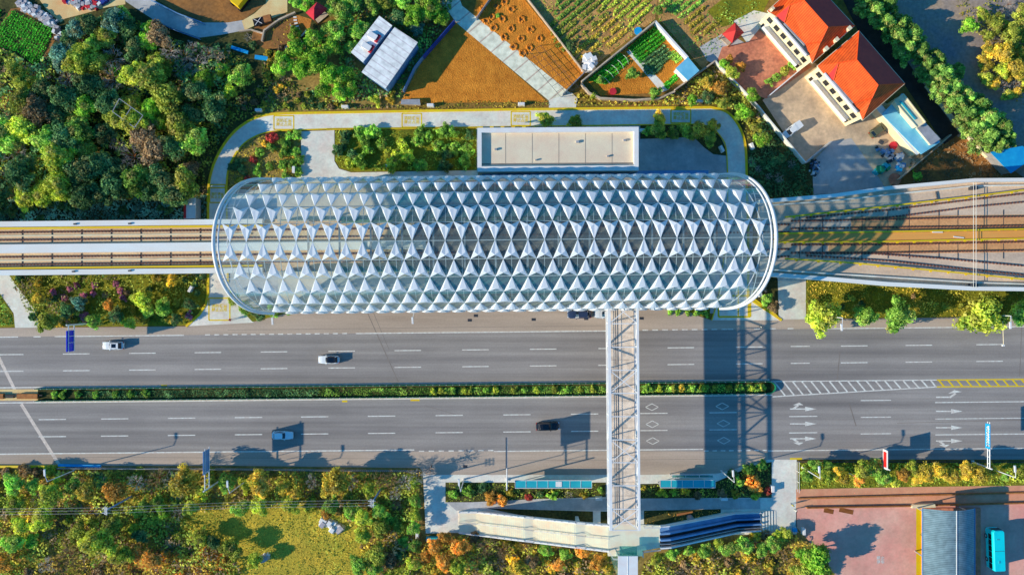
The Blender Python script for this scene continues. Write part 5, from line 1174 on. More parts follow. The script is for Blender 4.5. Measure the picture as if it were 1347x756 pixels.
car(1032, 112, math.radians(33), 'pale blue car parked beside the white wall in the yard', 'car_silver', L_=4.2) if 0 else None
# bus
x, y = W(1310.5, 722, 2); bs = thing('bus', (x, y, .05), 'turquoise bus parked right of the curved canopy', 'bus', rz=math.radians(88.0 + 4))
BL, BW, BH = 9.0, 2.5, 3.1
mb = MB(); pr = [(-BL/2 + .15, -BW/2), (BL/2 - .35, -BW/2), (BL/2, -BW/2 + .35), (BL/2, BW/2 - .35), (BL/2 - .35, BW/2), (-BL/2 + .15, BW/2), (-BL/2, BW/2 - .2), (-BL/2, -BW/2 + .2)]
mb.prism(pr, .35, BH - .25); mb.prism(pr, BH - .25, BH, 0, [(a * .985, b * .9) for a, b in pr]); mb.build('body', 'teal_bus', bs, local=True)
for s_ in (-1, 1):
    for k in range(6): MB().box(-3.6 + k * 1.3, s_ * (BW/2 + .01), 1.35, 1.15, .05, 1.05).build('window', 'car_glass', bs, local=True)
    for u in (-2.6, 2.6):
        wh = MB().tube((u, s_*(BW/2 - .28), .5), (u, s_*(BW/2 + .02), .5), .5, n=16).build('wheel', 'tyre', bs, local=True); MB().tube((u, s_*(BW/2 + .02), .5), (u, s_*(BW/2 + .05), .5), .28, n=12).build('rim', 'metal', wh, local=True)
    MB().box(BL/2 - .01, s_ * .85, .7, .06, .4, .25).build('headlight', 'lamp_lens', bs, local=True)
MB().box(BL/2 + .01, 0, 1.3, .05, BW * .82, 1.2).build('windscreen', 'car_glass', bs, local=True)
MB().box(-BL/2 - .01, 0, 1.6, .05, BW * .7, .8).build('rear_window', 'car_glass', bs, local=True)
MB().box(.0, 0, BH, .06, BW * .85, .03).build('roof_seam', 'dark_metal', bs, local=True)
MB().box(-2.4, .2, BH, .5, .35, .08).build('roof_vent', 'teal_roof', bs, local=True); MB().box(2.6, .3, BH, .25, .6, .06).build('roof_vent', 'teal_roof', bs, local=True)
# ------------------------------------------------------------------ people (tiny in the picture, still whole figures)
def person(px, py, face, label, top='cloth_yellow', bottom='cloth_dark', z0=.05):
    x, y = W(px, py, .9); me = bpy.data.meshes.new('person')
    J = {'pel': (0, 0, .93), 'che': (0, 0, 1.28), 'nek': (0, 0, 1.47), 'hd1': (.02, 0, 1.58), 'hd2': (.02, 0, 1.72), 'sl': (0, .19, 1.40), 'el': (.03, .26, 1.12), 'hl': (.16, .25, .88), 'sr': (0, -.19, 1.40), 'er': (.03, -.26, 1.12), 'hr': (.16, -.25, .88), 'tl': (0, .1, .88), 'kl': (.12, .11, .5), 'fl': (.02, .12, .08), 'pl': (.2, .13, .05), 'tr': (0, -.1, .88), 'kr': (.0, -.11, .5), 'fr': (-.16, -.12, .08), 'pr': (.0, -.13, .05)}
    R_ = {'pel': .15, 'che': .16, 'nek': .06, 'hd1': .095, 'hd2': .09, 'sl': .075, 'el': .05, 'hl': .035, 'sr': .075, 'er': .05, 'hr': .035, 'tl': .1, 'kl': .065, 'fl': .045, 'pl': .04, 'tr': .1, 'kr': .065, 'fr': .045, 'pr': .04}
    ks = list(J); E = [('pel', 'che'), ('che', 'nek'), ('nek', 'hd1'), ('hd1', 'hd2'), ('che', 'sl'), ('sl', 'el'), ('el', 'hl'), ('che', 'sr'), ('sr', 'er'), ('er', 'hr'), ('pel', 'tl'), ('tl', 'kl'), ('kl', 'fl'), ('fl', 'pl'), ('pel', 'tr'), ('tr', 'kr'), ('kr', 'fr'), ('fr', 'pr')]
    me.from_pydata([J[k] for k in ks], [(ks.index(a), ks.index(b)) for a, b in E], []); o = bpy.data.objects.new('person', me); C.objects.link(o)
    md = o.modifiers.new('skin', 'SKIN'); 
    for i, k in enumerate(ks): o.data.skin_vertices[0].data[i].radius = (R_[k], R_[k]); o.data.skin_vertices[0].data[i].use_root = (k == 'pel')
    o.modifiers.new('sub', 'SUBSURF').levels = 1; dg = bpy.context.evaluated_depsgraph_get(); m2 = bpy.data.meshes.new_from_object(o.evaluated_get(dg)); bpy.data.objects.remove(o)
    m2.materials.clear()
    for k in ('person_skin', top, bottom): m2.materials.append(M[k])
    for p in m2.polygons:
        c = p.center; p.use_smooth = True; p.material_index = 0 if c.z > 1.47 or (abs(c.y) > .2 and c.z < .97 and c.z > .8) else (1 if c.z > .93 else 2)
    o = bpy.data.objects.new('person', m2); C.objects.link(o); o.location = (x, y, z0); o.rotation_euler = (0, 0, face); tag(o, label, 'person')
    hb = MB(); hb.ball((0.0, 0, 1.71), .11, 8, 5, 0, .8); h = hb.build('hair', 'black', o, local=True); return o
person(1042.5, 664, 1.2, 'person in a yellow top by the gate of the pink court')
person(1046.5, 671, 2.2, 'person in white beside the one in yellow at the court gate', 'cloth_white', 'cloth_white')
person(1213, 703, 3.0, 'person in white on the yellow strip left of the canopy', 'cloth_white', z0=.31)
person(1218, 711, .5, 'person in red at the canopy edge, upper of two', 'cloth_red', z0=.31)
person(1218, 727, 2.5, 'person in dark red at the canopy edge, lower of two', 'cloth_red', 'cloth_red', z0=.31)
person(303, 420.5, .3, 'person in red crossing by the yellow box left of the vault', 'cloth_red')
person(1001, 430, 1.3, 'person in white on the road edge right of the vault', 'cloth_white')
# ------------------------------------------------------------------ small things
def cabinet(px, py, ang, lb, m='white', sx=.55, sy=1.4, h=1.1):
    x, y = W(px, py, h); t = thing('utility_box', (x, y, 0), lb, 'utility box', rz=ang)
    MB().box(0, 0, 0, sx + .15, sy + .15, .12).build('plinth', 'concrete', t, local=True); MB().box(0, 0, .12, sx, sy, h - .12).build('body', m, t, local=True); MB().box(0, 0, h, sx + .08, sy + .08, .06, 0, 0, .9).build('lid', m, t, local=True)
for a in ((386, 223, 0, 'white cabinet at the right edge of the autumn planting beside the vault'), (511.5, 218, PI/2, 'white cabinet at the lower edge of the long green planter'), (846.5, 171, PI/2, 'white cabinet at the right corner of the annex roof'),
          (950, 195.5, .5, 'white cabinet in the planter inside the right bend of the loop road'), (990, 192, .35, 'white cabinet in the dark scrub right of the loop road'), (1000.5, 386, .3, 'white cabinet in the triangular planting right of the vault'),
          (919.5, 406.5, PI/2, 'white cabinet on the small lawn under the lower right edge of the vault'), (250, 380, -.5, 'white cabinet in the planting left of the vault'), (788, 656, PI/2, 'white cabinet left of the footbridge behind the long shelter'),
          (953, 656.5, PI/2, 'white cabinet behind the short shelter'), (339.5, 144.5, PI/2, 'white cabinet above the upper left bend of the loop road'), (453.5, 140, PI/2, 'white cabinet above the loop road below the green trees'), (566, 138, PI/2, 'white cabinet at the lower edge of the brown field'),
          (686, 136.5, PI/2, 'white cabinet beside the foot of the slab path'), (921, 132.5, PI/2, 'white cabinet above the right part of the loop road'), (548.5, 704, 0, 'white cabinet at the lower left corner of the stair pavement'), (1058, 699, 0, 'white cabinet on the left edge of the pink court'), (1017, 643, 0, 'white panel board beside the red shrub')): cabinet(*a)
tag(MB().box(*W(571, 709, 1), 0, 3.6, .8, 1.1).build('container', 'teal_roof'), 'dark teal bin at the lower left corner of the stair pavement', 'bin')
tag(MB().box(*W(1046, 697, .8), 0, .9, .7, .9).build('bin', 'tarp'), 'bright blue bin at the left edge of the pink court', 'bin')
tag(MB().tube((*W(907, 680), 0), (*W(907, 680), 2.2), .75, .7, 14).ball((*W(907, 680), 2.2), .7, 12, 5, 0, .35).build('tank', 'metal'), 'round silver tank in the pit above the escalators', 'tank')
tag(MB().box(*W(901, 675, .3), 0, 3.6, .5, .3, .16).build('plank', 'wood_brown'), 'orange-brown timber lying in the pit above the escalators', 'timber')
sheet('ground', [(640, 668), (780, 672), (780, 688), (760, 686), (690, 678)], 5 * Lv, 'wood_floor'); sheet('ground', [(790, 672), (799, 672), (799, 688), (790, 688)], 5 * Lv, 'wood_floor'); sheet('ground', [(847, 671), (948, 669), (948, 674), (870, 690), (847, 690)], 5 * Lv, 'wood_floor')
sheet('pavement', [(586, 658), (799, 655), (1000, 655), (1000, 669), (799, 671), (640, 669), (600, 671)], 5 * Lv, 'concrete_blue')
kb = block('site_hut', [(242, 261), (257, 260), (257, 287), (242, 288)], 3.0, 'white roofed hut with a red end beside the left foot of the loop road', 'hut', 'white', 'metal')
MB().prism([W(*p, 3.1) for p in ((241.5, 261), (244.5, 261), (244.5, 287), (241.5, 287))], 3.0, 3.06).build('roof_stripe', 'sign_red', kb)
sh = block('shed', [(889, 90), (905, 75), (920, 93), (905, 106)], 2.8, 'small light-blue roofed shed at the right end of the walled garden', 'shed', 'cyan_roof', 'white')
block('cold_frame', [(528, 131), (552, 130.5), (553, 138), (527, 137)], 1.0, 'low glazed frame with a reddish top at the lower left corner of the brown field', 'cold frame', 'metal', 'stone_wall')
ex = thing('excavator', (*W(318, 3), 0), 'yellow excavator at the top edge on the bare earth', 'excavator', rz=.9)
MB().box(0, 0, .9, 3.2, 2.6, 1.4, 0, 0, .9).build('body', 'tray', ex, local=True); MB().box(.8, .8, 2.3, 1.2, 1.0, .9).build('cab', 'car_glass', ex, local=True); MB().bar((1, 0, 1.8), (4.5, 0, 3.6), .4, .5).bar((4.5, 0, 3.6), (6.2, 0, 1.2), .3, .4).build('boom', 'tray', ex, local=True)
for s_ in (-1, 1): MB().box(0, s_ * 1.1, .05, 3.8, .6, .85).build('crawler', 'black', ex, local=True)
wg = thing('trailer', (*W(347, 29), 0), 'flat trailer with an open frame parked by the lane end', 'trailer', rz=.25)
MB().box(0, 0, .5, 4.2, 1.7, .35).build('bed', 'black', wg, local=True); MB().box(1.2, 0, .85, 1.6, 1.5, .5).build('crate', 'wood_brown', wg, local=True); MB().bar((-1.8, -.7, 1), (-.2, .7, 1), .1, .1).bar((-1.8, .7, 1), (-.2, -.7, 1), .1, .1).build('frame', 'white', wg, local=True)
for s_ in (-1, 1): MB().tube((-.8, s_*.8, .35), (-.8, s_*.95, .35), .35, n=12).build('wheel', 'tyre', wg, local=True)
rg = random.Random(5)
def heap(name, pts, n, r0, r1, cols, lb, cat, sp_=2.0):
    t = thing(name, (*W(*pts[0]), 0), lb, cat); bys = {c: MB() for c in cols}
    for i in range(n):
        k = rg.uniform(0, len(pts) - 1.001); a, b = pts[int(k)], pts[int(k) + 1]; f = k % 1; x, y = W(a[0] + (b[0]-a[0])*f + rg.gauss(0, sp_), a[1] + (b[1]-a[1])*f + rg.gauss(0, sp_)); r = rg.uniform(r0, r1)
        bys[rg.choice(cols)].box(x, y, 0, r*1.3, r, r * rg.uniform(.4, 1.1), rg.uniform(0, 3), 0, rg.uniform(.5, .9))
    for c, m_ in bys.items():
        if m_.v: m_.build('rubble', c, t)['kind'] = 'stuff'
heap('rubbish_heap', [(28, 5), (40, 12), (60, 24), (72, 34)], 260, .3, .9, ['rubble', 'white', 'rubble', 'metal'], 'long heap of pale rubble along the edge of the leafy crop plot', 'rubble heap', 2.6)
heap('rubbish_heap', [(78, 40), (79, 50)], 40, .3, .9, ['rubble', 'white', 'dark_metal'], 'small heap of rubble at the right corner of the crop plot', 'rubble heap', 2)
heap('rubbish_heap', [(90, -2), (104, 2), (122, 3), (140, -3)], 260, .3, 1.0, ['rubble', 'white', 'blue_wall', 'metal', 'rubble', 'cloth_red'], 'heap of mixed white and blue rubbish at the top edge of the sandy track', 'rubbish heap', 4)
heap('rubbish_heap', [(768, 84), (776, 88), (780, 82), (772, 78)], 40, .5, 1.6, ['white', 'white', 'metal'], 'pile of white bags by the lower corner of the vegetable rows', 'bags', 3)
heap('rubbish_heap', [(1158, 196), (1166, 204), (1172, 208), (1164, 200)], 60, .3, .9, ['dark_metal', 'metal', 'white', 'metal_blue'], 'dark scrap heap in the yard above the viaduct', 'scrap heap', 3.4)
heap('rubbish_heap', [(1181, 208), (1184, 206)], 14, .5, 1.1, ['white', 'metal_blue', 'white'], 'white wrapped bundle in the yard right of the scrap heap', 'bundle', 1.6)
heap('rubbish_heap', [(1182, 220), (1187, 219)], 14, .5, 1.0, ['tarp', 'metal_blue', 'white'], 'blue wrapped bundle in the yard nearer the viaduct', 'bundle', 1.5)
heap('rubbish_heap', [(1070, 214), (1074, 222), (1070, 232)], 60, .2, .7, ['metal_blue', 'rubble', 'dark_metal', 'white'], 'scattered rubbish outside the lower corner of the yard wall', 'rubbish', 2.5)
heap('rubbish_heap', [(422, 689), (434, 686), (438, 692), (450, 692)], 26, .5, 1.4, ['white', 'rubble', 'cream'], 'white rubble pile at the top of the meadow', 'rubble heap', 2.4)
heap('rubbish_heap', [(345, 733), (352, 732)], 12, .5, 1.3, ['white', 'metal'], 'small white bundle on the meadow', 'bundle', 1.4)
for x, y, r_, c, lb in ((1174, 192, .9, 'cloth_red', 'red round basin'), (1176, 236, 1.4, 'brick_paving', 'round brown basin'), (806, 121, .8, 'cloth_red', 'red basin in the walled garden'), (839, 42, .9, 'tarp', 'blue basin outside the garden wall')):
    tag(MB().tube((*W(x, y), .04), (*W(x, y), .45), r_ * .9, r_, 14).build('basin', c), lb + (' in the yard above the viaduct' if x > 1000 else ''), 'basin')
sk_ = block('boat_cover', [(1150, 224), (1162, 216), (1170, 218), (1164, 226), (1152, 231)], .8, 'green netting bundle in the yard near the viaduct', 'netting', 'green_fence', 'green_fence') if 0 else heap('netting', [(1152, 227), (1166, 219)], 30, .5, 1.1, ['green_fence', 'teal_roof'], 'green netting bundle in the yard near the viaduct', 'netting', 1.3)
# stepping stones, pits, frames
for i, (x, y) in enumerate([(388, 23), (388.5, 27), (389.5, 31), (391, 35), (392.5, 39), (394.5, 43), (397, 47), (400, 44), (402, 41.5), (371, 66), (374, 64), (376.5, 62.5)]):
    tag(MB().box(*W(x, y), .03, .75, .35, .06, .1 * i).build('stepping_stone', 'white'), 'pale stepping stone in the small garden near the crimson pavilion', 'stepping stone', 'stepping stones near the crimson pavilion')
for i, (x, y) in enumerate([(652, 8), (664, 3), (673, 13), (661, 25), (673, 38), (686, 26), (698, 39), (686, 51), (710, 51), (697, 63), (688, 70), (676, 62), (663, 49), (647, 22), (636, 12), (650, 37), (640, 28)]):
    cx, cy = W(x, y); mb = MB(); g2 = random.Random(i)
    for k in range(16): a = 2*PI*k/16; rr = .62 + g2.uniform(-.1, .14); mb.box(cx + rr*math.cos(a), cy + rr*math.sin(a), .02, .5, .42, .16 + g2.uniform(0, .12), a, 0, .4)
    pit = mb.build('planting_pit', 'tilled'); tag(pit, 'soil-ringed planting pit in the dug brown plot', 'planting pit', 'planting pits in the dug plot'); MB().tube((cx, cy, .025), (cx, cy, .04), .4, n=10).build('hole', 'dirt', pit)
tr_ = thing('trellis', (*W(735, 108), 0), 'bare wire trellis frame over the lower end of the dug plot', 'trellis'); mb = MB()
for k in range(9): a, b = (700 + k * 7.5, 84 + k*4.6), (722 + k * 5.5, 66 + k * 6.6); mb.bar(pw((690 + k*6, 72 + k*7), 2.0), pw((712 + k*6.5, 60 + k*6.5), 2.0), .06, .06)
for k in range(4): mb.bar(pw((690 + k*7, 72 - k*4), 2.0), pw((738 + k*8, 128 - k*4), 2.0), .06, .06)
mb.build('bars', 'dark_metal', tr_); mb = MB()
for p in ((690, 72), (712, 60), (738, 128), (764, 112)): mb.tube(pw(p, 0), pw(p, 2.0), .06)
mb.build('posts', 'dark_metal', tr_)
# manhole covers
for x, y, s__ in ((702, 420, 'left of the navy car'), (771, 419, 'just below the navy car'), (844, 418.5, 'just right of the footbridge top'), (618, 421, 'under the lower edge of the vault'), (626, 415, 'close to the vault, mid way'), (612, 613, 'in the lower bus lane')):
    t = thing('manhole_cover', (*W(x, y), 5.5*Lv), 'dark manhole cover %s' % s__, 'manhole cover'); MB().box(0, 0, .0, .95, .6, .02).build('cover', 'dark_metal', t, local=True)
# greenhouse hoops in the walled garden
tn_ = thing('hoop_frame', (*W(800, 88), 0), 'row of thin white hoops over the upper left bed of the walled garden', 'hoops')
for k in range(6):
    mb = MB()
    a = Vector(pw((786 + k * 8, 98 - k * 6.6), .1)); b = Vector(pw((802 + k * 6.2, 110 - k * 6.4), .1)); pr_ = None
    for j in range(9):
        t_ = j / 8; p = a.lerp(b, t_) + Vector((0, 0, 1.1 * math.sin(PI * t_)))
        if pr_ is not None: mb.tube(pr_, p, .04, n=4)
        pr_ = p
    mb.build('hoop', 'white', tn_)

rf = thing('timber_frame', (*W(160, 146), 0), 'roofless frame of thin pale poles standing in the upper left wood', 'frame'); Q_ = [(157, 130), (188, 152), (177, 168), (148, 147)]
for a, b in ((0, 1), (1, 2), (2, 3), (3, 0)): MB().bar(pw(Q_[a], 5.5), pw(Q_[b], 5.5), .12, .12).build('beam', 'metal', rf)
MB().bar(pw((173, 141), 5.52), pw((162, 158), 5.52), .12, .12).build('beam', 'metal', rf)
for q in Q_: MB().tube(pw(q, 0), pw(q, 5.5), .08).build('post', 'metal', rf)
wall('fence', [(98, 92), (78, 118), (50, 158), (22, 198)], 2.2, .25, 'stone_wall', 'long pale fence slanting through the upper left wood', 'fence')
# ------------------------------------------------------------------ planting
# --- named trees first, so the scattered ones keep clear of them
NWG = 'bright green trees above the loop road'
for i, (x, y, r) in enumerate([(372, 84, 15), (392, 66, 15), (399, 92, 15), (418, 80, 16), (437, 100, 15), (425, 118, 12), (446, 122, 12), (412, 52, 14), (456, 98, 12), (435, 62, 14), (388, 44, 9), (460, 118, 10)]):
    T(x, y, r, 'bright', 'bright green bushy tree between the stepping-stone garden and the white sheds', 'bright green trees left of the white sheds', hf=1.1)
for i, (x, y, r, c) in enumerate([(404, 8, 10, 'bright'), (440, 40, 15, 'green'), (452, 20, 15, 'green'), (472, 40, 13, 'green'), (440, 6, 13, 'green'), (465, 2, 14, 'green'), (490, 8, 12, 'green'), (462, 62, 10, 'green'), (505, 2, 12, 'olive'), (390, 4, 9, 'green')]):
    T(x, y, r, c, 'green tree between the crimson pavilion and the white sheds', 'green trees right of the crimson pavilion')
for (x, y, r, c) in [(545, 20, 14, 'bright'), (565, 10, 15, 'bright'), (580, 22, 10, 'bright'), (560, -6, 14, 'green'), (530, 2, 12, 'green'), (525, 24, 11, 'dark'), (548, 38, 9, 'teal'), (535, 32, 8, 'dark')]:
    T(x, y, r, c, 'green tree at the top edge between the white sheds and the slab path', 'green trees left of the slab path')
B(494, 132, 9, 'yellowgreen', 'yellow-green bush below the white ribbed shed'); B(514, 128, 8, 'gold', 'golden bush at the lower corner of the white ribbed shed'); B(528, 112, 5, 'gold', 'small golden bush beside the weathered blue fence')
CG = 'dense conifers in the row between the houses and the lane'
for i, (x, y, r) in enumerate([(1138, 2, 13), (1150, 14, 14), (1168, 8, 12), (1164, 30, 14), (1184, 30, 13), (1180, 48, 15), (1200, 46, 14), (1193, 64, 13), (1210, 64, 13), (1218, 84, 14), (1232, 78, 12), (1222, 100, 12), (1240, 98, 15), (1238, 120, 13), (1254, 116, 14), (1256, 134, 13), (1272, 128, 13), (1272, 150, 14), (1290, 138, 13), (1284, 168, 13), (1300, 156, 15), (1303, 178, 14), (1318, 168, 14), (1294, 188, 12), (1314, 188, 12), (1262, 92, 9), (1327, 180, 10)]):
    T(x, y, r * 1.22, 'conifer', 'dense green conifer in the diagonal row between the houses and the lane', CG, kind='conifer', hf=1.0)
for (x, y, r, c, lb) in [(1275, 34, 12, 'bright', 'lime green tree at the top of the sandy ground beyond the lane'), (1292, 20, 9, 'yellowgreen', 'small yellow-green tree above the lime green tree beyond the lane'), (1318, 70, 15, 'yellow', 'yellow tree in the middle of the thicket at the right edge'), (1300, 66, 11, 'gold', 'golden bushy tree left of the yellow one at the right edge'),
                         (1334, 44, 15, 'olive', 'olive tree near the right edge above the yellow tree'), (1338, 92, 14, 'gold', 'golden tree lower in the thicket at the right edge'), (1318, 92, 10, 'yellowgreen', 'yellow-green tree below the yellow one at the right edge'), (1310, 30, 12, 'olive', 'olive tree right of the lime green tree'), (1345, 16, 12, 'olive', 'olive tree in the top right corner'), (1342, 68, 10, 'yellow', 'small yellow tree at the very right edge')]:
    T(x, y, r, c, lb)
for (x, y, r, lb) in [(1012, 108, 6, 'first'), (1022, 102, 7, 'second'), (1033, 93, 8, 'third'), (1044, 84, 9, 'fourth')]:
    B(x, y, r, ('green', 'green', 'olive', 'green')[('first', 'second', 'third', 'fourth').index(lb)], lb + ' rounded shrub from the left along the white wall of the brick court')
for (x, y, r, c, lb) in [(952, 85, 8, 'bright', 'bright green shrub at the left tip of the brick court'), (963, 96, 10, 'yellowgreen', 'yellow-green shrub in the left of the brick court'), (975, 88, 7, 'orange', 'orange shrub in the brick court'), (960, 78, 6, 'orange', 'small orange shrub at the top left of the brick court'), (990, 126, 9, 'bright', 'bright green tree on the slope left of the long grey wall'), (910, 132, 8, 'bright', 'bright green bush above the right part of the loop road'),
                         (977, 148, 12, 'bright', 'bright green tree just outside the right bend of the loop road'), (1003, 184, 11, 'bright', 'lime green tree in the dark scrub left of the concrete yard'), (994, 168, 8, 'olive', 'olive bush above the lime green tree in the dark scrub'), (932, 128, 9, 'dark', 'dark bush above the right bend of the loop road'), (947, 116, 11, 'orange', 'orange-brown bush left of the long grey wall'), (930, 108, 10, 'gold', 'golden bush left of the long grey wall'), (948, 136, 8, 'olive', 'olive bush between the loop road and the long grey wall')]:
    T(x, y, r, c, lb)
for (x, y, r, lb) in [(718, 158, 12, 'yellow-green tree leaning over the loop road above the annex roof, left of two'), (757, 160, 10, 'yellow-green tree leaning over the loop road above the annex roof, right of two')]:
    T(x, y, r, 'yellowgreen', lb)
for (x, y, r, c, lb) in [(868, 156, 10, 'yellow', 'yellow tree over the loop road right of the annex'), (866, 172, 12, 'olive', 'olive tree right of the annex roof'), (885, 176, 9, 'olive', 'olive shrub in the shaded planter right of the annex'), (902, 172, 10, 'olive', 'wider olive tree in the middle of the shaded planter'), (920, 172, 12, 'gold', 'golden-olive tree in the shaded planter near the bend'), (937, 166, 10, 'yellow', 'yellow tree at the right bend of the loop road'), (934, 184, 10, 'olive', 'olive tree in the right tip of the shaded planter'), (852, 172, 7, 'green', 'small green shrub at the annex corner')]:
    T(x, y, r, c, lb)
# upper right verge
for (x, y, r, c, lb) in [(1082, 416, 23, 'yellowgreen', 'large yellowing tree at the left end of the upper right verge'), (1138, 415, 16, 'green', 'small green tree second from the left on the upper right verge'), (1181, 412, 20, 'green', 'spreading green tree third from the left on the upper right verge'), (1293, 415, 27, 'yellowgreen', 'largest yellow-green tree on the upper right verge'), (1341, 411, 17, 'green', 'green tree at the right edge of the upper right verge'), (1068, 398, 7, 'olive', 'small olive bush beside the pale path')]:
    T(x, y, r, c, lb, hf=1.0)
# left of the vault, below the viaduct
for (x, y, r, c, lb) in [(188, 395, 14, 'yellowgreen', 'round yellow-green tree in the flower bed left of the vault'), (63, 424, 14, 'olive', 'olive tree at the lower left corner of the flower bed'), (124, 422, 11, 'green', 'green tree at the road edge right of the blue sign'), (170, 424, 10, 'yellowgreen', 'yellow-green bush at the road edge of the flower bed'), (216, 404, 12, 'green', 'green tree right of the round yellow-green tree'), (194, 408, 10, 'green', 'green bush below the round yellow-green tree'), (143, 401, 8, 'orange', 'small orange bush in the flower bed'), (88, 408, 11, 'dark', 'dark tree in the left of the flower bed'), (104, 398, 10, 'teal', 'bluish-green bush in the flower bed'), (227, 368, 9, 'yellow', 'yellow bush just below the viaduct'), (206, 364, 8, 'gold', 'golden bush just below the viaduct'), (50, 392, 9, 'gold', 'golden bush at the left of the flower bed'),
                         (154, 414, 10, 'dark', 'dark shrub near the road in the flower bed'), (232, 420, 8, 'dark', 'dark low shrub at the right end of the flower bed'), (250, 400, 9, 'dark', 'dark shrub in the shade left of the loop road foot')]:
    T(x, y, r, c, lb)
for i, (x, y) in enumerate([(100, 376), (124, 375), (110, 388), (122, 386), (152, 374), (158, 382), (162, 392), (70, 384), (138, 388), (92, 380), (84, 392), (166, 385)]):
    B(x, y, 5.5, ('pink', 'pink', 'brown')[i % 3 if i > 6 else 0], ('pinkish flowering bush' if not (i % 3 == 2 and i > 6) else 'brownish bush') + ' in the flower bed left of the vault', 'pinkish bushes in the flower bed left of the vault' if not (i % 3 == 2 and i > 6) else 'brownish bushes in the flower bed left of the vault')
for (x, y, r, c, lb) in [(308, 393, 9, 'yellowgreen', 'yellow-green bush at the lower left of the vault'), (322, 404, 10, 'green', 'green bush under the lower left rim of the vault'), (340, 412, 10, 'dark', 'dark bush at the road edge below the vault'), (358, 410, 8, 'green', 'small green bush at the road edge below the vault'), (378, 409, 6, 'green', 'low green bush at the right tip of the planting below the vault')]:
    T(x, y, r, c, lb, hf=.8)
for (x, y, r, c, lb) in [(1008, 394, 9, 'green', 'green shrub in the triangular planting right of the vault'), (1004, 378, 8, 'grey', 'twiggy shrub in the triangular planting right of the vault'), (1018, 404, 8, 'brown', 'brownish shrub at the lower tip of the triangular planting')]:
    T(x, y, r, c, lb, hf=.8, kind='bare' if c == 'grey' else 'tree')
for i, x in enumerate((882, 893, 905, 917, 928)): B(x, 409 + i * .9, 5.5, 'green', 'low green bush on the small lawn under the lower edge of the vault', 'low bushes on the small lawn under the vault')
# loop-road planters
fill([[(304, 244), (306, 212), (322, 192), (345, 179), (394, 176), (394, 228), (340, 238)]], 12, (6, 10), {'green': (.34, 'green shrub'), 'red': (.14, 'reddish shrub'), 'gold': (.3, 'golden shrub'), 'orange': (.1, 'orange shrub'), 'dark': (.12, 'dark green shrub')}, 'in the autumn planting inside the left bend of the loop road', 'shrub', 21, limit=22)
fill([[(442, 173), (625, 171), (625, 218), (470, 220), (444, 210)]], 14, (8, 13), {'green': (.42, 'green shrub'), 'bright': (.18, 'bright green shrub'), 'dark': (.2, 'dark green shrub'), 'red': (.08, 'dark red shrub'), 'yellowgreen': (.12, 'yellow-green shrub')}, 'in the long planter left of the annex', 'shrub', 22, limit=28)
cover('ground_cover', [[(300, 262), (300, 226), (308, 206), (320, 190), (335, 181), (352, 175), (395, 174), (395, 232), (330, 240)]], 7, 'gold', 'golden and brown low planting inside the left bend of the loop road', (.15, .3), .4, 31)
sheet('lawn', [(441, 172), (627, 169.5), (627, 224), (462, 226), (447, 221), (441, 211)], 5.6 * Lv, 'grass')
cover('ground_cover', [[(441, 172), (627, 169.5), (627, 222), (462, 225), (447, 220), (441, 211)]], 5, 'yellowgreen', 'yellow-green low planting in the long planter left of the annex', (.15, .28), .35, 32)
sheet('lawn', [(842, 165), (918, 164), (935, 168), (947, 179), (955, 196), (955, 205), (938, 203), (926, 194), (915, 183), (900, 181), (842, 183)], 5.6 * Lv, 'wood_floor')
sheet('lawn', [(303, 244), (300, 226), (308, 206), (320, 190), (335, 181), (352, 175), (395, 174), (395, 232), (330, 240)], 5.6 * Lv, 'scrub_ground')
sheet('lawn', [(990, 388), (1004, 366), (1023, 366), (1024, 419), (1018, 414)], 5.6 * Lv, 'wood_floor')
sheet('lawn', [(875, 404), (934, 404), (934, 419), (905, 410)], 5.8 * Lv, 'grass')
sheet('lawn', [(300, 384), (308, 392), (330, 404), (400, 406), (400, 409), (372, 413), (332, 423), (318, 408)], 6.6 * Lv, 'grass')
# northern woods
WOOD = [(78, 62), (100, 32), (165, 14), (198, 40), (255, 62), (300, 66), (330, 84), (338, 108), (300, 134), (268, 160), (252, 200), (246, 262), (-20, 262), (-20, 165), (22, 150), (48, 100)]
CR0 = [(138, 92), (150, 84), (170, 100), (160, 108)]
for (x, y, r, c, lb) in [(100, 40, 15, 'teal', ''), (118, 32, 15, 'dark', ''), (150, 26, 17, 'teal', ''), (168, 34, 15, 'dark', ''), (140, 48, 15, 'olive', ''), (160, 20, 13, 'green', ''), (92, 56, 13, 'dark', ''), (124, 58, 13, 'green', ''), (196, 36, 10, 'bright', ''), (178, 66, 15, 'dark', ''), (194, 56, 13, 'bright', ''), (204, 80, 12, 'yellowgreen', ''), (216, 92, 12, 'yellowgreen', ''), (112, 138, 18, 'bright', ''), (94, 152, 12, 'olive', ''), (198, 142, 16, 'bright', ''), (210, 160, 13, 'bright', ''), (268, 104, 12, 'bright', ''), (292, 92, 10, 'bright', ''), (302, 120, 11, 'yellowgreen', ''), (30, 108, 12, 'olive', ''), (20, 92, 14, 'olive', '')]:
    nm = {'teal': 'bluish-green', 'dark': 'dark green', 'olive': 'olive', 'green': 'mid green', 'bright': 'bright green', 'yellowgreen': 'yellow-green'}[c]
    T(x, y, r, c, nm + ' tree in the wood at the upper left', nm + ' trees in the wood at the upper left')
for (x, y, r) in [(222, 66, 15), (240, 74, 15), (258, 84, 14), (272, 70, 13), (286, 72, 12), (236, 92, 11), (252, 62, 11), (176, 118, 10), (60, 100, 9)]: T(x, y, r, 'grey', 'leafless grey tree in the wood at the upper left', 'leafless grey trees in the wood at the upper left', kind='bare')
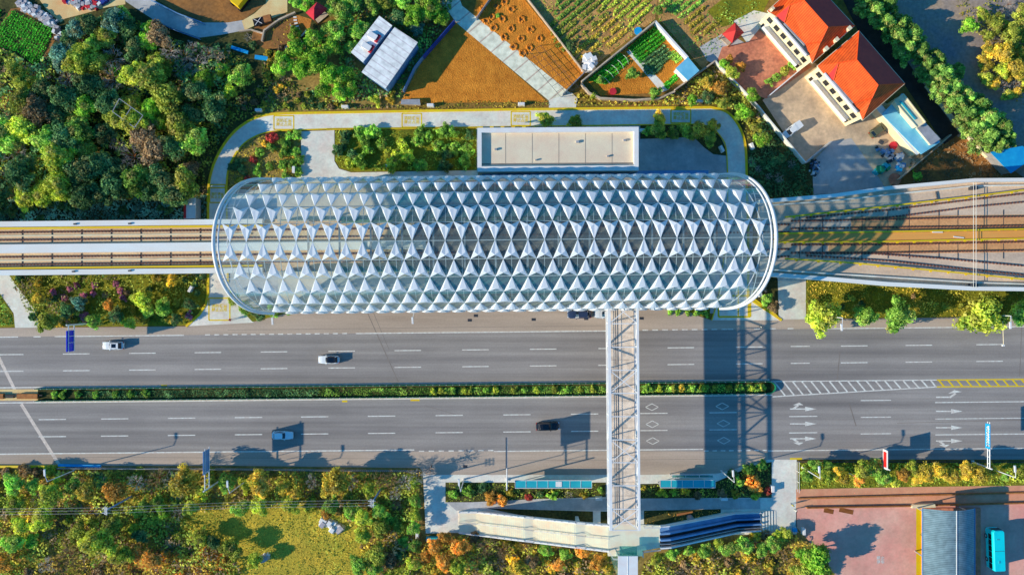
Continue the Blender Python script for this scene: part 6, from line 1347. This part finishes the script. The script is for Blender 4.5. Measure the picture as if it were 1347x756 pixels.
fill([WOOD], 25, (13, 22), {'dark': (.34, 'dark green tree'), 'olive': (.2, 'olive tree'), 'brown': (.12, 'brownish tree'), 'green': (.14, 'mid green tree'), 'teal': (.16, 'bluish-green tree'), 'yellowgreen': (.04, 'yellow-green tree')}, 'in the wood at the upper left', 'tree', 5, holes=[CR0], barep=.07, limit=85)
under([WOOD, [(-30, 60), (20, 70), (52, 92), (60, 100), (48, 175), (-30, 200)]], 'undergrowth of the wood at the upper left', 41, 5.5, h=2.2, size=(.2, .45))
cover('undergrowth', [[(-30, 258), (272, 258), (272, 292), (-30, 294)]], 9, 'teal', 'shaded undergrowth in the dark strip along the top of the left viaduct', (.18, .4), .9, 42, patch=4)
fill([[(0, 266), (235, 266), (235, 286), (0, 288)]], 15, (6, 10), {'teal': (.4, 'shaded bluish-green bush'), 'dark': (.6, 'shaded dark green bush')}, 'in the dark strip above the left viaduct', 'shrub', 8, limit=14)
rows('crop_rows', [(2, 32), (16, 14), (72, 39), (50, 90), (22, 68), (-20, 58)], 60, .62, 'crop', 'leafy dark green crop in rows on the plot in the top left corner', (.12, .24), .5, 3, 40, .68)
rows('crop_rows', [(-40, 16), (2, 14), (-2, 30), (-40, 30)], 60, .62, 'crop', 'small strip of leafy crop at the very top left edge', (.16, .34), .5, 4, 26, .72)
rows('crop_rows', [(138, 92), (150, 84), (170, 100), (158, 108)], -40, .6, 'crop', 'small leafy plot hidden in the middle of the wood', (.16, .3), .5, 4, 26, .7)
under([[(248, 262), (254, 200), (270, 160), (300, 136), (345, 112), (345, 78), (372, 100), (410, 118), (440, 136), (490, 138), (530, 136), (530, 142), (372, 146), (340, 148), (312, 160), (290, 186), (279, 210), (272, 240), (271, 262)]], 'weeds on the rough ground between the wood and the loop road', 43, 4.5, h=.6)
fill([[(300, 152), (345, 118), (380, 108), (430, 134), (500, 138), (372, 142), (330, 148)]], 11, (4, 7), {'olive': (.4, 'olive bush'), 'dark': (.3, 'dark green bush'), 'brown': (.2, 'brownish bush'), 'gold': (.1, 'golden bush')}, 'on the rough ground just above the loop road', 'shrub', 9, limit=20)
fill([[(352, 70), (372, 62), (370, 100), (350, 110)], [(262, 54), (330, 46), (350, 60), (330, 78), (300, 66)]], 11, (4, 7), {'brown': (.4, 'brownish bush'), 'dark': (.4, 'dark green bush'), 'gold': (.2, 'golden bush')}, 'on the bare ground near the dusty-red hut', 'shrub', 10, barep=.2, limit=12)
cover('undergrowth', [[(352, 64), (384, 60), (386, 24), (362, 26), (348, 42), (344, 60)]], 3, 'gold', 'sparse dry growth in the small garden by the dusty-red hut', (.12, .25), .3, 45, thr=.4, patch=2)
under([[(470, 0), (600, -20), (590, 30), (560, 70), (540, 100), (526, 130), (505, 118), (548, 60), (516, 36), (500, 20), (462, 66), (470, 90), (500, 118), (520, 130), (440, 136), (450, 60)]], 'growth round the white sheds', 44, 4.5, ('green', 'dark', 'brown'), h=1.3)
# vegetable plots at the top
def vrows(P, ang, col, lb, seed, pitch=1.05, **k): rows('vegetable_rows', P, ang, pitch, col, lb, (.15, .3), .4, seed, 60 if pitch < 1.2 else 34, .8 if pitch < 1.2 else .62, 'vegetables', **{**dict(gaps=.04 if pitch < 1.2 else .1), **k})
vrows([(735, -20), (800, -60), (790, -4), (742, 36), (728, 20)], 40, 'green', 'upper left block of green vegetable rows beyond the dug plot', 51, 1.5)
vrows([(722, 34), (730, 22), (786, -2), (800, 18), (745, 72), (728, 60)], 40, 'olive', 'middle block of olive vegetable rows beyond the dug plot', 52, 1.5, gaps=.3)
vrows([(800, -60), (860, -40), (856, 18), (832, 40), (792, 12), (790, -6)], 42, 'yellowgreen', 'yellow-green vegetable rows above the walled garden', 53, 1.5, gaps=.25)
vrows([(745, 74), (800, 20), (828, 42), (790, 72), (768, 90)], 40, 'gold', 'sparse golden rows just outside the walled garden', 54, 1.7, gaps=.35)
vrows([(866, -40), (905, -40), (925, 6), (898, 28), (868, 8)], 38, 'green', 'green vegetable rows between the walled garden and the lawn', 55, 1.5)
vrows([(898, 28), (926, 8), (950, 34), (916, 56)], 38, 'gold', 'dry golden rows left of the red hipped pavilion', 56, 1.5, gaps=.3)
vrows([(826, 64), (861, 34), (876, 52), (842, 84)], 35, 'crop', 'bright leafy bed at the top of the walled garden', 57, .9)
vrows([(842, 83), (873, 58), (884, 72), (862, 99), (850, 98)], 35, 'dark', 'bluish cabbage bed in the middle of the walled garden', 58, .9)
vrows([(774, 106), (816, 70), (828, 80), (798, 112)], 35, 'crop', 'shaded leafy bed under the white hoops', 59, .9)
vrows([(872, 112), (888, 98), (892, 104), (878, 118)], 35, 'crop', 'small bright bed beside the light-blue shed', 60, .8)
vrows([(878, 76), (886, 66), (898, 78), (890, 84)], 35, 'green', 'small green bed against the white wall of the walled garden', 61, .8)
cover('ground_cover', [[(690, -60), (870, -60), (862, 26), (772, 92), (692, 0)]], 5, 'olive', 'weeds between the vegetable rows beyond the dug plot', (.12, .26), .3, 46, thr=.42, patch=3)
cover('ground_cover', [[(866, -60), (1003, -60), (1000, 20), (960, 40), (940, 80), (900, 70), (866, 26)]], 4.5, 'green', 'weeds between the plots above the slate court', (.12, .26), .35, 47, thr=.45, patch=3)
under([[(752, 124), (770, 124), (800, 133), (870, 133), (940, 86), (970, 114), (998, 146), (1000, 180), (984, 190), (974, 158), (958, 143), (940, 138), (758, 140)]], 'weeds between the walled garden and the loop road', 48, 4.5, ('gold', 'olive', 'brown'), h=1.0)
cover('ground_cover', [[(526, 134), (722, 132), (722, 141), (526, 145)]], 6, 'gold', 'dry weeds along the foot of the brown field', (.12, .26), .3, 49, patch=2)
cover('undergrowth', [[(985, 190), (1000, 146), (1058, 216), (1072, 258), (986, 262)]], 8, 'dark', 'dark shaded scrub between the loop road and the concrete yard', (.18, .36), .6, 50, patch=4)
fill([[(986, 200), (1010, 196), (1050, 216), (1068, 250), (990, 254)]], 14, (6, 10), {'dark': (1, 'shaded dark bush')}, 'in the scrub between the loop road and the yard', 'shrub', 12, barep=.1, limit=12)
B(655, 20, 4, 'green', 'small green bush at the dug plot edge'); 
T(752, 60, 8, 'dark', 'dark tree at the corner of the vegetable rows', hf=.9); T(832, 97, 9, 'green', 'round green tree inside the walled garden'); T(862, 122, 8, 'green', 'green tree at the lower wall of the walled garden'); T(790, 106, 6, 'green', 'small tree in the left corner of the walled garden'); T(781, 126, 5, 'yellowgreen', 'small yellow-green tree outside the curved wall'); T(866, 14, 7, 'green', 'green tree on the edge between the plots')
fill([[(1320, 0), (1360, 0), (1360, 120), (1320, 130), (1290, 100), (1296, 46)]], 14, (6, 11), {'gold': (.4, 'golden tree'), 'olive': (.35, 'olive tree'), 'yellow': (.25, 'yellow tree')}, 'in the thicket at the upper right edge', 'tree', 13, barep=.25)
cover('undergrowth', [[(1250, -20), (1500, -20), (1500, 130), (1340, 140), (1300, 96), (1290, 50), (1262, 24)]], 4.5, 'gold', 'golden scrub in the thicket at the upper right edge', (.16, .34), .5, 61, thr=.35, patch=4)
cover('undergrowth', [[(1195, 208), (1270, 178), (1330, 230), (1200, 244)]], 4.5, 'brown', 'brownish scrub above the right viaduct', (.16, .3), .4, 62, thr=.3, patch=3)
B(1208, 232, 8, 'green', 'round dark green bush above the right viaduct'); B(1200, 222, 4, 'yellowgreen', 'small yellow-green bush at the wall corner above the right viaduct')
cover('ground_cover', [[(1060, 366), (1500, 370), (1500, 414), (1062, 418)]], 7, 'gold', 'yellow-green grass of the upper right verge', (.12, .26), .3, 63, patch=5)
fill([[(1100, 388), (1260, 388), (1330, 396), (1400, 396), (1400, 408), (1100, 408)]], 15, (4, 7), {'dark': (.5, 'dark bush'), 'olive': (.3, 'olive bush'), 'brown': (.2, 'brownish bush')}, 'on the upper right verge behind the trees', 'shrub', 14, limit=12)
BED = [(14, 364), (272, 361), (272, 388), (261, 408), (244, 426), (46, 428)]
under([BED], 'planting of the flower bed below the left viaduct', 64, 5, ('olive', 'dark', 'brown'), h=1.3, size=(.16, .34))
fill([BED], 10, (5, 8), {'dark': (.5, 'dark green shrub'), 'olive': (.3, 'olive shrub'), 'pink': (.06, 'pink shrub'), 'gold': (.14, 'golden shrub')}, 'scattered in the flower bed below the left viaduct', 'shrub', 15, limit=20)
cover('ground_cover', [[(-120, 385), (0, 388), (14, 410), (18, 428), (-120, 430)]], 8, 'green', 'green planting in the bed at the far left of the road', (.14, .3), .4, 65, patch=4)
# --- lower left scrub
SC = [(-40, 617), (552, 620), (553, 780), (-40, 780)]
for (x, y, r, c, lb) in [(18, 636, 14, 'green', ''), (44, 640, 10, 'green', ''), (66, 652, 18, 'yellowgreen', ''), (56, 682, 16, 'yellowgreen', ''), (98, 640, 13, 'green', ''), (113, 646, 14, 'gold', ''), (152, 647, 16, 'orange', ''), (244, 634, 20, 'gold', ''), (299, 634, 12, 'green', ''), (340, 636, 17, 'gold', ''), (372, 642, 9, 'gold', ''), (388, 650, 9, 'gold', ''), (441, 634, 18, 'gold', ''), (484, 644, 10, 'yellowgreen', ''),
                         (130, 712, 22, 'yellowgreen', ''), (104, 700, 13, 'olive', ''), (148, 690, 14, 'olive', ''), (160, 730, 14, 'yellowgreen', ''), (185, 704, 11, 'dark', ''), (216, 672, 10, 'bright', ''), (208, 660, 10, 'green', ''), (190, 664, 9, 'green', ''), (250, 668, 11, 'olive', ''), (20, 662, 13, 'yellowgreen', ''), (30, 690, 13, 'yellowgreen', ''), (18, 714, 14, 'green', ''), (6, 740, 12, 'orange', ''), (340, 664, 13, 'yellowgreen', ''), (318, 668, 12, 'green', ''), (384, 664, 12, 'yellowgreen', ''), (436, 664, 12, 'green', ''), (462, 672, 11, 'green', ''), (478, 680, 14, 'yellowgreen', ''), (500, 672, 12, 'green', ''), (478, 702, 13, 'yellowgreen', ''), (500, 694, 12, 'olive', ''), (472, 742, 13, 'green', ''), (494, 730, 14, 'olive', ''), (491, 746, 11, 'green', ''),
                         (304, 720, 13, 'olive', ''), (334, 736, 10, 'yellowgreen', ''), (282, 712, 10, 'dark', ''), (265, 706, 11, 'yellowgreen', ''), (545, 632, 9, 'yellowgreen', ''), (546, 658, 9, 'green', ''), (545, 676, 9, 'yellowgreen', ''), (544, 694, 10, 'green', ''), (546, 718, 8, 'green', ''), (544, 742, 10, 'yellowgreen', ''), (178, 728, 10, 'orange', ''), (200, 736, 12, 'orange', ''), (430, 676, 7, 'orange', '')]:
    nm = {'orange': 'orange', 'gold': 'golden', 'olive': 'olive', 'green': 'mid green', 'bright': 'bright green', 'yellowgreen': 'yellow-green', 'dark': 'dark green'}[c]; z_ = 'along the fence at the lower left road edge' if y < 655 else 'in the lower left scrub'
    T(x, y, r, c, nm + ' tree ' + z_, nm + ' trees ' + z_, hf=(1.2 if r > 15 else 1.45) if y < 655 else 1.05)
for (x, y, r) in [(205, 630, 15), (498, 630, 13), (532, 634, 12), (234, 676, 11), (90, 730, 14), (520, 650, 10), (60, 744, 12), (188, 640, 8), (515, 632, 13), (548, 626, 12), (565, 618, 12), (460, 636, 11), (410, 634, 11), (178, 634, 12), (225, 632, 12)]: T(x, y, r, 'brown' if r > 12 else 'grey', 'leafless twiggy tree in the lower left scrub', 'leafless twiggy trees in the lower left scrub', kind='bare', hf=1.7)
MEAD = [(240, 676), (330, 662), (400, 664), (470, 692), (482, 780), (310, 780), (320, 745), (290, 715)]
fill([SC], 17, (8, 13), {'olive': (.26, 'olive bush'), 'green': (.12, 'green bush'), 'yellowgreen': (.26, 'yellow-green bush'), 'dark': (.12, 'dark green bush'), 'orange': (.06, 'orange bush'), 'brown': (.14, 'brownish bush')}, 'scattered in the lower left scrub', 'shrub', 16, holes=[MEAD, [(160, 712), (300, 708), (330, 780), (150, 780)], [(60, 690), (110, 690), (120, 770), (60, 770)]], barep=.1, limit=50)
under([SC], 'growth covering the lower left scrub', 66, 5.5, ('gold', 'olive', 'brown'), h=1.6, size=(.18, .4), holes=[MEAD])
cover('undergrowth', [SC], 3.2, 'gold', 'golden dry weeds covering the lower left scrub', (.16, .36), .7, 166, thr=.4, holes=[MEAD], patch=5)
cover('meadow_grass', [MEAD], 5, 'gold', 'golden green rough grass of the meadow at the lower left', (.1, .22), .4, 67, thr=.2, patch=3)
cover('meadow_grass', [MEAD], 4, 'olive', 'olive tussocks of the meadow at the lower left', (.1, .24), .55, 167, thr=.5, patch=5)
fill([[(175, 722), (290, 712), (300, 770), (170, 770)]], 11, (5, 8), {'orange': (.6, 'orange bush'), 'brown': (.4, 'brownish bush')}, 'on the bare orange slope at the lower left', 'shrub', 17, limit=10)
# --- below the stair and the escalators
for (x, y, r, c) in [(572, 718, 11, 'orange'), (586, 706, 10, 'orange'), (606, 720, 12, 'orange'), (584, 738, 12, 'orange'), (602, 744, 14, 'yellowgreen'), (560, 732, 9, 'orange'), (770, 722, 13, 'orange'), (786, 738, 11, 'orange'), (718, 722, 11, 'green'), (744, 728, 9, 'green'), (735, 742, 9, 'orange'), (800, 748, 9, 'gold'), (680, 746, 11, 'gold'), (700, 738, 9, 'brown')]:
    nm = {'orange': 'orange', 'gold': 'golden', 'green': 'mid green', 'yellowgreen': 'yellow-green', 'brown': 'brownish'}[c]; T(x, y, r, c, nm + ' tree below the cream stairway', nm + ' trees below the cream stairway')
for (x, y, r) in [(640, 720, 15), (662, 724, 13), (690, 718, 10), (626, 736, 12)]: T(x, y, r, 'brown', 'leafless brown tree below the cream stairway', 'leafless brown trees below the cream stairway', kind='bare')
for i, (x, y, r, c) in enumerate([(884, 728, 9, 'green'), (906, 724, 8, 'green'), (928, 724, 9, 'green'), (944, 712, 8, 'yellowgreen'), (958, 722, 11, 'green'), (978, 716, 12, 'green'), (1002, 722, 10, 'green'), (1018, 716, 11, 'green'), (1034, 702, 9, 'olive'), (1022, 702, 8, 'yellowgreen'), (864, 734, 9, 'yellowgreen')]):
    T(x, y, r, c, {'green': 'mid green', 'yellowgreen': 'yellow-green', 'olive': 'olive'}[c] + ' tree in the row below the escalators', {'green': 'mid green', 'yellowgreen': 'yellow-green', 'olive': 'olive'}[c] + ' trees in the row below the escalators', hf=1.1)
T(1072, 734, 21, 'bright', 'large bright green tree at the lower left corner of the pink court'); T(1058, 752, 14, 'olive', 'olive tree below the large bright green one')
UN = [(556, 712), (610, 702), (800, 728), (805, 780), (556, 780)]; UR = [(846, 738), (880, 724), (1000, 702), (1047, 702), (1085, 735), (1100, 780), (842, 780)]
for P, sd2, wh in ((UN, 18, 'below the cream stairway'), (UR, 19, 'below the escalators')):
    fill([P], 16, (7, 11), {'gold': (.28, 'golden bush'), 'brown': (.24, 'brownish bush'), 'olive': (.2, 'olive bush'), 'yellow': (.14, 'yellow bush'), 'green': (.14, 'green bush')}, wh, 'shrub', sd2, barep=.12, limit=24)
    under([P], 'growth ' + wh, 68 + sd2, 5.5, ('gold', 'olive', 'brown'), h=1.5, size=(.18, .38))
# planters of the southern pavement
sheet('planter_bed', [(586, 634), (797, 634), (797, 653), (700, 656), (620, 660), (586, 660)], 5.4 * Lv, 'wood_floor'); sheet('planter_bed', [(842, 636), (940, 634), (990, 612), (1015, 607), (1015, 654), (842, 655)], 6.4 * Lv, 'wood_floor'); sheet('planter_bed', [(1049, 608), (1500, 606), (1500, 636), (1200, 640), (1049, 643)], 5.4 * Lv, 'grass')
for (x, y, r, c, lb) in [(596, 650, 8, 'green', 'green shrub at the left end of the planter behind the long shelter'), (616, 646, 9, 'green', 'rounded green shrub second in the planter behind the long shelter'), (606, 640, 7, 'dark', 'dark shrub by the lamp in the planter'), (634, 642, 8, 'dark', 'dark shrub left of the orange one in the planter'), (646, 656, 10, 'orange', 'orange shrub in the planter left of the dark road sign'), (660, 658, 10, 'orange', 'larger orange shrub at the foot of the dark road sign'), (672, 648, 8, 'gold', 'golden shrub just below the long shelter'),
                         (696, 654, 6, 'red', 'dark red shrub below the long shelter'), (727, 652, 8, 'green', 'green shrub below the long shelter'), (710, 650, 6, 'dark', 'small dark shrub below the long shelter'), (748, 652, 7, 'grey', 'twiggy shrub below the right part of the long shelter'), (768, 652, 6, 'gold', 'small golden shrub below the right end of the long shelter'), (790, 644, 6, 'green', 'green shrub right of the long shelter'),
                         (847, 643, 5, 'gold', 'small golden shrub right of the footbridge'), (871, 648, 8, 'yellowgreen', 'yellow-green shrub at the left end of the short shelter'), (886, 648, 6, 'green', 'green shrub below the short shelter'), (902, 646, 7, 'yellow', 'yellow shrub below the short shelter'), (918, 652, 7, 'brown', 'brownish shrub below the short shelter'), (950, 648, 8, 'brown', 'brownish shrub right of the short shelter'), (968, 650, 8, 'gold', 'golden shrub left of the orange tree'),
                         (992, 636, 13, 'orange', 'orange tree in the planting right of the short shelter'), (1010, 646, 7, 'red', 'dark red shrub beside the pavement'), (984, 616, 10, 'green', 'green shrub at the upper edge of the planting right of the short shelter'), (1002, 612, 9, 'green', 'green shrub in the top corner of the planting right of the short shelter'), (974, 634, 8, 'green', 'green shrub left of the orange tree'), (994, 652, 8, 'yellowgreen', 'yellow-green shrub below the orange tree'), (964, 622, 8, 'dark', 'dark shrub left in the planting right of the short shelter')]:
    B(x, y, r, c, lb, kind='bare' if c == 'grey' else 'bush')
for (x, y, r, c) in [(1062, 624, 9, 'green'), (1072, 612, 9, 'green'), (1085, 626, 10, 'yellowgreen'), (1100, 620, 9, 'yellow'), (1090, 612, 8, 'green'), (1136, 616, 13, 'yellowgreen'), (1130, 630, 10, 'orange'), (1152, 616, 11, 'green'), (1163, 628, 10, 'green'), (1188, 624, 10, 'orange'), (1200, 616, 10, 'yellowgreen'), (1216, 622, 12, 'yellow'), (1234, 620, 13, 'yellow'), (1252, 626, 10, 'gold'), (1272, 618, 13, 'yellow'), (1288, 624, 14, 'yellow'), (1302, 616, 10, 'gold'), (1176, 632, 8, 'yellowgreen'), (1110, 630, 8, 'gold'), (1205, 630, 8, 'gold'), (1345, 618, 9, 'olive'), (1322, 626, 7, 'green')]:
    nm = {'orange': 'orange', 'gold': 'golden', 'green': 'mid green', 'yellowgreen': 'yellow-green', 'yellow': 'yellow', 'olive': 'olive'}[c]; T(x, y, r, c, nm + ' tree on the lower right verge', nm + ' trees on the lower right verge', hf=1.5)
cover('ground_cover', [[(1050, 608), (1500, 607), (1500, 635), (1200, 639), (1050, 642)]], 8, 'yellowgreen', 'yellow-green low growth of the lower right verge', (.14, .3), .5, 80, patch=3)
cover('ground_cover', [[(588, 635), (795, 635), (795, 652), (700, 655), (620, 659), (588, 659)], [(844, 637), (940, 636), (990, 614), (1013, 609), (1013, 653), (844, 654)]], 8, 'olive', 'low planting of the two pavement planters behind the shelters', (.12, .28), .4, 81, patch=2)
cover('ground_cover', [[(848, 672), (946, 670), (946, 674), (870, 689), (848, 689)]], 6, 'orange', 'dry leaves and flowers in the pit above the escalators', (.12, .24), .3, 82, thr=.55, patch=2)
print('trees', NT)
